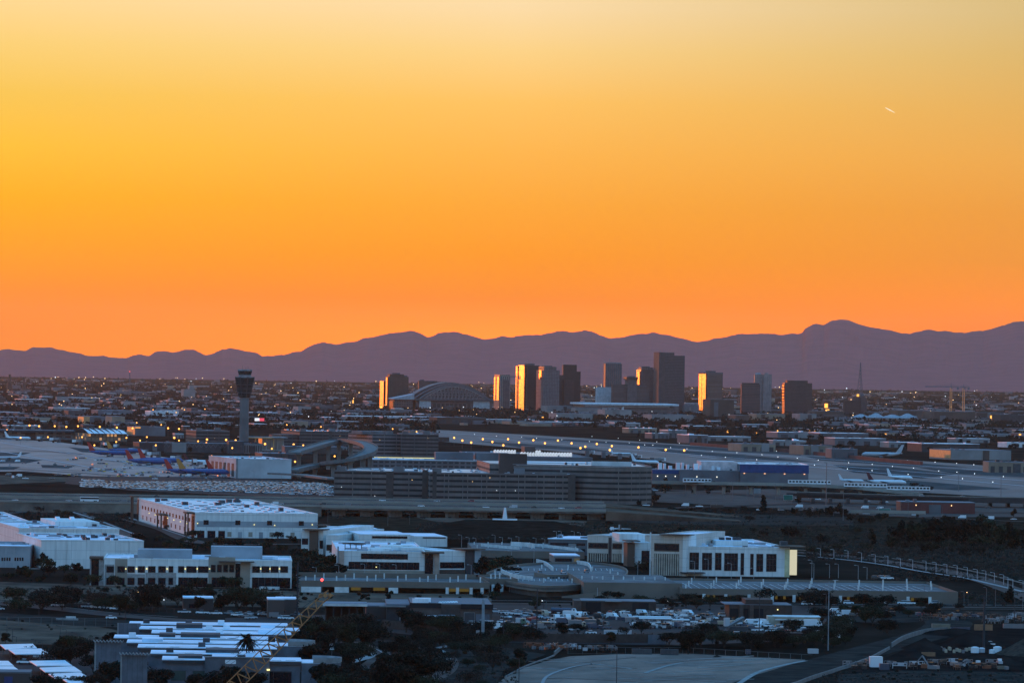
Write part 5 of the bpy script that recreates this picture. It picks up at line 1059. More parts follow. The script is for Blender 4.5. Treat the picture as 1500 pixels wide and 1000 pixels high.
    for lab, x0, n in (('two-car white train on the viaduct left of the hangars', 1000, 2), ('long white train on the viaduct right of the hangars', 1154, 3), ('white train at the end of the viaduct below the maroon-tailed jet', 1234, 3), ('white train low on the ramp right of the maroon-tailed jet', 1293, 3)):
        t = thing('train', lab, 'train', (at(x0, 4640).x, 4640 if x0 < 1200 else 4618 if x0 < 1280 else 4590, 9.5 if x0 < 1200 else 8.1 if x0 < 1280 else 6.6), radians(0 if x0 < 1200 else -12))
        for k in range(n):
            c = MB().box(k*12.4, k*12.4+12, -1.4, 1.4, .5, 3.7).build('train_car', PAINT['white'], t)
            for j in range(4): MB().box(k*12.4+.8+j*2.9, k*12.4+2.9+j*2.9, -1.45, -1.41, 1.6, 3.1).build('window', glassm, c)
        MB().box(.6, n*12.4-.8, -1.2, 1.2, .02, .48).build('undercarriage', tyre, t)
    # looping viaduct by the garages
    pp = [(428, 688, 8), (445, 684, 10), (470, 679, 13), (497, 675.5, 16), (520, 669.5, 20), (537, 663, 24), (543.5, 657.5, 27), (540, 652, 29), (526, 646.5, 30), (508, 644, 30), (491, 645, 29), (476, 649, 27), (455, 655, 25), (432, 662, 23)]
    pts = [P(x, y, z).to_tuple() for x, y, z in smoothline(pp, 3)]
    t = thing('looping_viaduct', 'elevated train viaduct looping on tall piers beside the control tower', 'viaduct', (0, 0, 0)); MB().ribbon(pts, 13, -2.2, 0).build('deck', mat('viaduct_pale', (.14, .135, .13), .75), t)
    for s in (-1, 1):
        off = []
        for i, q in enumerate(pts):
            a, b_ = Vector(pts[max(0, i-1)]), Vector(pts[min(len(pts)-1, i+1)]); d_ = (b_-a).normalized(); off.append((q[0]-d_.y*6.4*s, q[1]+d_.x*6.4*s, q[2]))
        MB().ribbon(off, .5, -1, 1.3).build('parapet', mat('viaduct_pale'), t)
    for i in range(2, len(pts), 3): q = pts[i]; MB().box(q[0]-2, q[0]+2, q[1]-1.6, q[1]+1.6, 0, q[2]-5).prism([(q[0]-2, q[1]-1.6), (q[0]+2, q[1]-1.6), (q[0]+2, q[1]+1.6), (q[0]-2, q[1]+1.6)], q[2]-5, q[2]-2.25, [(q[0]-5, q[1]-1.8), (q[0]+5, q[1]-1.8), (q[0]+5, q[1]+1.8), (q[0]-5, q[1]+1.8)]).build('pier', mat('girder_concrete'), t)
    pts = [P(x, y, 6).to_tuple() for x, y in ((400, 692), (440, 694), (489, 700))]; t = thing('access_viaduct', 'low access viaduct meeting the left end of the big garage', 'viaduct', (0, 0, 0)); MB().ribbon(pts, 12, -1.5, 0).build('deck', mat('viaduct_pale'), t)
    for q in pts: MB().cyl(q[0], q[1], 1.4, 0, q[2]-7.55+0.0, 6).build('pier', mat('girder_concrete'), t)
    # signs
    def gsign(x0, x1, yb, yt, foot, lab):
        d = dist((x0+x1)/2, foot); p = at((x0+x1)/2, d); W = (x1-x0)/F*d; z0, z1 = hz(x0, yb, d), hz(x0, yt, d); t = thing('highway_sign', lab, 'sign', p.to_tuple())
        MB().box(-W/2, W/2, -.1, .1, z0, z1).build('panel', mat('sign_green', (.01, .13, .10), .5), t); MB().box(-W/2-.12, W/2+.12, .11, .2, z0-.12, z1+.12).build('border', PAINT['white'], t)
        for u in (-W*.35, W*.35): MB().bar((u, .4, 0), (u, .4, z1), .14, 5).build('post', polem, t)
    gsign(1287, 1304, 751, 744.5, 757, 'green highway sign over the short beige bridge'); gsign(1148, 1161, 732, 724.5, 738, 'green highway sign below the straight train viaduct')
    p = at(1109, 4560); t = thing('notice_board', 'pale grey square board on posts in front of the straight viaduct', 'sign', p.to_tuple()); MB().box(-3, 3, -.1, .1, 3, 7.2).build('panel', mat('deck_grey'), t); MB().bar((-2, .3, 0), (-2, .3, 7), .15).bar((2, .3, 0), (2, .3, 7), .15).build('post', polem, t)
    # winged white monument and the finned beacon
    p = P(739.5, 766); s = p.y/F; t = thing('winged_monument', 'white winged monument like an upright tapering tail on a long bar, before the bridge', 'monument', p.to_tuple(), radians(4)); wm = mat('monument_white', (.78, .80, .82), .5, var=.05)
    MB().box(-18*s, 18*s, -1, 1, 1.2, 4.2*s+1.2).build('crossbar', wm, t); MB().prism([(-4.2*s, -1.2), (4.2*s, -1.2), (4.2*s, 1.2), (-4.2*s, 1.2)], 0, 23*s, [(-1.3*s, -.6), (1.3*s, -.6), (1.3*s, .6), (-1.3*s, .6)]).build('tail_fin', wm, t); MB().box(-6*s, 6*s, -3, 3, 0, 1).build('plinth', bm, t)
    p = P(907, 781); s = p.y/F; t = thing('beacon_mast', 'white horizontal vane with a stubby tail on a mast behind the banded office', 'mast', p.to_tuple()); MB().bar((0, 0, 0), (0, 0, 13*s), .5, 6).build('mast', polelight, t); z = 7*s
    MB().bar((-14*s, 0, z), (17*s, 0, z), 1.1*s, 8, .3*s).build('vane', wm, t); MB().box(-13*s, -8*s, -1, 1, z-2*s, z+2.4*s).build('tail_fin', wm, t); MB().box(1*s, 3*s, -.6, .6, z, z+5*s).build('pod', BROWN, t)
    # lamps along the curving road (dark heads, pale leaning poles) and poles elsewhere
    for a, b_ in ((72, 340), (138, 347), (207, 352), (273, 362), (340, 372), (402, 380), (463, 390), (523, 398), (588, 405), (637, 412), (690, 422), (740, 428), (790, 437), (838, 448), (880, 455), (922, 465), (967, 475), (988, 487), (1012, 498), (1062, 505)):
        x, y = 1180+a/3.334, 700+b_/3.334+14.5; lamp(x, y, 5.3, None, None, pm='pole_pale', arm=1.3, pole=.17, desc='pale curved lamp post', group='lamp posts along the curving road')
    for x, yt, yb in ((1060, 708, 736), (1073, 706, 734), (1094, 712, 737), (1104, 715, 738), (1004, 705, 727), (1136, 708, 738), (1210, 678, 740), (1235, 722, 762), (1404, 690, 720), (1466, 696, 735), (1221, 735, 755), (1020, 712, 733), (880, 728, 757), (850, 735, 760), (1330, 735, 758), (1380, 742, 762), (600, 752, 768), (480, 747, 766), (445, 745, 765), (568, 748, 770), (690, 716, 730), (720, 714, 732), (270, 690, 702), (372, 690, 702), (412, 692, 704), (436, 705, 730)):
        h = round((yb-yt)/F*dist(x, yb)); lamp(x, yb, h, None, None, pm='pole_grey', arm=1.6, desc='tall grey light pole')
freeway()
# ------------------------------------------------------------------ offices, warehouses and parking decks of the middle foreground
WW = facade('panel_white', (.50, .49, .47), (.76, .74, .70), 7.5, 4.6, .025, .035, grough=.75, gmetal=0, pane=.22, solid=True); WT = mat('panel_tan', (.30, .25, .20), .8, scale=.05); WB = mat('panel_brown', (.12, .075, .055), .8, scale=.1); WS = mat('stone_pale', (.36, .34, .32), .9, col2=(.24, .22, .21), scale=.8, detail=6); WG = mat('panel_grey', (.30, .315, .33), .75, scale=.06); ROOFB = mat('roof_membrane', (.60, .74, .86), .45, var=.25, scale=.05, detail=9, spec=.6)
GL = mat('office_glass', (.006, .008, .014), .16, var=.3, scale=.4, spec=.3); FR = mat('frame_grey', (.05, .052, .056), .6); WC = facade('panel_cream', (.40, .32, .26), (.64, .53, .45), 6.5, 4.6, .025, .035, grough=.75, gmetal=0, pane=.22, solid=True); BEIGE = mat('deck_beige', (.165, .135, .11), .85, scale=.05, detail=6, var=.2); DECKS = mat('deck_surface', (.15, .145, .145), .85, var=.5, scale=.06, detail=9, spec=.1); DECKW = mat('deck_white', (.62, .62, .60), .8)
LW = glow('lamp_wall', (.95, .85, .35), 1.6); LY = glow('lamp_bay', (1, .75, .2), .075)
def walllamp(b, x, y, v=0):
    u = b.U(x); z = b.Z(y, x); b.part('wall_lamp', LW, (u-.28, u+.28, -.5, -.06, z-.22, z+.22))
def warehouse():
    b = Bld('long_warehouse', 'long white warehouse with rows of small dark skylights over its bright roof', 'warehouse', 285.5, 465, 787, 752.5, 10, 330); b.walls(WW); b.roof(ROOFW, 1.1, WW); w_, h = b.w, b.h
    Z = lambda y: b.Z(y); U = b.U
    b.part('wall_band', WG, (U(288), w_+.05, -.06, -.03, Z(771), Z(762.5)))
    for x in (301.5, 348, 394.5, 441): b.win(GL, U(x)-1.4, U(x)+1.4, Z(767.5), Z(761.5), fm=FR)
    for x0, x1, nm in ((289, 299, 'door'), (304, 315, 'door'), (320, 329, 'door')): b.win(GL, U(x0), U(x1), .1, Z(777), name=nm, fm=FR)
    for k in range(8): x = 333+k*15.4; b.win(WG if k % 2 else WT, U(x), U(x+6), .1 if k % 2 else .8, Z(778), name='dock_door')
    for x, y in ((372, 768), (402, 769), (285+4, 766), (457, 768)): walllamp(b, x, y)
    for k in range(16): b.win(GL, 26+k*18, 33+k*18, h*.62, h*.78, face='left'); 
    for k in range(12): b.win(GL, 30+k*24, 35+k*24, h*.15, h*.34, face='left')
    for k in range(7): b.part('wall_lamp', LW, (-.5, -.1, 40+k*36, 41+k*36, h*.5, h*.53))
    for v, wd, hh in ((2, 16, h*1.0), (150, 22, h*.62), (322, 10, h*1.12)):
        t = b.part('entry_frame', WB, (-4.5, -3.6, v, v+1, 0, hh), (-4.5, -3.6, v+wd-1, v+wd, 0, hh), (-5.2, -.05, v-1, v+wd+1, hh+.02, hh+1.0)); b.part('entry_glass', GL, (-.3, -.03, v+1, v+wd-1, 0, hh*.9), parent=t)
    rng = random.Random(4)
    for r in range(9):
        for k in range(9): 
            if rng.random() < .82: u, v = 8+k*(w_-16)/8.5, 24+r*34+rng.uniform(-3, 3); b.part('skylight', mat('skylight_dark', (.12, .14, .17), .4), (u, u+2.4, v, v+5.5, h+.14, h+.5))
    for k in range(11): u, v = rng.uniform(5, w_-9), rng.uniform(10, 310); b.part('roof_unit', DARKW, (u, u+rng.uniform(2.5, 4.5), v, v+6, h+.14, h+rng.uniform(1.4, 2.4)))
warehouse()
def factory():
    def shed(label, x0, x1, yb, yt, th, dep, m=WW, wins=(), units=0, d=None):
        b = Bld('factory_shed', label, 'factory', x0, x1, yb, yt, th, dep, d=d); b.walls(m); b.roof(ROOFB, .9, m); rng = random.Random(int(x0+yb))
        for x, y0, y1, wd in wins: b.win(GL, b.U(x), b.U(x+wd), b.Z(y1, x), b.Z(y0, x))
        for k in range(units): u, v = rng.uniform(.35, .95)*b.w, rng.uniform(.1, .8)*dep; b.part('roof_unit', DARKW, (u, u+2.2, v, v+3, b.h+.14, b.h+rng.uniform(1, 1.8)))
        for k in range(1, 7): b.part('panel_joint', mat('joint_grey', (.40, .40, .40)), (b.w*k/7, b.w*k/7+.2, -.04, -.01, 0, b.h))
        return b
    b = shed('rear white factory shed with pale striped roof at the left edge', -50, 44, 800, 764.5, 10, 190)
    for k in range(5): b.part('roof_strip', mat('pale_sunlit_tint', (.62, .50, .48), .7), (4, b.w-4, 14+k*32, 24+k*32, b.h+.14, b.h+.6))  # white roof panels in the pinkish sunlit tint
    b = shed('upper white factory shed with two slanted rooflights on top', 27, 174, 815, 775, 12, 130, units=3)
    for x in (109, 131): u = b.U(x); MB().prism([(u, 70), (u+2.5, 70), (u+5.5, 110), (u+3, 110)], b.h+.14, [b.h+.6, b.h+.6, b.h+4, b.h+4]).build('rooflight', ROOFW, b.root)
    b.part('rear_block', WW, (b.w*.5, b.w*.95, 60, 126, b.h+.14, b.h+2.6))
    for k in range(3): b.mesh('roof_vent', ROOFW, MB().ball((6+k*3.2, 40+k*6, b.h+.15), 1.8, 3, 1.6, 8, 4, 0.))
    b = shed('foremost white factory shed with a dark row of roof vents', 60, 210, 832, 792.5, 12, 110, units=14, wins=[(144+k*9.5, 810, 816, 4) for k in range(7)])
    b.part('wall_step', WW, (b.U(98), b.U(175), -.8, -.03, 0, b.h+.9)); b.part('drive_strip', kerbm, (b.U(20), b.U(100), -9, -7, 0, .3))
    shed('small grey factory shed with a row of tiny windows at the left edge', -40, 44, 830, 801, 2, 70, m=WG, wins=[(2+k*3.6, 816, 821, 2.4) for k in range(4)]+[(21+k*3.6, 816, 821, 2.4) for k in range(4)]).part('dark_door', DARKW, (0, 0.1, 0, 0.1, 0, 0.1))
factory()
def stone_office():
    b = Bld('office_building', 'two-storey stone-trimmed office with lit wall lamps between its windows', 'office', 152, 427, 858, 819, 3, 60); b.walls(WW); b.roof(ROOFB, .8, WW); U, Z = b.U, b.Z
    def panel(x0, x1, y0, y1, m, o=.12, nm='wall_panel'): return b.part(nm, m, (U(x0), U(x1), -o, -.02, Z(y1, x0) if y1 else 0, Z(y0, x0)))
    panel(153, 167, 826, None, WS); panel(168, 186, 818, None, WT); panel(186, 212, 840, None, WS, .1); panel(213, 258, 838, None, WS); panel(305, 344, 815, None, WT, .5); panel(352, 366, 822, None, WT, .8)
    for row, (y0, y1) in enumerate(((829, 837.5), (846, 855.5))):
        xs = [(156, 166), (172, 182), (187, 196.5), (202, 211.5), (217, 227), (232, 242), (247, 253)]+([(261, 269), (273, 287), (290, 304.5), (369.5, 380), (383, 394), (396.5, 407), (410.5, 421)] if row == 0 else [])
        for x0, x1 in xs: b.win(GL, U(x0), U(x1), Z(y1, x0), Z(y0, x0), fm=FR, out=.2)
    for x in (309, 318, 327, 336): b.win(GL, U(x), U(x+6), Z(837, x), Z(827, x), out=.62, fm=FR)
    for x0, x1 in ((261, 304), (310, 350), (369, 425)):
        g = b.win(GL, U(x0), U(x1), .2, Z(845, x0), name='glazing', out=.55 if x0 == 310 else .15)
        for k in range(1, 6): u = U(x0)+(U(x1)-U(x0))*k/6; b.part('mullion', FR, (u-.12, u+.12, -.66 if x0 == 310 else -.28, -.56 if x0 == 310 else -.16, .2, Z(845, x0)), parent=g)
    b.win(GL, U(344.5), U(351.5), .2, Z(825, 345), name='entrance', out=.3); b.part('canopy', WB, (U(320), U(372), -5, -.85, Z(822.5, 340), Z(821, 340)))
    for x in (184, 199.5, 214.5, 244.5, 271, 288.5, 306.5, 381.5, 395, 409): walllamp(b, x, 832.5)
    for x0, x1, y0, v in ((200, 280, 809, 22), (308, 384, 805.5, 28)): b.part('roof_screen', WG, (U(x0), U(x1), v, v+18, b.h+.14, Z(y0, x0)+.8)); b.part('roof_step', ROOFB, (U(x1)+.1, U(x1)+6, v, v+12, b.h+.14, b.h+1.5))
    b.part('corner_glass', GL, (U(133), U(144), 6, 14, .2, Z(819, 138))); b.part('corner_slab', WB, (U(130), U(150), 3, 18, Z(818.5, 138), Z(817, 138)+.5)); b.part('corner_wall', WS, (U(144)+.05, -.05, 4, 20, 0, b.h*.98)); b.part('corner_post', WG, (U(132)-.4, U(133)-.03, 5, 7, 0, Z(819, 138)))
    for k in range(3): b.win(GL, 4.5+k*4, 7.5+k*4, Z(837), Z(829), face='left')
    b.part('site_wall', DECKW, (U(380), U(409), -14, -13.4, 0, 1.4))
    for k in range(14): random.seed(100+k)
    for k in range(18): plant(262+random.uniform(0, 160), 859+random.uniform(-1, 2), 'shrub', random.choice(('olive', 'grey', 'dark')), random.uniform(.7, 1.3))
stone_office()
def terraced():
    n = 'office_building'
    b = Bld('terraced_office', 'terraced white office with long dark window bands and several roof levels', 'office', 494, 622, 841, 808, 3, 150); b.walls(WW); b.roof(ROOFB, .8, WW); U, Z = b.U, b.Z
    def band(x0, x1, y0, y1, k=8):
        g = b.win(GL, U(x0), U(x1), Z(y1, x0), Z(y0, x0), name='window_band', out=.18)
        for i in range(1, k): u = U(x0)+(U(x1)-U(x0))*i/k; b.part('mullion', FR, (u-.1, u+.1, -.3, -.19, Z(y1, x0), Z(y0, x0)), parent=g)
    band(510.5, 614, 822, 833, 12); band(528.5, 597, 810, 818, 2); b.part('base_wall', WT, (0, b.w, -.1, -.02, 0, Z(834))); b.win(GL, U(528), U(540), .1, Z(836), name='door')
    b.part('pier', mat('pier_sand', (.42, .30, .24), .8), (U(496), U(503.5), -1.2, -.03, 0, Z(806))); b.part('corner_wall', WG, (U(494)-.1, U(495.8), -.6, 4, 0, Z(800)))
    b.win(GL, U(622)+.0, U(634), .1, Z(808), name='entrance_glass', out=.6); b.part('entrance_pier', mat('pier_sand'), (U(636), U(643), -1.4, 6, 0, Z(808))); b.part('entrance_roof', WB, (U(617), U(650), -4, 10, Z(808)+.05, Z(806))); b.part('entrance_block', WW, (U(622)+.03, U(643), .03, 40, 0, b.h))
    # right wing turned away
    r = Bld('terraced_office_wing', 'white right wing of the terraced office ending in a dark slotted tower', 'office', 643.5, 681, 841, 808.5, 24, 70); r.walls(WW); r.roof(ROOFB, .8, WW); r.win(GL, r.w*.02, r.w*.97, r.h*.28, r.h*.56, name='window_band'); r.part('base_wall', WB, (0, r.w, -.1, -.02, 0, r.h*.22))
    r.part('end_tower', mat('tower_dark', (.05, .048, .05), .7), (r.w+.05, r.w+4.5, -1, 10, 0, r.h*1.12)); r.part('end_slab', WG, (r.w+4.55, r.w+8, -2, 8, 0, r.h*1.1)); r.part('end_cap', WB, (r.w-3, r.w+10, -3, 12, r.h*1.12+.02, r.h*1.12+.5))
    # left wings
    def wing(label, x0, x1, yb, yt, th, dep, slots=(), m=WW):
        q = Bld('terraced_office_wing', label, 'office', x0, x1, yb, yt, th, dep); q.walls(m); q.roof(ROOFB, .8, m)
        for x, w_, y0, y1, mm in slots: q.win(mm, q.U(x), q.U(x+w_), max(.1, q.Z(y1, x)), q.Z(y0, x), out=.15)
        return q
    q = wing('narrow white left wing of the terraced office with brown stair tower', 441, 473, 812, 778, -12, 120, [(442, 9, 788, 797, GL), (442, 9, 803, 808, GL), (468, 5, 791, 803, GL)]); q.part('stair_tower', WB, (q.U(454), q.U(466), -2, 8, 0, q.h+.6)); q.part('roof_slab', WB, (q.U(445), q.U(476), -4, 10, q.h+.95, q.h+1.5)); q.part('sun_slab', WB, (q.U(444), q.U(458), 30, 40, q.h+2.5, q.h+3))
    q = wing('second white left wing of the terraced office beside the stair tower', 477, 494, 814, 785, -10, 130, [(478, 14, 797, 806, WB), (478, 14, 798, 805, GL)])
    # roof boxes with lit left sides
    for x0, x1, yb, yt, dep, lab in ((494, 560, 812, 775, 60, 'rear white roof box of the terraced office, farthest left'), (526, 600, 826, 782, 60, 'middle white roof box of the terraced office'), (607, 655, 812, 785, 60, 'rear right roof box of the terraced office')):
        q = Bld('roof_box', None, 'office', x0, x1, yb-12, yt, 8, dep); del q.root['category']; q.root.parent = b.root; q.root.matrix_parent_inverse = b.root.matrix_basis.inverted(); 
        q.walls(WW, 'wall'); q.part('roof', ROOFB, (.3, q.w-.3, .3, dep-.3, q.h+.02, q.h+.1)); q.part('glazing', GL, (q.w*.25, q.w*.95, -.15, -.03, q.h*.82, q.h*.93))
    for x, v, hh in ((560, 40, 2.2), (575, 52, 2), (590, 30, 1.6), (540, 20, 1.4)): u = U(x); b.part('roof_step', WW, (u, u+12, v, v+16, b.h+.14, b.h+hh))
    for x in (512, 520): b.part('trellis', WB, *[(U(x)-3, U(x)+6, 30+j*4, 31.2+j*4, b.h+3, b.h+3.3) for j in range(5)], (U(x)-2, U(x)-1.6, 30, 30.4, b.h+.14, b.h+3), (U(x)+4, U(x)+4.4, 46, 46.4, b.h+.14, b.h+3))
    for x, y in ((551, 830), (628, 818), (500, 820)): walllamp(b, x, y)
terraced()
def banded():
    b = Bld('banded_office', 'banded white office with brown window strips and a dark slit, left of the tall-windowed one', 'office', 860, 921, 822, 785, -24, 46); b.walls(WC); b.roof(ROOFB, .8, WC); h, w_ = b.h, b.w
    for u0, u1 in ((.02, .50), (.60, .97)): 
        b.win(WB, w_*u0, w_*u1, h*.52, h*.76, name='window_strip'); b.win(GL, w_*u0+.4, w_*u1-.4, h*.56, h*.72, out=.12)
        for k in range(9): u = w_*(u0+(u1-u0)*k/9); b.win(mat('fin_tan', (.42, .35, .28)), u, u+.7, .2, h*.36, name='fin', out=.25)
        b.win(GL, w_*u0, w_*u1, .1, h*.34, name='glazing', out=.1)
    b.win(mat('tower_dark'), w_*.515, w_*.585, 0, h*.98, name='dark_slit', out=.3)
    r = Bld('banded_office_annex', 'white block with a brown corner tower joining the banded and tall-windowed offices', 'office', 929, 953, 829, 795.5, 6, 60); r.walls(WW); r.roof(ROOFB, .6, WW); r.part('corner_tower', WB, (r.U(918), -.05, -2, 14, 0, r.h*1.02)); r.win(GL, r.w*.45, r.w*.98, r.h*.1, r.h*.68, fm=FR); r.part('tower_cap', WB, (r.U(915), r.w*.3, -4, 12, r.h*1.02+.85, r.h*1.02+1.4))
    r.part('roof_house', WW, (-6, r.w*.9, 18, 50, r.h+.14, r.h+4.5))
    b = Bld('tall_windowed_office', 'three-storey cream office with tall dark windows and a glowing yellow right edge', 'office', 1006, 1156, 843, 802, 6, 130); b.walls(WW); b.roof(ROOFB, .9, WW); U, Z = b.U, b.Z
    for x0, x1, y0, y1 in ((1010, 1023, 809, 833), (1028.5, 1042, 809.5, 834), (1047.5, 1056, 809.5, 834), (1061, 1080, 810, 835), (1085, 1089, 810, 841), (1099, 1103, 811, 841), (1108, 1117, 811, 836), (1122.5, 1136.5, 811, 836)):
        g = b.win(GL, U(x0), U(x1), Z(y1, x0), Z(y0, x0), fm=FR, out=.15); k = max(1, round((x1-x0)/4.5))
        for i in range(1, k): u = U(x0)+(U(x1)-U(x0))*i/k; b.part('mullion', FR, (u-.09, u+.09, -.25, -.16, Z(y1, x0), Z(y0, x0)), parent=g)
        for f in (.36, .7): z = Z(y1, x0)+(Z(y0, x0)-Z(y1, x0))*f; b.part('transom', FR, (U(x0), U(x1), -.27, -.17, z-.1, z+.1), parent=g)
    ey = mat('edge_light_tint', (.62, .56, .32), .6); b.part('lit_pier', ey, (U(1149), b.w+.1, -.15, -.02, 0, b.h)); b.part('glow_panel', glow('panel_glow', (1, .93, .64), .6), (b.w+.12, b.w+4, .5, 1.4, Z(840), Z(803))); b.part('corner_roof', WB, (U(1140), b.w+8, -3, 14, b.h+.95, b.h+1.6)); b.part('roof_block', DARKW, (U(1147), U(1157), 8, 14, b.h+1.62, b.h+3.6))  # yellow light on the end face put in as glow and pier colour
    for x0, x1, v0, v1, hh in ((1014, 1056, 84, 126, 3.2), (1064, 1112, 40, 84, 2.6), (1070, 1118, 92, 125, 2.4)): b.part('roof_house', WW, (U(x0), U(x1), v0, v1, b.h+.14, b.h+hh)); b.part('roof_house_top', ROOFB, (U(x0)+.4, U(x1)-.4, v0+.4, v1-.4, b.h+hh+.02, b.h+hh+.1))
    for x in (1075, 1085, 1095, 1100): b.part('roof_unit', DARKW, (U(x), U(x)+2.2, 50, 56, b.h+2.8, b.h+4))
    b.part('canopy', DARKW, (U(995), U(1030), -8, -.03, Z(838)-.1, Z(837)))
    l = Bld('finned_office', 'cream office wing with a brown window band above tall vertical fins', 'office', 954, 1000, 842, 785, -16, 90); l.walls(WC); l.roof(ROOFB, .8, WC); h, w_ = l.h, l.w
    l.win(WB, w_*.08, w_*.88, h*.62, h*.83, name='window_band', out=.1); l.win(GL, w_*.1, w_*.86, h*.65, h*.80, name='window', out=.16)
    l.win(GL, w_*.08, w_*.88, .2, h*.56, name='glazing', out=.08)
    for k in range(11): u = w_*(.1+.072*k); l.win(mat('fin_tan', (.42, .35, .28)), u, u+.75, .1, h*.57, name='fin', out=.5)
    l.part('end_wall', WW, (w_+.05, w_+2, -1, 20, 0, h+.6)); l.part('post', DECKW, (-.8, -.2, -1, -.4, 0, h+2)); l.part('roof_slab', WB, (w_-12, w_+4, -3, 8, h+.85, h+1.3))
    g = low(803, 860, 812, 789, 'grey', ROOFB, 50, th=-14, label='low grey office with two window strips left of the banded office', name='office_building', over=.3); 
    for f0, f1 in ((.62, .78), (.25, .42)): g.win(GL, g.w*.05, g.w*.95, g.h*f0, g.h*f1, name='window_strip')
banded()
def decks():
    def posts(b, z, n, u0, u1, v, m=DECKW):
        for k in range(n): u = u0+(u1-u0)*k/max(1, n-1); b.part('deck_post', m, (u-.28, u+.28, v, v+.5, z, z+1.5))
    def deck(label, x0, x1, yb, yt, th, dep, cols, bays, solid=(), lights=()):
        b = Bld('parking_deck', label, 'parking deck', x0, x1, yb, yt, th, dep); w_, h = b.w, b.h; hb = h*.48
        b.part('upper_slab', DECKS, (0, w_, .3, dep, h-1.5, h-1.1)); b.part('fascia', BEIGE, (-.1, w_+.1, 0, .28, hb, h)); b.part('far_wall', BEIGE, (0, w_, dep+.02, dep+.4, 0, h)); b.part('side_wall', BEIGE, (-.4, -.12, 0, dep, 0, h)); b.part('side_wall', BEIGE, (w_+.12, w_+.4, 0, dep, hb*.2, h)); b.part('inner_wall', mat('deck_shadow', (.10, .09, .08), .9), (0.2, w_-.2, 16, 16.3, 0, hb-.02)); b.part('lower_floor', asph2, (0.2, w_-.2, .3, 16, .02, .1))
        for x in cols: u = b.U(x); b.part('column', DECKW, (u-.7, u+.7, -.3, -.03, 0, hb+.5))
        for xa, xc in solid: b.part('panel_wall', BEIGE if xc-xa > 25 else DECKW, (b.U(xa), b.U(xc), -.2, -.04, 0, hb+.02))
        for xa, xc in lights: b.part('bay_light', LY, (b.U(xa), b.U(xc), 14, 15.9, hb*.25, hb*.9))
        rng = random.Random(int(x0))
        for k in range(bays): u, v = w_*(k+.5)/bays, 10+(k*37 % 100)/100*(dep-20); b.part('deck_post', DECKW, (u-.3, u+.3, v, v+.6, h-1.1, h+1.6))
        return b
    b = deck('left long low beige parking deck in front of the terraced office', 441, 716, 867, 849.5, 4, 70, (655, 670, 690, 706), 18, ((441, 458), (490, 511), (569, 583), (458, 470)), ((549, 566), (660, 690), (516, 530)))
    b.part('deck_step', BEIGE, (0, b.w*.98, 68, 68.5, b.h-1.08, b.h+1.2))
    b = deck('short beige parking deck end with columns right of the left long deck', 717, 757, 866, 847, 6, 50, (722, 735, 748, 756), 4)
    b = deck('long right parking deck with white columns and yellow lit bays', 1000, 1402, 879, 861, 2.5, 120, (1031, 1063, 1097, 1131, 1163, 1231, 1297, 1330, 1362), 30, ((1097, 1131), (1000, 1004), (1297, 1329), (1363, 1402)), ((1010, 1013), (1018, 1021), (1040, 1043), (1048, 1051), (1072, 1075), (1140, 1143), (1152, 1155), (1176, 1180), (1190, 1193), (1214, 1217), (1246, 1249), (1258, 1262), (1278, 1281), (1340, 1344), (1350, 1354)))
    b.part('marking', paintw, *[(b.w*(.05+.03*k), b.w*(.05+.03*k)+.25, 30, 90, b.h-1.09, b.h-1.07) for k in range(30)])
    for x, y, c in ((1283, 847.5, 'black'), (1293, 847.5, 'white'), (1302, 848, 'white'), (1226, 842, 'white'), (1232, 842.5, 'white')):
        p = P(x, y, b.h-1); car((p.x, p.y, b.h-1.05 if y > 844 else .4), random.uniform(-.2, .3), 'suv', c, 1, what='%s car on the deck roof' % c)
    s = Bld('parking_deck', 'blank beige ramp wall and deck at the left end of the right parking deck', 'parking deck', 855, 999, 875, 852, 3, 120); s.walls(BEIGE, z1=s.h-1.1); s.part('parapet', BEIGE, (-.1, s.w, -.12, .25, 0, s.h), (-.12, .25, .26, s.dep, s.h-1.1, s.h)); s.part('upper_slab', DECKS, (.3, s.w, .3, s.dep, s.h-1.08, s.h-.95)); s.mesh('ramp_wall', BEIGE, MB().prism([(s.U(822), -5), (s.w*.4, -5), (s.w*.4, -4.4), (s.U(822), -4.4)], 0, [.8, s.h*.6, s.h*.6, .8]))
    posts(s, s.h-.95, 9, 3, s.w-3, 60)
    # upper back deck and oval deck
    u = Bld('parking_deck', 'upper grey parking deck with white ramp walls behind the oval deck', 'parking deck', 694, 856, 816, 803, 2, 130); u.walls(BEIGE, z1=u.h-1.1); u.part('upper_slab', DECKS, (.1, u.w-.1, .1, u.dep, u.h-1.08, u.h-.9)); posts(u, u.h-.9, 10, 3, u.w-3, 40); posts(u, u.h-.9, 8, 3, u.w-3, 100)
    u.mesh('ramp_wall', DECKW, MB().ribbon([(u.w*.1, 70), (u.w*.2, 50), (u.w*.42, 20)], .4, u.h-.9, u.h+.6).ribbon([(u.w*.45, 100), (u.w*.7, 60), (u.w*.95, 10)], .4, u.h-.9, u.h+.7).ribbon([(u.w*.38, 80), (u.w*.52, 70), (u.w*.58, 50)], .4, u.h-.9, u.h+1.6))
    c = [(712, 839), (740, 829), (790, 824), (860, 823), (905, 828), (920, 836), (908, 847), (870, 854), (800, 858), (740, 850)]; p0 = P(800, 856); hh = 5.2
    pts = [((q.x-p0.x), (q.y-p0.y)) for q in (P(x, y, hh) for x, y in smoothline(c+[c[0]], 3)[:-1])]
    t = thing('oval_deck', 'oval grey parking deck with a curved pale parapet between the offices', 'parking deck', p0.to_tuple()); MB().prism(pts, hh-1.6, hh-.9).build('upper_slab', DECKS, t); MB().prism([(x*.93, y*.97) for x, y in pts], 0, hh-1.62).build('lower_wall', mat('deck_shadow'), t)
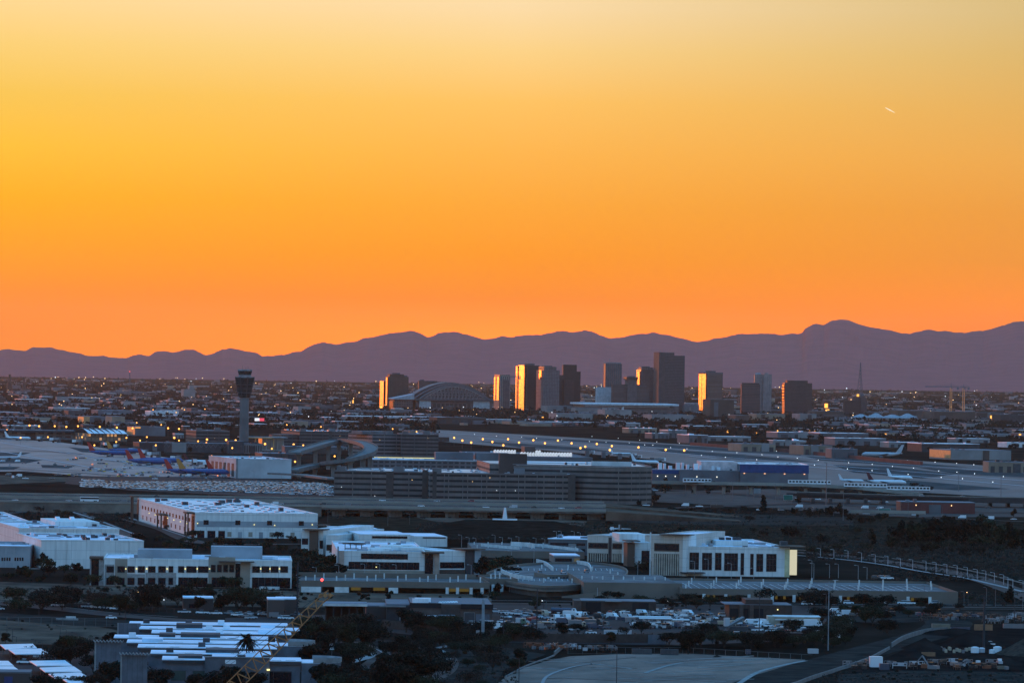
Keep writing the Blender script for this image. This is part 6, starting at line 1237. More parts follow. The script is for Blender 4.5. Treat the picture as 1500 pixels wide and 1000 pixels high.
    mb = MB(); q = pts+[pts[0]]
    for a, e in zip(q, q[1:]): mb.quad((*a, hh-2.6), (*e, hh-2.6), (*e, hh+.2), (*a, hh+.2)).quad((a[0]*.985, a[1]*.985, hh-.9), (e[0]*.985, e[1]*.985, hh-.9), (e[0]*.985, e[1]*.985, hh+.2), (a[0]*.985, a[1]*.985, hh+.2)).quad((*a, hh+.2), (*e, hh+.2), (e[0]*.985, e[1]*.985, hh+.2), (a[0]*.985, a[1]*.985, hh+.2))
    mb.build('parapet', BEIGE, t)
    for q in (((786, 821), (799, 825), (810, 833)), ((845, 823), (861, 826), (866, 834)), ((735, 836), (752, 843), (780, 847))): t_ = [P(x, y, hh)-p0 for x, y in smoothline(list(q), 4)]; MB().ribbon([(v.x, v.y, 0) for v in t_], .5, hh-.9, hh+1.0).build('ramp_wall', DECKW, t)
    for k in range(46):
        x, y = 725+(k % 23)*8.2, (831, 846)[k//23]; v = P(x, y, hh)-p0; MB().box(v.x-.12, v.x+.12, v.y-14, v.y+14, hh-.88, hh-.86).build('bay_line', paintw, t) if abs(x-820) < 85 else None
    for k in range(9): v = P(740+k*17, 834+(k*5) % 11, hh)-p0; car((p0.x+v.x, p0.y+v.y, hh-.87), .1+pi/2, ('car', 'suv')[k % 2], ('black', 'silver', 'white', 'grey')[k % 4], 1, what='car on the oval deck') if k % 2 else None
    for k in range(14): a = 2*pi*k/14; o = Vector(((P(815, 840, hh)-p0).x+30*cos(a), (P(815, 840, hh)-p0).y+90*sin(a))); MB().box(o.x-.3, o.x+.3, o.y-.3, o.y+.3, hh-.9, hh+1.3).build('deck_post', DECKW, t)
    b = low(811, 849, 836, 826, 'pale', ROOFB, 30, th=4, label='small pale pavilion with yellow lit windows standing on the oval deck', name='pavilion'); b.root.location.z = hh-.88; b.h_ = 0
    b.win(GL, b.w*.05, b.w*.7, b.h*.2, b.h*.7, name='window_strip'); b.part('glow_window', LY, (b.w*.78, b.w*.99, -.2, -.03, b.h*.1, b.h*.7))
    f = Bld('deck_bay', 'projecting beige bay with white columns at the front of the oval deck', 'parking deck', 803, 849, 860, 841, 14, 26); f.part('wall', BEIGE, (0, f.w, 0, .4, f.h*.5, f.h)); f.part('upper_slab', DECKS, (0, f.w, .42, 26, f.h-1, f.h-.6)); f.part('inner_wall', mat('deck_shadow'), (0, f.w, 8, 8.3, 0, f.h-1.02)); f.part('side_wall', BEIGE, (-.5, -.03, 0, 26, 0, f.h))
    for k in range(4): f.part('column', DECKW, (f.w*k/3-.5, f.w*k/3+.5, -.4, -.03, 0, f.h*.8))
    for k in range(9): f.win(DARKW, f.w*(k+.15)/9, f.w*(k+.75)/9, f.h*.66, f.h*.84)
    for x, yt, yb in ((676, 783, 801), (687, 786, 802), (697, 788, 803), (725, 784, 801), (736, 787, 802), (749, 788, 803), (760, 786, 801), (785, 788, 803), (798, 790, 804), (815, 778, 790), (822, 779, 790), (841, 777, 790), (850, 779, 792), (842, 800, 822), (782, 804, 824), (749, 808, 826), (1017, 822, 848), (1037, 820, 848), (1071, 826, 848), (1104, 832, 850), (1189, 820, 846), (1192, 826, 848), (1215, 825, 846), (1228, 826, 846), (1270, 830, 848), (1257, 828, 848), (962, 818, 846), (934, 815, 845), (496, 828, 852), (534, 826, 850), (556, 826, 850), (580, 828, 851), (463, 830, 852), (690, 826, 851)):
        lamp(x, yb, round((yb-yt)/F*dist(x, yb)), None, None, pm='pole_pale', arm=1.2, pole=.1, desc='slim pale lamp post')
decks()
# ------------------------------------------------------------------ nearest ground: yards, sheds, roads, lots
BRICK = mat('brick_brown', (.06, .043, .037), .9, scale=.5, detail=6); BRICK2 = mat('brick_dusky', (.09, .064, .055), .9, scale=.4, detail=6); SLATE = mat('wall_slate', (.11, .12, .14), .8, scale=.3, detail=6); SHADEM = mat('canopy_white', (.68, .76, .82), .4, var=.15, scale=.2, spec=.6)
def land_front():
    patch('dirt_field', [(-80, 897), (130, 915), (185, 925), (175, 945), (90, 944), (-80, 944)], .10, dirtm); patch('dirt_field', [(-80, 892), (120, 905), (300, 915), (300, 922), (120, 917), (-80, 902)], .12, mat('dirt_grey', (.055, .046, .04), .95, col2=(.024, .020, .018), scale=.1, detail=8, spec=0))
    road('street', [(-80, 877), (0, 884), (80, 891), (170, 901), (260, 908), (330, 910)], 16, .22, asph2); road('kerb', [(-80, 874), (0, 881), (80, 888), (170, 898), (260, 904)], .8, .30, kerbm)
    patch('asphalt_yard', [(540, 880), (1215, 888), (1205, 936), (1000, 945), (700, 940), (560, 925)], .10, asph); patch('dirt_lot', [(725, 1004), (742, 990), (770, 977), (800, 968), (834, 961), (900, 958), (1010, 957), (1100, 962), (1180, 966), (1150, 980), (1105, 1004), (1100, 1040), (700, 1040)], .12, dirt)
    road('street', [(470, 886), (620, 883), (850, 885), (1100, 887), (1300, 889), (1540, 890)], 12, .26, asph2); road('kerb', [(560, 879), (850, 881), (1100, 884), (1230, 886), (1320, 886), (1540, 887)], 1.6, .36, kerbm); road('kerb', [(1180, 892.5), (1320, 892), (1540, 893)], 1.0, .36, kerbm)
    road('winding_road', [(500, 1030), (508, 1004), (525, 988), (552, 972), (560, 962), (545, 951), (520, 944), (490, 938), (440, 936)], 10, .2, asph2); road('winding_road', [(600, 945), (625, 952), (650, 962), (655, 975), (640, 990), (600, 1005)], 8, .24, asph2)
    road('kerb', [(553, 984), (558, 972), (566, 963), (553, 952), (535, 948)], .6, .32, kerbm); road('sidewalk', [(508, 973), (522, 968), (537, 964), (543, 958), (536, 953), (526, 951.5)], 4, .34, kerbm); road('sidewalk', [(658, 946), (644, 949), (633, 951), (645, 954), (647, 960), (653, 964), (652, 968)], 3.4, .34, kerbm); road('kerb', [(540, 990), (548, 984), (556, 981)], 1.5, .34, kerbm)
    patch('dirt_field', [(460, 932), (720, 945), (800, 958), (740, 980), (700, 1040), (560, 1040), (640, 980), (600, 950), (480, 940)], .08, mat('dirt_grey'))
    road('dirt_road', [(1060, 1035), (1110, 1004), (1180, 980), (1260, 957), (1330, 938), (1372, 925), (1390, 912), (1360, 903)], 20, .2, mat('dirt_grey')); road('kerb', [(1130, 1010), (1190, 993), (1240, 979)], .7, .4, kerbm)
    patch('yard_soil', [(1190, 1040), (1240, 985), (1300, 962), (1370, 932), (1400, 918), (1560, 908), (1560, 1040)], .14, dirtd); patch('dirt_field', [(1210, 1040), (1230, 988), (1320, 982), (1560, 985), (1560, 1040)], .2, mat('dirt_grey')); patch('dirt_field', [(1200, 896), (1420, 895), (1560, 897), (1560, 906), (1380, 908), (1290, 914), (1200, 905)], .11, mat('dirt_grey'))
    road('dirt_track', [(792, 1010), (800, 992), (828, 980), (856, 974), (880, 973)], 1.2, .3, kerbm); road('dirt_track', [(945, 986), (975, 976), (1000, 971)], 1.5, .3, mat('dirt_bright', (.32, .29, .27), .95, spec=0))
    road('dirt_track', [(1080, 1003), (1110, 985), (1150, 974), (1180, 968)], 2, .3, mat('dirt_bright'))
    patch('park_asphalt', [(-80, 955), (190, 948), (190, 1040), (-80, 1040)], .09, asph); patch('asphalt_yard', [(330, 905), (480, 900), (520, 925), (480, 935), (420, 925), (330, 915)], .1, asph)
land_front()
def tracks():
    mat('dirt_bright', (.32, .29, .27), .95, spec=0)
    R = random.Random(31); m1, m2 = mat('dirt_bright'), mat('dirt_track_dark', (.24, .175, .15), .95, spec=0)
    for k in range(26):
        x, y = R.uniform(760, 1080), R.uniform(964, 1002); a = R.uniform(-.25, .12); L = R.uniform(40, 170); c = R.uniform(-.0006, .0006)
        pts = [(x+L*i/5, y+a*L*i/5*.35+c*(L*i/5)**2) for i in range(6)]; pts = [p for p in pts if 735+max(0, 990-p[1])*1.4 < p[0] < 1150-(p[1]-966)*1.4 and p[1] > 960]
        if len(pts) < 3: continue
        for s in (0, 1.9): q = [P(*p) for p in smoothline(pts, 3)]; struct('tyre_track', MB().ribbon([(v.x, v.y+s, 0) for v in q], R.uniform(.35, .6), .15, .2+.002*k+s*.01), m1 if k % 3 else m2)
    for k in range(16):                                              # worn patches and dumped gravel
        x, y = R.uniform(790, 1090), R.uniform(963, 1000); w_, h_ = R.uniform(8, 40), R.uniform(.6, 2.4); n = 11; o = [P(x+w_*cos(2*pi*i/n)*R.uniform(.6, 1.1), y+h_*sin(2*pi*i/n)*R.uniform(.6, 1.1)) for i in range(n)]
        struct('dirt_patch', MB().quad(*[(v.x, v.y, .14+.003*k) for v in o]), m2)
tracks()
def stepped():
    # eight parallel wings with white roofs and dark fronts
    names = ('farthest', 'second farthest', 'third farthest', 'fourth, longest-left', 'fifth', 'sixth', 'seventh', 'nearest')
    for k, (x0, x1, yt, rnd) in enumerate(((193, 420, 914, 0), (208, 437, 921, 0), (226, 425, 927, 0), (171, 403, 934, 0), (190, 404, 941, 1), (206, 404, 948, 0), (225, 395, 957, 0), (242, 440, 966, 1))):
        d = dist(x0, yt, 8.5); b = Bld('stepped_office_wing', '%s white-roofed wing of the stepped-roof office at lower left' % names[k], 'office', x0, x1, 1000, yt, 3, 20, d=d, group='wings of the stepped-roof office'); b.h = 8.5; w_ = b.w; rng = random.Random(k)
        b.walls(SLATE); b.part('roof', ROOFB, (-1.2, w_+.3, -.9, 20, 8.52, 8.8)); b.part('fascia', DARKW, (-1.0, w_+.2, -.7, -.02, 7.5, 8.5))
        u = 4
        while u < w_-8:
            L = rng.uniform(5, 14)
            if rng.random() < .5: b.part('clerestory', ROOFB if rng.random() < .6 else DARKW, (u, u+L, 6, 19, 8.82, 8.8+rng.uniform(.8, 1.6)))
            elif rng.random() < .5: b.part('roof_unit', DARKW if rng.random() < .6 else ROOFW, (u, u+2.4, 4, 8, 8.82, 10.2))
            u += L+rng.uniform(1, 5)
        for j in range(3+k % 2): u = rng.uniform(1, w_-4); b.part('roof_light', ROOFW, (u, u+3.2, -.4, 1.2, 8.82, 9.05))
        if rnd:
            r = 9.5; pts = [(w_+r*.4+r*cos(a), 9+r*sin(a)) for a in [(-pi/2)+pi*i/10 for i in range(11)]]+[(w_+.25, 18.5), (w_+.25, -.5)]
            b.mesh('round_end', SLATE, MB().prism(pts, 0, 8.0)); b.mesh('round_roof', ROOFB, MB().prism(pts, 8.02, 8.3))
            mb = MB()
            for a, c in zip(pts[:10], pts[1:11]): mb.quad((a[0]*1.005, a[1], 8.1), (c[0]*1.005, c[1], 8.1), (c[0]*1.005, c[1], 9.7), (a[0]*1.005, a[1], 9.7))
            b.mesh('round_parapet', kerbm, mb)
        if k == 7:
            for u0, u1, z0, z1 in ((2, 6.5, 2, 5), (9, 13, 2, 5), (13.6, 18, 2.6, 5), (34, 41, 1.5, 5.2), (44, 48, 0, 5), (w_*.62, w_*.74, 1.6, 5), (w_*.8, w_*.93, 1, 5)):
                b.win(mat('window_green', (.03, .07, .065), .2, spec=.6) if u0 < 20 else GL, u0, u1, max(.1, z0), z1, fm=FR)
            b.part('wall_step', mat('wall_slate_dark', (.10, .105, .12)), (w_*.29, w_*.77, -1.6, -.75, 0, 9.6)); b.part('step_cap', kerbm, (w_*.29-.3, w_*.77+.3, -1.9, -.72, 9.62, 9.9)); b.part('hatch', ROOFW, (w_*.44, w_*.52, -1.75, -1.62, 7.6, 8.9))
            for u in (19.5, w_*.76): b.part('wall_lamp', LW, (u-.5, u+.5, -2.4, -1.65, 5.6, 6.1))
        else: b.part('side_door', GL, (-.12, -.02, 5, 8, 0, 2.6)); b.part('sun_slab', kerbm, (-5, -1.3, 2, 8, 3.3, 3.6))
    for x0, x1, y0, wave, lab in ((174, 206, 912, 0, 'plain slate slab wall beside the farthest wing of the stepped-roof office'), (141, 177, 940.5, 1, 'tall slate fin wall with a zigzag cap, the farther left one'), (179, 216, 959, 1, 'tall slate fin wall with a zigzag cap, the nearer right one')):
        z = 14.5 if wave else 10; d = dist(x0, y0, z); p = at(x0, d, z); t = thing('fin_wall', lab, 'wall', (p.x, p.y, 0), radians(3)); W = (x1-x0)/F*d
        MB().box(0, W, 0, 1.0, 0, z).build('slab', SLATE, t); MB().box(-.5, -.02, -.2, 1.2, 0, z-.02).build('edge_post', kerbm, t)
        for k in range(1, 5): MB().box(W*k/5, W*k/5+.08, -.03, -.01, 0, z).build('panel_joint', FR, t)
        if wave:
            mb = MB(); n = 9
            for k in range(n): u0, u1 = -.9+(W+1.8)*k/n, -.9+(W+1.8)*(k+1)/n; mb.quad((u0, -1, z+.9), ((u0+u1)/2, -1, z+.25), ((u0+u1)/2, 2.2, z+.25), (u0, 2.2, z+.9)).quad(((u0+u1)/2, -1, z+.25), (u1, -1, z+.9), (u1, 2.2, z+.9), ((u0+u1)/2, 2.2, z+.25)).quad((u0, -1, z+.6), ((u0+u1)/2, -1, z-.05), ((u0+u1)/2, -1, z+.25), (u0, -1, z+.9)).quad(((u0+u1)/2, -1, z-.05), (u1, -1, z+.6), (u1, -1, z+.9), ((u0+u1)/2, -1, z+.25))
            mb.build('zigzag_cap', kerbm, t)
    for k, c in enumerate((((0, 943), (48, 942), (54, 948), (8, 950)), ((12, 950), (60, 949), (74, 957), (22, 957)), ((43, 967), (95, 966), (106, 974), (54, 974)), ((58, 977), (108, 975), (120, 983), (66, 983)), ((71, 986), (118, 984), (132, 992), (80, 992)), ((92, 994), (140, 992), (152, 999), (102, 1000)), ((-8, 967), (12, 967), (20, 974), (-8, 974)), ((-10, 975), (20, 975), (30, 982), (-10, 983)))):
        q = [P(x, y, 3.6) for x, y in c]; o = q[3]; t = thing('carport', None, 'carport', (o.x, o.y, 0), 0, 'white flat carports'); auto(t, 'white flat carport canopy')
        pts = [(v.x-o.x, v.y-o.y) for v in q]; MB().prism(pts, 3.3, 3.6).build('canopy', SHADEM, t)
        cx = sum(a for a, b in pts)/4; cy = sum(b for a, b in pts)/4
        for a, b_ in pts: MB().bar((cx+(a-cx)*.8, cy+(b_-cy)*.5, 0), (cx+(a-cx)*.8, cy+(b_-cy)*.5, 3.28), .14, 5).build('post', polem, t)
        for j in range(3): car((o.x+2+j*4, o.y+9, .1), pi/2, random.choice(('car', 'suv')), random.choice(('grey', 'white', 'black')), 2, what='car under a carport')
    b = low(-20, 44, 1010, 985, 'brown', ROOFG, 14, th=3, label='small brown building with one blue window in the bottom left corner', name='small_building'); b.win(mat('window_blue', (.03, .05, .16), .3), b.U(6), b.U(18), 2.0, 4.4, fm=FR); b.win(DECKW, b.U(12), b.U(16), .2, 1.6, name='door')
    car(P(36, 972, .1), pi, 'pickup', 'white', 2, label='white pickup truck parked beside the carports at lower left'); car(P(163, 906, .25), .1, 'car', 'white', 2, label='white saloon car alone on the road at left'); car(P(-1, 893, .25), .1, 'car', 'silver', 2, label='pale car entering on the road at the left edge')
    car(P(104, 953, .1), .2, 'suv', 'black', 2, label='dark car with a pale roof glint in front of the left dirt field')
    # pipe frames and small tank in the left field
    t = thing('low_structure', 'pale low slab structure lying in the left dirt field', 'structure', P(100, 908).to_tuple(), .05); MB().box(-5, 4, -1, 1, 0, .8).build('slab', kerbm, t); MB().box(-1, 3, .2, 1.4, .82, 1.6).build('cap', DECKW, t)
stepped()
def boom():
    d = 1400.0; p0 = at(236, d, 2); t = thing('crawler_crane', 'rusty yellow lattice crane boom rising into the lower left of the view', 'crane', (p0.x, d, 0)); ry = mat('boom_yellow', (.50, .22, .08), .6, col2=(.22, .09, .035), scale=1.2); a = Vector((0, 0, 3)); q = at(470, d, hz(470, 879, d)); b = Vector((q.x-p0.x, 6, q.z)); n = (b-a).normalized(); up = Vector((-n.z, 0, n.x)).normalized(); sd = n.cross(up); L = (b-a).length
    w_ = lambda f: 1.75*min(1, .35+f*3, .5+(1-f)*1.4); c = lambda f, i, j: a+n*(L*f)+up*w_(f)*i+sd*w_(f)*j; N = 42; mb = MB()
    for k in range(N):
        f0, f1 = k/N, (k+1)/N
        for i, j in ((-1, -1), (-1, 1), (1, -1), (1, 1)): mb.bar(c(f0, i, j), c(f1, i, j), .16, 4)
        s = 1 if k % 2 else -1
        for j in (-1, 1): mb.bar(c(f0, s, j), c(f1, -s, j), .13, 3)
        for i in (-1, 1): mb.bar(c(f0, i, s), c(f1, i, -s), .13, 3)
    mb.build('boom', ry, t); mb = MB()
    for j in (-.7, .7):
        for k in range(3): e = b+n*(.5+k*.9)+up*(.9-k*.8); mb.bar(e+sd*(j-.12), e+sd*(j+.12), .55, 8)
    mb.bar(c(1, 1, 0), b+n*3+up*.5, .25, 4).bar(c(1, -1, 0), b+n*3-up*1.2, .25, 4); mb.build('boom_head', ry, t); MB().ball(b+n*1.5+up*1.5+Vector((0, 0, 3)), .35).build('beacon', LAMPG['red'], t); MB().bar(b+n+up, b+n+up+Vector((0, 0, 3.2)), .08).build('beacon_post', polem, t)
    MB().tube([c(.985, 1.5, 0), c(.3, 4.2, 0), Vector((-9, 0, 7))], .06, 3).tube([c(.8, 1.3, .4), Vector((-9, 1, 8))], .05, 3).build('stay_cable', poledark, t)
    s = .72; e = c(s, 1.2, 0); MB().box(e.x-.9, e.x+.9, e.y-1.2, e.y+1.2, e.z-.9, e.z+.5).build('sheave_frame', poledark, t)
    MB().box(-11, 4, -2.2, 2.2, 1.6, 4.4).build('upper_house', PAINT['yellow'], t); MB().box(1.5, 4, 2.25, 3.8, 1.8, 4.2).build('cab', glassm, t)
    for j in (-3.2, 3.2): MB().box(-5, 5, j-.6, j+.6, .02, 1.5).build('crawler_track', tyre, t)
boom()
def sheds():
    # brown workshop
    b = Bld('workshop', 'long brown workshop with a black fascia, dark doorway and white roof units', 'workshop', 601, 721, 910, 884, 2, 60); b.walls(BRICK2); b.part('roof', ROOFG, (.2, b.w-.2, .2, b.dep, b.h+.02, b.h+.2)); U = b.U; b.part('fascia', mat('fascia_black', (.012, .012, .014)), (-.4, U(646), -.5, -.03, b.h-1.6, b.h+.5), (U(675), b.w+.3, -.5, -.03, b.h-1.8, b.h+.3)); b.part('projecting_bay', BRICK, (U(646)+.05, U(674), -.7, -.03, 0, b.h-.6))
    b.win(DARKW, U(680), U(695), .1, b.h*.55, name='doorway', fm=kerbm)
    for x in (697, 708): b.win(SLATE, U(x), U(x+9), .1, b.h*.48, name='door')
    for x in (605, 612, 619, 632): b.win(SLATE, U(x), U(x+5), .1, b.h*.42, name='door')
    for k in range(6): b.part('roof_unit', ROOFW, (U(604+k % 3*8+k//3*4), U(604+k % 3*8+k//3*4)+2.2, 6+k//3*9, 9+k//3*9, b.h+.22, b.h+1.9))
    for k in range(7): b.mesh('roof_vent', ROOFW, MB().ball((U(645+k*4), 8+k*1.2, b.h+.2), .8, .8, .7, 8, 4, 0.))
    b.part('canopy', ROOFG, (U(642), U(666), -7, -.75, 2.9, 3.15)); b.part('canopy_low', ROOFW, (U(604), U(640), -8, -.6, 2.6, 2.85))
    g = low(566, 600, 908, 886, 'dark', ROOFG, 50, th=2, label='dark gabled lean-to at the left end of the brown workshop', name='lean_to'); g.part('eave', kerbm, (-3, 8, -1.5, -.2, g.h*.9, g.h*1.0)); g.win(SLATE, g.U(586), g.U(596), .1, g.h*.5, name='door', fm=DECKW)
    # open shed with pale roof edge
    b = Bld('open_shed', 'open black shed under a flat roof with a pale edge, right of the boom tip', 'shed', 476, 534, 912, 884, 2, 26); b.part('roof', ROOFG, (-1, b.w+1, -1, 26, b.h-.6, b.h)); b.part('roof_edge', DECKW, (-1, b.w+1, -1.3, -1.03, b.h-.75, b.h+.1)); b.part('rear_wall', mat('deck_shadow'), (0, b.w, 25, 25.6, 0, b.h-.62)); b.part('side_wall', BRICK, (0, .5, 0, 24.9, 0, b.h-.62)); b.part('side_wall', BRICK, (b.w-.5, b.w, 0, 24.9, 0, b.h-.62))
    for k in range(4): b.part('column', DARKW, (b.w*(.2+.2*k), b.w*(.2+.2*k)+.4, 0, .4, 0, b.h-.62))
    w_ = low(536, 566, 906, 888, 'brown', ROOFG, 30, th=2, label='plain brown block between the open black shed and the brown workshop', name='store_building')
    # yard building
    b = Bld('yard_building', 'long brown yard building with two wide black bays behind the truck yard', 'depot', 851, 961, 899, 879.5, 1, 22); b.walls(BRICK); b.part('roof', ROOFG, (0, b.w, 0, 22, b.h+.02, b.h+.2)); b.part('end_wall', BRICK2, (b.U(840), -.05, -4, 18, 0, b.h*1.04))
    for x0, x1 in ((858, 880), (926, 950)): b.win(mat('fascia_black'), b.U(x0), b.U(x1), .1, b.h*.92, name='bay')
    b.part('eave', kerbm, (b.U(886), b.U(910), -2, -.1, b.h*.98, b.h*1.03))
    b = Bld('depot', 'dark brown depot with deep bays behind the cream cabin', 'depot', 1068, 1160, 907, 885, 2, 26); b.walls(BRICK); b.part('roof', ROOFG, (-2, b.w, 0, 26, b.h+.02, b.h+.2)); b.part('step_block', BRICK, (b.U(1092), b.U(1132), 2, 22, b.h+.22, b.h+2.2))
    for x0, x1 in ((1069, 1081), (1088, 1096), (1102, 1118)): b.win(mat('fascia_black'), b.U(x0), b.U(x1), .1, b.h*.75, name='bay')
    for x in (1083, 1098): b.part('pier', BRICK2, (b.U(x), b.U(x)+1.6, -1, -.03, 0, b.h))
    b.part('wall_lamp', LW, (b.U(1138), b.U(1138)+.5, -.6, -.05, b.h*.68, b.h*.75))
    # cream cabin
    b = Bld('site_cabin', 'cream portable cabin with a white roof and a row of small windows', 'cabin', 1135, 1201, 917, 903, 1, 12); cr = mat('cabin_cream', (.46, .42, .34), .7); b.walls(cr); b.part('roof', DECKW, (-.3, b.w+.3, -.8, 12, b.h+.02, b.h+.35)); b.part('veranda_roof', DECKW, (0, b.w*.92, -3, -.85, b.h*.72, b.h*.78)); b.part('end_block', cr, (b.U(1125), -.05, 1, 11, 0, b.h*1.05))
    for x in (1143, 1151, 1159, 1176, 1186, 1194): b.win(GL, b.U(x), b.U(x+3), b.h*.28, b.h*.6, fm=FR)
    b.win(DARKW, b.U(1165), b.U(1173), .1, b.h*.6, name='doorway')
    # small dark hut
    b = Bld('hut', 'small dark hut with two pale square windows in front of the cream cabin', 'hut', 1146, 1174, 942, 928, 2, 8); b.walls(BRICK); b.part('roof', mat('fascia_black'), (-.5, b.w+.5, -.5, 8, b.h+.02, b.h+.4))
    for x in (1152, 1164): b.win(mat('window_pale', (.4, .44, .48), .3), b.U(x), b.U(x+6), b.h*.3, b.h*.75, fm=FR)
    for x0, x1, yb, yt, lab in ((392, 416, 905, 878, 'low dark house with a pale flat roof among trees left of the boom tip'), (405, 434, 901, 877.5, 'pale-roofed low house directly left of the boom'), (268, 312, 893, 876, 'low house with a pale roof among the trees below the stone-trimmed office')):
        b = low(x0, x1, yb, yt, 'brown', ROOFB, 18, th=4, label=lab, name='house'); b.win(GL, b.w*.2, b.w*.4, 1, 2.6)
    # walls and fences
    t = thing('yard_wall', 'long dark panel wall along the front of the truck yard', 'wall', P(560, 932).to_tuple()); o = P(560, 932); 
    MB().ribbon([(P(x, y)-o).to_tuple() for x, y in ((560, 920), (640, 926), (700, 934), (780, 940), (870, 941), (955, 941))], .4, 0, 3.4).build('panels', BRICK, t)
    for k in range(26): x = 640+k*12.6; q = P(x, 926+min(1, (x-640)/140)*14)-o; MB().box(q.x-.3, q.x+.3, q.y-.35, q.y+.35, 0, 3.7).build('post', mat('brick_brown'), t)
    t = thing('yard_wall', 'pale grey gate panel at the right part of the dark yard wall', 'wall', P(962, 943).to_tuple()); MB().box(-3.4, -.1, -.2, .2, 0, 3.6).box(.1, 3.4, -.2, .2, 0, 3.6).build('gate_leaf', SLATE, t)
    def fence(lab, pts, h, step, m=polem, mesh=True):
        o = P(*pts[0]); t = thing('chain_fence', lab, 'fence', o.to_tuple()); q = [(P(x, y)-o) for x, y in pts]; rails = MB(); k = 0
        for a, b in zip(q, q[1:]):
            L = (b-a).length; n = max(1, int(L/step))
            for i in range(n):
                c = a.lerp(b, i/n); e = a.lerp(b, (i+1)/n); rails.bar((c.x, c.y, h), (e.x, e.y, h), .06, 3).bar((c.x, c.y, .2), (e.x, e.y, .2), .04, 3)
                if k < 95: MB().bar((c.x, c.y, 0), (c.x, c.y, h), .07, 4).build('post', m, t)
                k += 1
        rails.build('rail', m, t)
    fence('thin dark wire fence across the left dirt field', [(-40, 915), (60, 916), (172, 918)], 3.4, 4); fence('thin pale wire fence along the far edge of the dirt lot', [(832, 957), (1000, 957), (1190, 968)], 2.4, 5); fence('dark low fence in front of the trees at left', [(-40, 884), (160, 893), (330, 902)], 2.2, 4, poledark)
    # curved pale retaining walls on the right
    for lab, pts, h in (('long curved pale concrete wall by the white container at lower right', [(1130, 1020), (1180, 998), (1222, 984), (1270, 968), (1292, 957), (1303, 951)], 1.3), ('curved pale concrete wall beside the soil heaps farther right', [(1306, 948), (1322, 938), (1345, 930), (1365, 926), (1388, 925)], 1.9), ('short pale retaining wall stepping down beside the dirt lot', [(740, 992), (770, 976), (800, 965), (812, 960)], .5), ('small pale ramp wall at the top corner of the dirt lot', [(812, 959), (822, 951), (829, 946)], 1.4)):
        o = P(*pts[0]); tag(MB().ribbon([(P(x, y)-o).to_tuple() for x, y in smoothline(pts, 4)], .5, 0, h).build('retaining_wall', mat('retaining_concrete', (.15, .145, .14), .85, scale=.3), None, o), lab, 'wall')
sheds()
def poles():
    def pole(lab, x, yb, yt, r, m, arms=0, nm='utility_pole', cat='pole'):
        p = P(x, yb); h = hz(x, yt, p.y); t = thing(nm, lab, cat, p.to_tuple()); MB().bar((0, 0, -.2), (0, 0, h), r, 8, r*.7).build('shaft', m, t)
        for k in range(arms): MB().bar((-1.3, 0, h-1-k*1.6), (1.3, 0, h-1-k*1.6), .09, 4).build('crossarm', m, t)
        return t, h
    pm = mat('monopole_grey', (.22, .25, .27), .6)
    t, h = pole('thick grey steel monopole standing before the brown workshop', 707, 946, 877, .75, pm); MB().box(-2.6, -1.2, -.6, .6, 0, 6).build('cabinet', kerbm, t)
    pole('tall black wooden pole at the left edge of the truck yard', 786, 933, 862, .32, poledark, 1); pole('black pole left of the truck yard by the trees', 737, 950, 902, .22, poledark); pole('slim blue-grey mast right of the cream cabin', 1213, 952, 851, .22, pm); pole('slim dark mast in front of the dark brown depot', 1112, 930, 870, .22, poledark, 1); pole('black lattice-like pole above the soil heaps', 1441, 952, 872, .5, poledark, 2); pole('thin black pole at the far right above the yard', 1486, 912, 874, .2, poledark); pole('thin pale flagless mast above the yard building', 875, 878, 860, .12, polelight)
    # cell tower dressed as a pine
    t, h = pole('thin dark mast with short branch tufts left of the boom tip', 435, 912, 822, .45, poledark, nm='mast_tree', cat='mast'); rng = random.Random(8); mb = MB()
    for k in range(70):
        a = rng.uniform(0, 6.3); z = rng.uniform(.15, .98)*h; r = rng.uniform(.6, 1.9)*(1.2 if .3 < z/h < .8 else .7); mb.bar((0, 0, z), (r*cos(a), r*sin(a), z+rng.uniform(-.3, .5)), .22, 3, .05)
    mb.build('branch_tuft', leaf('dark'), t)
    for x, yt, yb in ((10, 914, 935), (18, 919, 940), (88, 917, 936), (97, 921, 937), (110, 927, 938), (120, 931, 942), (24, 933, 940), (52, 937, 945), (62, 941, 949), (57, 893, 902), (130, 884, 895), (184, 894, 908), (457, 880, 898)): lamp(x, yb, round((yb-yt)/F*dist(x, yb)), None, None, pm='pole_dark', arm=.8, pole=.1, desc='dark twin-armed light post')
    for x, yt, yb, c in ((122, 866, 880, 'green'), (204, 868, 880, 'warm'), (242, 880, 892, 'white'), (796, 879, 893, 'white'), (899, 881, 896, 'white'), (980, 881, 890, 'white'), (1418, 868, 890, 'warm'), (800, 881, 893, None), (1354, 858, 883, None), (1458, 862, 888, None), (1412, 866, 889, None), (1498, 855, 892, None), (1210, 870, 897, None), (1445, 862, 886, None)): lamp(x, yb, round((yb-yt)/F*dist(x, yb)), .2, c, arm=.6, pm='pole_dark' if c else 'pole_grey', pole=.12, desc='%s lit lamp post' % c if c else 'slim grey light post')
    for x, y, hd in ((903, 1003, 12.0), (760, 1004, 9.0)): lamp(x, y, hd, None, None, pm='pole_dark', arm=2.2, pole=.16, desc='dark curved lamp arm at the bottom edge')
    for x, yb, lab in ((486, 959, 'small white square sign on a post left of the winding road'), (528, 926, 'small white square sign on a post beyond the winding road'), (603, 989, 'small white square sign on a post behind the dark road trees')):
        t = thing('road_sign', lab, 'sign', P(x, yb).to_tuple()); MB().bar((0, .1, 0), (0, .1, 3), .08).build('post', polem, t); MB().box(-.8, .8, -.05, .04, 2.0, 4.2).build('panel', PAINT['white'], t)
poles()
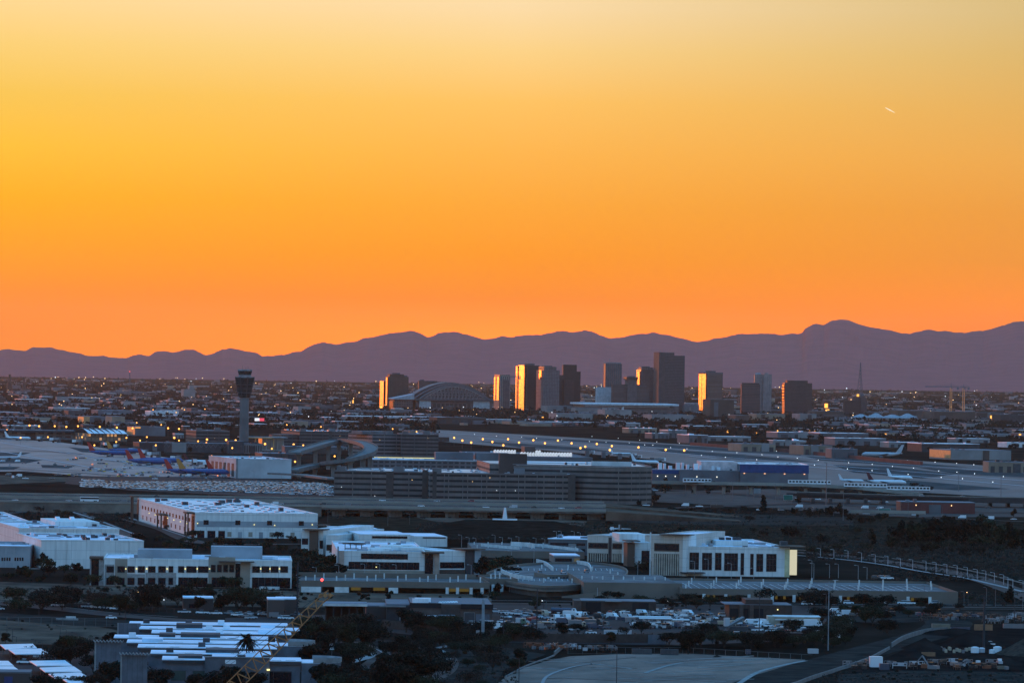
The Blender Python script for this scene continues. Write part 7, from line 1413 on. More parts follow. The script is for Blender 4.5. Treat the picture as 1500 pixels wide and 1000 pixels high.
# ------------------------------------------------------------------ vehicles, scrap and soil in the yards
def truck(label, loc, rz, cab='white', box='white', kind='box', what=None, L=7.5):
    t = thing('box_truck' if kind == 'box' else 'dump_truck' if kind == 'dump' else 'flatbed_truck' if kind == 'flat' else 'tanker_truck', label, 'truck', loc, rz); x0 = L/2-2.0
    prof(MB(), [(x0, .7), (x0, 2.6), (x0+.3, 2.75), (x0+1.4, 2.7), (x0+1.85, 1.7), (L/2, 1.5), (L/2, .6)], -1.15, 1.15).build('cab', PAINT[cab], t); MB().box(x0+.5, x0+1.3, -1.18, 1.18, 1.75, 2.5).build('glass', glassm, t); MB().box(-L/2, x0+1.5, -.6, .6, .5, .85).build('chassis', tyre, t)
    if kind == 'box': MB().box(-L/2, x0-.15, -1.2, 1.2, .88, 3.5).build('cargo_box', PAINT[box], t)
    elif kind == 'dump': MB().prism([(-L/2, -1), (x0-.2, -1), (x0-.2, 1), (-L/2, 1)], .9, 2.3, [(-L/2-.3, -1.25), (x0-.1, -1.25), (x0-.1, 1.25), (-L/2-.3, 1.25)]).build('dump_bed', PAINT[box], t)
    elif kind == 'tank': MB().bar((-L/2, 0, 1.9), (x0-.3, 0, 1.9), 1.05, 12).build('tank', PAINT[box], t)
    else: MB().box(-L/2, x0-.15, -1.2, 1.2, .88, 1.1).build('flat_bed', PAINT[box], t); MB().box(x0-.35, x0-.2, -1.15, 1.15, 1.12, 2.4).build('headboard', PAINT['grey'], t)
    for x in (x0+1.0, -L/2+1.2, -L/2+2.3):
        for s in (-1, 1): prof(MB(), [(x+.48*cos(2*pi*i/10), .5+.48*sin(2*pi*i/10)) for i in range(10)], s*1.0-.15, s*1.0+.15).build('wheel', tyre, t)
    if not label: auto(t, what or '%s %s truck' % (cab, {'box': 'box', 'dump': 'dump', 'flat': 'flatbed', 'tank': 'tank'}[kind]))
    return t
def yards():
    R = random.Random(12); A = lambda x, y: P(x, y, .15).to_tuple()
    for x, y, c, a in ((726, 897, 'silver', 0), (742, 899, 'white', -.9), (752, 900, 'white', -.9), (762, 900.5, 'white', -.9), (772, 903, 'white', -.8), (781, 904, 'silver', -.8), (768, 896.5, 'blue', -.9), (790, 905, 'white', -.7), (798, 898, 'white', 0), (736, 912, 'white', .2), (705, 914, 'white', .1), (718, 917, 'silver', .2), (728, 921, 'white', .1), (766, 924, 'silver', 0), (775, 919, 'blue', .4), (660, 921, 'white', .1), (640, 920, 'white', 0), (612, 917, 'white', .1), (585, 916, 'white', 0), (568, 899, 'silver', 0), (578, 900, 'blue', .1), (523, 911, 'silver', 0), (866, 928, 'white', 0), (1085, 914, 'white', .1), (1098, 914.5, 'white', .1), (1108, 915, 'white', .2), (1117, 917, 'white', .9), (1106, 920, 'white', .8), (1126, 918, 'white', .8), (1133, 922, 'silver', .9), (1141, 920, 'white', .9), (1150, 918, 'blue', .9), (1130, 926, 'white', .8), (1170, 916, 'silver', 1), (1060, 903, 'white', .1), (1243, 884.5, 'white', 0), (1332, 885, 'white', 0), (1322, 884.5, 'white', 0), (1372, 885, 'silver', 0), (1066, 884, 'white', .1), (1182, 886, 'white', .4), (1190, 882, 'silver', .3), (1222, 898, 'white', .1), (1240, 900, 'silver', .1), (270, 898, 'silver', 0), (296, 899, 'white', 0), (316, 900, 'white', .1), (352, 902, 'white', 0), (366, 900, 'silver', .2), (385, 901, 'white', 0), (402, 903, 'blue', 0), (422, 907, 'white', .2), (128, 890, 'silver', .1), (142, 891, 'white', .1), (154, 891.5, 'silver', 0), (170, 893, 'white', .1), (84, 888, 'silver', 0), (1020, 936, 'white', 0), (1082, 931, 'white', .1), (840, 924, 'silver', .1), (1450, 945.5, 'white', -1.2)):
        car(A(x, y), a+R.choice((0, 0, pi)), R.choice(('pickup', 'van', 'suv', 'pickup', 'car')), c, 2)
    for x, y, k, c, b, a in ((820, 903, 'flat', 'white', 'blue', -.4), (812, 908, 'flat', 'white', 'grey', -1.2), (828, 908, 'flat', 'white', 'white', -1.2), (838, 906, 'box', 'white', 'white', -.3), (848, 905, 'tank', 'white', 'white', 0), (858, 912, 'dump', 'black', 'rust', -.4), (870, 915, 'dump', 'black', 'grey', -.5), (880, 919, 'flat', 'black', 'grey', -.6), (828, 918, 'flat', 'white', 'blue', .1), (846, 920, 'box', 'tan', 'grey', .1), (792, 902, 'dump', 'tan', 'black', -.8), (800, 914, 'flat', 'silver', 'tan', 0), (757, 915, 'flat', 'green', 'grey', .1), (780, 912, 'dump', 'red', 'red', 1.2), (885, 903, 'flat', 'red', 'white', 0), (902, 904, 'flat', 'white', 'blue', .2), (1191, 919, 'box', 'white', 'white', .1), (1234, 914, 'flat', 'white', 'silver', .2), (626, 919, 'dump', 'white', 'white', .1), (650, 919, 'box', 'white', 'silver', .1), (598, 917, 'flat', 'white', 'white', 0), (1163, 921, 'dump', 'black', 'tan', 1.1), (1065, 917, 'dump', 'tan', 'tan', 0), (1160, 926, 'flat', 'silver', 'red', .3)):
        truck(None, A(x, y), a, c, b, k)
    t = truck('big pale blue tanker truck parked in the middle of the truck yard', A(826, 899.5), -.15, 'white', 'blue', 'tank', L=11)
    # containers
    def box(lab, x0, x1, yb, yt, m, dep=2.6, nm='shipping_container', cat='container', th=1):
        b = Bld(nm, lab, cat, x0, x1, yb, yt, th, dep); w_, h = b.w, b.h; b.part('body', m, (0, w_, 0, dep, .15, h)); b.part('roof_rim', m, (-.06, w_+.06, -.06, .1, h+.01, h+.12), ) 
        for k in range(max(3, int(w_/1.2))): u = w_*(k+.5)/max(3, int(w_/1.2)); b.part('rib', m, (u-.12, u+.12, -.07, -.01, .3, h-.1))
        b.part('skid', tyre, (.2, w_-.2, .2, dep-.2, 0, .14)); return b
    box('tall white container standing alone by the curved wall', 1275, 1293, 977, 961.5, PAINT['white'], 6); box('dark blue open bin beside the white container', 1289, 1303, 981, 971.5, PAINT['blue'], 4, 'waste_bin', 'bin'); box('white tank-like box trailer at the right end of the lot fence', 1184, 1199, 957, 950, PAINT['silver'], 4); box('small bright blue cabin toilet in front of the scrap yard', 1092.5, 1100, 958, 951, PAINT['blue'], 3, 'portable_toilet', 'toilet')
    box('pale tan container above the soil heaps', 1366, 1392, 922, 913.5, mat('container_dun', (.2, .165, .12), .7), 5); box('low blue container beside the pale tan container', 1393, 1421, 923, 918, PAINT['blue']); box('dark rusty container right of the low blue container', 1428, 1454, 923, 914, mat('rusty_steel')); box('brown crate container in front of the soil heaps', 1351, 1370, 961, 955, mat('rusty_steel'), 3); box('white office trailer behind the yard wall', 885, 925, 931, 922.5, PAINT['silver'], 4, 'office_trailer', 'trailer'); box('pale box trailer in the scrap yard', 1024, 1040, 919, 911, PAINT['silver'], 4); box('rust-red skip at the lower right beside the excavator row', 1440, 1452, 979, 974, PAINT['rust'], 3, 'skip', 'skip'); box('tan skip right of the rust-red skip', 1462, 1476, 980, 975, mat('container_dun', (.2, .165, .12), .7), 3, 'skip', 'skip'); box('flat grey container at the far right of the yard', 1470, 1500, 920, 913, PAINT['grey'])
    box('small white electrical cabinet by the scrap yard trees', 1196, 1206, 932, 923, PAINT['white'], 3, 'cabinet', 'cabinet'); box('dark flat container lying before the yard wall, left', 926, 955, 958, 950, DARKW, 4); box('dark flat container lying before the yard wall, right', 968, 994, 959, 950.5, DARKW, 4)
    for k, (x, y, s) in enumerate(((1428, 956, 1.0), (1438, 955.5, .8), (1453, 957, .7), (1461, 956, 1.05))):
        p = P(x, y); t = thing('water_tank', ['white round tank, leftmost by the soil heaps', 'grey round tank second from the left by the soil heaps', 'shortest white round tank by the soil heaps', 'white round tank at the right end of the tanks'][k], 'tank', p.to_tuple(), 0, 'round tanks by the soil heaps'); r = 1.55*s; MB().cyl(0, 0, r, 0, 2.2*s, 14).build('tank_body', PAINT['silver' if k == 1 else 'white'], t); MB().cyl(0, 0, r*1.03, 2.2*s+.01, 2.5*s, 14, r*.4).build('lid', PAINT['white'], t)
    # soil heaps
    from mathutils import noise
    for k, (x, y, w_, hh, lab) in enumerate(((1355, 950, 78, 17, 'dark soil heap left of the tanks'), (1420, 944, 110, 20, 'largest dark soil heap behind the tanks'), (1500, 958, 90, 24, 'brown soil heap cut by the right edge'), (1470, 972, 70, 14, 'dark soil heap below the right tank'), (1386, 966, 40, 8, 'small dark soil heap in front of the brown crate'), (1340, 962, 50, 10, 'low dark soil heap beside the white container'), (1400, 928, 130, 9, 'long low soil bank behind the big heap'), (1432, 963, 44, 7, 'small dark soil heap below the white tanks'), (866, 973, 9, 2.2, 'tiny dark heap on the dirt lot'), (1050, 962, 16, 3.5, 'small dark mound by the dirt lot fence'))):
        p = P(x, y); s = p.y/F; mb = MB(); n, m = 26, 9; W, Dp, Hh = w_*s/2, w_*s*.75, hh*s
        for i in range(m+1):
            f = i/m
            for j in range(n):
                a = 2*pi*j/n; r = 1-f; q = Vector((W*r*cos(a), Dp*r*sin(a), Hh*(f**1.15))); v = noise.noise(q*.25+Vector((k*9, 0, 0)))*Hh*.22*(1 if f > .05 else 0); mb.v.append((q.x+v, q.y, max(-.1, q.z+v*.6-(.1 if i == 0 else 0))))
        for i in range(m):
            for j in range(n): mb.f.append((i*n+j, i*n+(j+1) % n, (i+1)*n+(j+1) % n, (i+1)*n+j)); mb.m.append(0)
        tag(mb.build('soil_heap', mat('soil_heap_brown', (.07, .055, .045), .95, col2=(.03, .025, .02), scale=.5, detail=6, spec=0) if k == 2 else dirtd, None, p), lab, 'heap')
    # excavators and loaders
    def digger(lab, x, y, a, c='yellow', up=1.0):
        t = thing('excavator', lab, 'excavator', P(x, y).to_tuple(), a)
        for s in (-1, 1): prof(MB(), [(-2, .1), (-2.3, .5), (-1.9, .95), (1.9, .95), (2.3, .5), (2, .1)], s*1.1-.3, s*1.1+.3).build('crawler_track', tyre, t)
        MB().box(-2.2, 1.4, -1.3, 1.3, 1.0, 2.2).build('upper_house', PAINT[c], t); MB().box(.2, 1.6, -1.3, -.1, 2.22, 3.3).build('cab', glassm, t); MB().bar((1.2, .3, 1.8), (4, .3, 4.6*up), .28, 4).bar((4, .3, 4.6*up), (6.2, .3, 2.6*up), .22, 4).build('arm', PAINT[c], t); MB().prism([(5.8, -.2), (6.7, -.2), (6.7, .8), (5.8, .8)], 1.6*up, 2.5*up, [(6, -.2), (6.5, -.2), (6.5, .8), (6, .8)]).build('bucket', tyre, t)
    digger('dusty excavator with its pale arm raised at the lower right', 1366, 983, 2.6, 'grey', 1.2); digger('dark excavator resting by the soil heaps', 1402, 978, .3, 'grey', .7); digger('tan digger tucked behind the tipped machine in the scrap yard', 1070, 916, .4, 'tan', .7); digger('dark loader at the top right of the yard', 1305, 902, 2, 'black', .5); digger('black excavator beside the red barriers at right', 1372, 903, 1, 'black', .6); digger('grey digger at the right end of the scrap rows', 1402, 905, 2, 'grey', .5)
    # tipped machine in the scrap yard
    t = thing('tipped_hopper', 'dark tilted hopper machine leaning in the scrap yard', 'machine', P(1078, 926).to_tuple(), .3); MB().prism([(-5, -2), (3, -2), (3, 2), (-5, 2)], 0, 2.5, [(-3, -2), (5, -2), (5, 2), (-3, 2)]).build('base', DARKW, t); MB().quad((-4, -1.8, 2.6), (3, -1.8, 6.5), (3, 1.8, 6.5), (-4, 1.8, 2.6)).quad((-4, -1.8, 1.8), (3, -1.8, 5.4), (3, -1.8, 6.5), (-4, -1.8, 2.6)).build('chute', mat('hopper_steel', (.10, .12, .13), .5), t); MB().box(-5, -3, -1, 1, 2.6, 6).build('engine_box', PAINT['silver'], t)
    # rows of clutter: bins, pallets, frames, crates, drums
    def drum(p, c): o = MB().cyl(0, 0, .55, 0, 1.15, 9).cyl(0, 0, .58, .38, .44, 9).cyl(0, 0, .58, .76, .82, 9).cyl(0, 0, .4, 1.16, 1.25, 9).build('drum', PAINT[c], None, p); o['category'] = 'drum'; return o, c+' drum'
    def crate(p, c): s = R.uniform(.5, 1.0); o = MB().box(-s, s, -s*.8, s*.8, .12, 1.5*s).box(-s-.06, s+.06, -s*.85, s*.85, 1.5*s+.01, 1.5*s+.1).box(-s, s, -s*.7, -s*.4, 0, .11).box(-s, s, s*.4, s*.7, 0, .11).build('crate', PAINT[c], None, p, R.uniform(0, 3)); o['category'] = 'crate'; return o, c+' crate'
    def frame(p, c):
        mb = MB(); L = R.uniform(1.4, 2.6)
        for a in (-L, L):
            for b in (-.8, .8): mb.bar((a, b, 0), (a, b, 2), .1)
        mb.bar((-L, -.8, 2), (L, -.8, 2), .1).bar((-L, .8, 2), (L, .8, 2), .1).bar((-L, -.8, 1), (L, -.8, 1), .1).box(-L, L, -.8, .8, .95, 1.05).box(-L*.6, L*.3, -.6, .6, 1.06, 1.8).build('rack', PAINT[c], None, p, R.uniform(0, 3)); o = C.objects[-1]; o['category'] = 'rack'; return o, c+' steel rack'
    def machine(p, c):
        t = thing('yard_machine', 'x', 'machine', p, R.uniform(0, 6)); MB().box(-1.6, 1.4, -.8, .8, .5, 1.5).build('body', PAINT[c], t); MB().box(-.6, .6, -.7, .7, 1.51, 2.3).build('cab', PAINT['white'] if R.random() < .5 else glassm, t); MB().bar((1.2, 0, 1), (2.6, 0, 1.9), .14).build('arm', PAINT[c], t)
        for a in (-1, 1):
            for s in (-1, 1): prof(MB(), [(a+.5*cos(2*pi*i/8), .5+.5*sin(2*pi*i/8)) for i in range(8)], s*.9-.15, s*.9+.15).build('wheel', tyre, t)
        return t, c+' yard machine'
    def put(n, x0, x1, y0, y1, kinds, cols, slope=0):
        for k in range(n):
            x = x0+(x1-x0)*(k+R.random())/n; y = R.uniform(y0, y1)+slope*(x-x0); o, dsc = R.choice(kinds)(P(x, y, .15), R.choice(cols)); auto(o, dsc)
    lightc = ('white', 'silver', 'grey', 'black', 'grey', 'silver', 'blue', 'tan', 'black')
    put(60, 900, 1010, 897.5, 903, (machine, crate, frame), lightc); put(50, 925, 1035, 914, 921, (crate, frame, machine, drum), lightc); put(26, 975, 1045, 905, 911, (crate, machine), lightc)
    put(22, 800, 905, 949, 953, (drum, crate, frame), ('rust', 'grey', 'black', 'grey', 'silver')); put(10, 775, 820, 945, 952, (crate, frame), ('rust', 'grey')); put(40, 1345, 1500, 902, 909, (crate, frame, drum), ('silver', 'grey', 'black', 'grey', 'rust', 'blue', 'black')); put(12, 1340, 1376, 899, 901, (drum, crate), ('red', 'rust', 'grey')); put(18, 1440, 1510, 908, 913, (crate, frame), ('silver', 'black', 'grey')); put(22, 1300, 1480, 972, 981, (crate, frame, machine, frame), ('grey', 'black', 'rust', 'black', 'grey', 'silver')); put(14, 1378, 1425, 951, 956, (drum,), ('silver', 'tan', 'grey')); put(10, 1240, 1280, 972, 980, (frame, crate), ('black', 'grey')); put(10, 1130, 1240, 925, 935, (crate, drum), lightc)
    # row of pale bins and long pipe racks
    for i in range(30): x = 893+i*2.6; o, dsc = drum(P(x, 906+min(1, i/14)*3.0+R.uniform(-.2, .2), .15), R.choice(('blue', 'blue', 'silver'))); auto(o, dsc+' in the bin row'); o['group'] = 'blue bin row'
    for k, (x0, x1, y) in enumerate(((927, 983, 909.5), (936, 985, 912), (985, 1010, 914))):
        p = P(x0, y); W = (x1-x0)/F*p.y; t = thing('pipe_rack', ['rear long rack of pale pipes in the scrap yard', 'middle long rack of pale pipes in the scrap yard', 'short front rack of pale pipes in the scrap yard'][k], 'rack', p.to_tuple()); mb = MB()
        for j in range(7): mb.bar((0, j*.35, 1.9+(j % 2)*.25), (W, j*.35, 1.9+(j % 2)*.25), .17, 5)
        mb.build('pipe_stack', PAINT['white'], t); MB().box(0, W, -.1, 2.2, .9, 1.1).build('shelf', DARKW, t)
        for j in range(5): MB().box(W*j/4-.1, W*j/4+.1, 0, 2, 0, .88).build('leg', DARKW, t)
yards()
def more_vehicles():
    R = random.Random(44)
    for n, x0, x1, y0, y1 in ((34, 735, 900, 895, 924), (16, 590, 720, 914, 923), (18, 905, 1050, 898, 921), (14, 1080, 1200, 913, 926), (10, 1205, 1262, 896, 904), (10, 330, 440, 899, 907)):
        for k in range(n):
            x = x0+(x1-x0)*(k+.5+R.uniform(-.25, .25))/n; j = k % 4; y = y0+(y1-y0)*(j+.5)/4+R.uniform(-.5, .5); a = (-.85, -.85, .1, .75)[j]+R.uniform(-.06, .06); c = R.choice(('white', 'silver', 'grey', 'black', 'white', 'blue', 'grey'))
            car(P(x, y, .15).to_tuple(), a, R.choice(('pickup', 'van', 'suv', 'car', 'pickup')), c, 2)
more_vehicles()
# ------------------------------------------------------------------ trees and shrubs
def trees():
    random.seed(21); G = random.uniform
    # big ones read off the photo: x, foot y, kind, leaf, height in photo pixels
    for x, y, k, l, h in ((22, 884, 'spread', 'olive', 26), (63, 888, 'spread', 'dark', 26), (95, 890, 'spread', 'dark', 33), (105, 888, 'round', 'dark', 28), (143, 892, 'spread', 'bare', 28), (175, 890, 'spread', 'bare', 22), (218, 894, 'spread', 'dark', 40), (228, 896, 'round', 'dark', 30), (205, 895, 'round', 'dark', 24), (270, 888, 'spread', 'olive', 30), (290, 896, 'round', 'dark', 26), (325, 898, 'round', 'dark', 32), (350, 897, 'spread', 'olive', 40), (370, 892, 'spread', 'olive', 34), (345, 888, 'round', 'dark', 28), (405, 904, 'round', 'dark', 26), (385, 901, 'round', 'dark', 24), (480, 906, 'round', 'dark', 22),
        (8, 942, 'round', 'olive', 16), (92, 958, 'round', 'dark', 28), (103, 972, 'spread', 'dark', 30), (120, 968, 'round', 'dark', 30), (88, 972, 'round', 'dark', 26), (40, 962, 'spread', 'grey', 16), (155, 943, 'round', 'dark', 16), (165, 940, 'round', 'dark', 15), (168, 1000, 'round', 'olive', 44), (160, 1012, 'round', 'dark', 46), (197, 1010, 'round', 'olive', 42), (185, 1016, 'round', 'dark', 40), (120, 1012, 'spread', 'grey', 26), (60, 1012, 'spread', 'dark', 26), (140, 1016, 'spread', 'dark', 30), (85, 1008, 'spread', 'grey', 20),
        (240, 1018, 'round', 'dark', 36), (285, 1016, 'round', 'dark', 34), (330, 1014, 'round', 'dark', 42), (345, 1012, 'round', 'dark', 40), (310, 1020, 'round', 'dark', 40), (372, 1020, 'round', 'dark', 38), (415, 1018, 'shrub', 'dark', 20), (470, 1014, 'round', 'dark', 50), (490, 1008, 'round', 'dark', 40), (495, 1022, 'spread', 'olive', 36), (520, 1022, 'spread', 'dark', 40), (478, 992, 'round', 'dark', 40), (460, 985, 'round', 'dark', 44), (470, 968, 'round', 'dark', 42), (455, 962, 'round', 'dark', 40), (440, 960, 'round', 'dark', 38), (500, 962, 'spread', 'dark', 22), (515, 966, 'round', 'dark', 18), (480, 950, 'round', 'dark', 36), (450, 945, 'round', 'dark', 34), (465, 935, 'round', 'dark', 34), (490, 938, 'spread', 'olive', 24), (495, 925, 'spread', 'grey', 22),
        (544, 943, 'round', 'dark', 36), (540, 940, 'round', 'dark', 32), (595, 926, 'round', 'dark', 34), (605, 925, 'spread', 'dark', 28), (625, 924, 'spread', 'dark', 24), (658, 930, 'spread', 'olive', 30), (645, 928, 'spread', 'olive', 28), (672, 932, 'round', 'dark', 26), (700, 938, 'spread', 'dark', 30), (690, 950, 'spread', 'dark', 26), (625, 946, 'spread', 'dark', 24), (610, 942, 'round', 'dark', 20), (656, 950, 'spread', 'dark', 24), (590, 966, 'round', 'dark', 34), (600, 972, 'round', 'dark', 34), (575, 962, 'spread', 'dark', 26), (560, 958, 'round', 'dark', 20), (718, 934, 'round', 'dark', 24), (735, 938, 'round', 'dark', 24), (752, 938, 'spread', 'olive', 28), (770, 938, 'spread', 'dark', 24),
        (560, 1006, 'round', 'dark', 48), (580, 1002, 'round', 'dark', 50), (605, 1000, 'round', 'dark', 52), (630, 998, 'spread', 'dark', 44), (640, 1000, 'spread', 'dark', 36), (570, 1018, 'round', 'dark', 50), (595, 1020, 'round', 'dark', 46), (540, 1016, 'spread', 'dark', 40), (620, 1020, 'spread', 'olive', 30), (650, 1022, 'shrub', 'grey', 18), (665, 970, 'bare', 'bare', 18), (695, 962, 'spread', 'grey', 26), (722, 982, 'bare', 'bare', 30), (712, 968, 'spread', 'bare', 24), (762, 972, 'round', 'dark', 22), (690, 1012, 'bare', 'bare', 30), (705, 1014, 'bare', 'grey', 20), (668, 958, 'spread', 'grey', 20),
        (1008, 958, 'round', 'dark', 36), (1018, 952, 'round', 'dark', 34), (1002, 950, 'round', 'dark', 24), (1060, 948, 'spread', 'olive', 26), (1048, 944, 'spread', 'grey', 22), (1100, 952, 'spread', 'dark', 26), (1090, 948, 'spread', 'olive', 24), (1110, 950, 'shrub', 'dark', 14), (1135, 948, 'spread', 'dark', 28), (1145, 946, 'bare', 'bare', 26), (1225, 940, 'spread', 'grey', 30), (1215, 936, 'spread', 'dark', 26), (1245, 935, 'round', 'dark', 22), (1232, 926, 'spread', 'olive', 24), (1278, 915, 'spread', 'olive', 28), (1268, 912, 'round', 'olive', 22), (1120, 883, 'bare', 'dark', 24), (1192, 880, 'spread', 'dark', 20), (1200, 888, 'spread', 'dark', 26), (1185, 890, 'spread', 'dark', 24), (1215, 892, 'spread', 'dark', 20), (1392, 878, 'round', 'dark', 15), (1398, 879, 'round', 'dark', 14), (1477, 885, 'round', 'dark', 22), (1480, 884, 'tall', 'dark', 26),
        (905, 880, 'spread', 'dark', 15), (890, 878, 'spread', 'dark', 13), (940, 890, 'spread', 'olive', 20), (975, 890, 'spread', 'dark', 16), (1005, 890, 'bare', 'dark', 22), (1020, 892, 'spread', 'grey', 18), (1040, 890, 'spread', 'olive', 18), (1080, 884, 'spread', 'grey', 14), (1000, 888, 'round', 'dark', 14), (700, 880, 'spread', 'dark', 13), (725, 878, 'spread', 'olive', 12), (530, 880, 'round', 'dark', 11), (568, 880, 'round', 'dark', 11),
        (452, 828, 'spread', 'olive', 22), (465, 834, 'spread', 'olive', 24), (480, 838, 'round', 'olive', 26), (440, 836, 'spread', 'grey', 22), (475, 846, 'spread', 'olive', 20), (430, 860, 'spread', 'olive', 16), (416, 862, 'round', 'olive', 14), (490, 842, 'round', 'dark', 18), (545, 862, 'round', 'grey', 12), (660, 838, 'spread', 'olive', 12), (705, 845, 'round', 'dark', 30), (720, 842, 'round', 'olive', 22), (735, 836, 'spread', 'olive', 20), (745, 832, 'spread', 'olive', 18), (700, 836, 'round', 'olive', 24), (728, 848, 'spread', 'dark', 16), (940, 838, 'spread', 'grey', 16), (950, 836, 'round', 'dark', 16), (728, 868, 'round', 'dark', 14), (775, 857, 'shrub', 'olive', 8), (788, 858, 'shrub', 'olive', 9),
        (44, 828, 'round', 'olive', 26), (60, 832, 'round', 'dark', 22), (70, 838, 'spread', 'olive', 20), (30, 846, 'round', 'dark', 14), (110, 840, 'round', 'dark', 16), (5, 800, 'spread', 'dark', 16), (320, 800, 'spread', 'olive', 14), (335, 801, 'spread', 'olive', 12), (268, 812, 'round', 'olive', 18), (278, 812, 'spread', 'dark', 16), (228, 792, 'shrub', 'dark', 6), (245, 776, 'bare', 'dark', 8), (236, 792, 'bare', 'grey', 10)):
        plant(x, y, k, l, hpx=h)
    plant(360, 1000, 'palm', 'dark', hpx=70)
    # riverside wood at right, single trees each
    for k in range(30):
        x = 1300+k*7+G(-4, 4); plant(x, 796+G(-4, 5)+(x-1300)*.02, random.choice(('tall', 'round', 'tall')), random.choice(('dark', 'dark', 'olive')), hpx=G(28, 42) if x > 1310 else 16, group='riverside wood at the right')
    for x, y, h, k in ((1278, 800, 26, 'tall'), (1202, 797, 16, 'round'), (1163, 788, 20, 'round'), (1150, 786, 16, 'round'), (1118, 752, 26, 'tall'), (1164, 755, 12, 'round'), (1183, 758, 16, 'round'), (1200, 757, 12, 'spread'), (1216, 758, 18, 'round'), (1232, 758, 20, 'round'), (1246, 765, 14, 'round'), (1262, 768, 12, 'round'), (1275, 768, 12, 'spread'), (1290, 766, 14, 'spread'), (1170, 740, 12, 'round'), (985, 752, 10, 'spread'), (1000, 754, 10, 'spread'), (1012, 751, 8, 'round'), (962, 736, 12, 'round'), (975, 722, 12, 'spread'), (1090, 750, 9, 'spread'), (1098, 764, 9, 'spread'), (1070, 750, 8, 'round'), (56, 737, 10, 'round'), (75, 737, 12, 'round'), (10, 735, 8, 'round'), (936, 742, 10, 'round'), (905, 738, 10, 'spread'), (770, 729, 10, 'spread'), (783, 729, 9, 'round'), (800, 729, 9, 'spread'), (848, 731, 10, 'round'), (870, 731, 10, 'round'), (920, 730, 12, 'spread'), (1485, 757, 12, 'round'), (1360, 720, 8, 'spread'), (1340, 716, 9, 'spread'), (1350, 718, 8, 'round'), (1095, 700, 8, 'round'), (960, 706, 10, 'round'), (975, 708, 8, 'round'), (998, 779, 8, 'spread'), (960, 783, 6, 'shrub'), (370, 697, 7, 'round'), (395, 698, 7, 'round'), (380, 698, 6, 'spread'), (900, 729, 9, 'spread')): plant(x, y, k, 'dark', hpx=h)
    for n, x0, x1, ya, yb, sl in ((60, 880, 1500, 628, 640, .030), (50, 1000, 1500, 640, 652, .032), (34, 700, 1000, 616, 626, .01), (30, 380, 640, 612, 630, 0), (46, 0, 350, 612, 630, .01), (16, 240, 430, 650, 662, .02), (14, 960, 1180, 708, 724, .02)):
        for _ in range(n):
            x = G(x0, x1); y = G(ya, yb)+(x-x0)*sl; plant(x, y, random.choice(('round', 'tall', 'spread')), 'dark', hpx=G(4.5, 9))
    # shrubs and small trees scattered over the waste ground
    for n, x0, x1, y0, y1, kinds, ls, s0, s1 in ((44, 1180, 1500, 790, 820, ('shrub', 'bare', 'spread'), ('bare', 'grey', 'bare'), .5, 1.1), (26, 880, 1290, 768, 792, ('shrub', 'shrub', 'spread'), ('grey', 'olive', 'dark'), .4, .8), (24, 200, 440, 790, 806, ('shrub', 'spread'), ('olive', 'grey', 'dark'), .4, .9), (34, 20, 200, 742, 775, ('shrub', 'shrub', 'bare'), ('grey', 'bare', 'olive'), .5, 1), (24, 1290, 1500, 874, 886, ('shrub', 'shrub', 'bare'), ('grey', 'rust', 'bare', 'olive'), .5, 1), (24, 0, 130, 838, 858, ('shrub', 'spread', 'round'), ('dark', 'olive'), .4, .8), (30, 780, 1090, 882, 894, ('shrub', 'shrub', 'spread'), ('olive', 'grey', 'dark'), .5, .9), (26, 440, 720, 868, 880, ('shrub',), ('olive', 'rust', 'dark', 'grey'), .6, 1.3), (30, 540, 760, 942, 990, ('shrub', 'shrub', 'bare'), ('dark', 'grey', 'olive'), .6, 1.2), (22, 480, 560, 925, 955, ('shrub', 'shrub', 'round'), ('dark', 'olive'), .7, 1.0), (26, 0, 440, 868, 886, ('shrub', 'spread'), ('dark', 'olive', 'grey'), .6, 1.0), (20, 960, 1240, 938, 950, ('shrub', 'spread'), ('dark', 'olive'), .6, 1.0), (20, 1220, 1500, 984, 1002, ('shrub',), ('grey', 'bare'), .4, .9), (18, 1260, 1420, 890, 905, ('shrub', 'spread'), ('olive', 'dark'), .5, .9), (10, 130, 440, 858, 866, ('shrub', 'spread'), ('dark', 'olive'), .6, .9), (14, 0, 180, 905, 945, ('shrub',), ('grey', 'dark'), .4, .8)):
        for _ in range(n): plant(G(x0, x1), G(y0, y1), random.choice(kinds), random.choice(ls), s=G(s0, s1)*(.75 if y0 > 860 else 1))
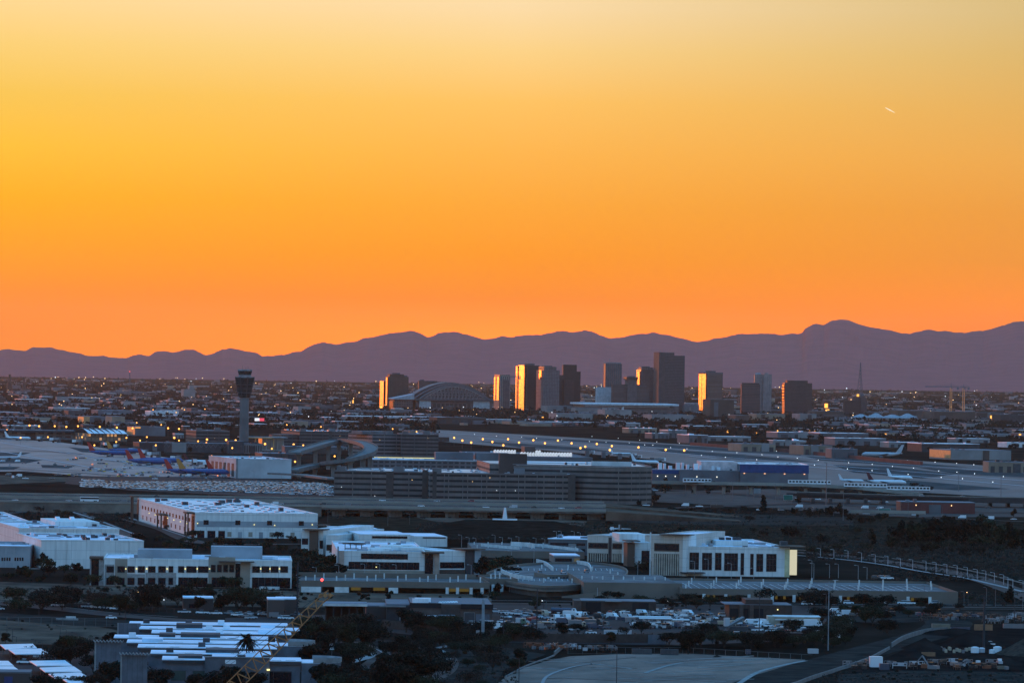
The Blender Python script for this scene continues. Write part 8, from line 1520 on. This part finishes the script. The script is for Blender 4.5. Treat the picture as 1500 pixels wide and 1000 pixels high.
    for n, x0, x1, y0, y1, h0, h1 in ((16, 560, 1240, 926, 950, 14, 26), (12, 20, 420, 882, 902, 18, 32), (10, 440, 560, 930, 1005, 24, 40), (10, 60, 240, 950, 1010, 18, 34), (14, 1180, 1300, 885, 940, 12, 24), (12, 620, 760, 940, 985, 14, 26), (14, 430, 500, 815, 850, 12, 22), (10, 200, 440, 796, 812, 8, 14), (8, 700, 760, 828, 850, 10, 20), (12, 1290, 1500, 800, 812, 12, 22)):
        for _ in range(n): plant(G(x0, x1), G(y0, y1), random.choice(('spread', 'round', 'spread', 'bare')), random.choice(('dark', 'dark', 'olive')), hpx=G(h0, h1))
    # low brush carpet beyond counting
    rng = random.Random(5); mb = MB()
    def brush(x0, x1, y0, y1, n, s):
        for _ in range(n):
            p = P(rng.uniform(x0, x1), rng.uniform(y0, y1)); r = s*rng.uniform(.5, 1.3)
            for _ in range(5):
                q = Vector((p.x+rng.uniform(-1, 1)*r, p.y+rng.uniform(-1, 1)*r, r*rng.uniform(.1, .9))); a = Vector((rng.gauss(0, 1), rng.gauss(0, 1), rng.gauss(0, 1))).normalized()*r*.7; b = a.orthogonal().normalized()*r*.5; mb.quad(q-a, q+b, q+a, q-b)
    brush(1180, 1540, 792, 822, 1500, 1.1); brush(610, 860, 766, 790, 1300, .9); brush(860, 1300, 764, 796, 1100, .9); brush(1280, 1500, 806, 850, 1300, .8); brush(-40, 200, 745, 775, 500, .9); brush(480, 900, 748, 760, 300, .9); brush(-40, 440, 862, 885, 500, .7); brush(960, 1200, 745, 760, 300, 1); brush(1290, 1500, 868, 888, 500, .6); brush(560, 760, 945, 1010, 500, .5); brush(1200, 1500, 985, 1010, 600, .5)
    tag(mb.build('low_brush', leaf('bare')), kind='stuff')
trees()
# contrail high over the mountains, its sunlit brightness put in as glow
a, b = at(1297, 60000, hz(1297, 158, 60000)), at(1311, 60000, hz(1311, 165.5, 60000))
o = MB().bar((0, 0, 0), (b-a)*.45, 4, 5, 8).bar((b-a)*.45, b-a, 8, 5, 2).build('contrail', glow('contrail_sun_glow', (1, .8, .5), 1.0), None, a); tag(o, 'short bright slanted contrail high in the sky at upper right', 'contrail')
finish_labels()
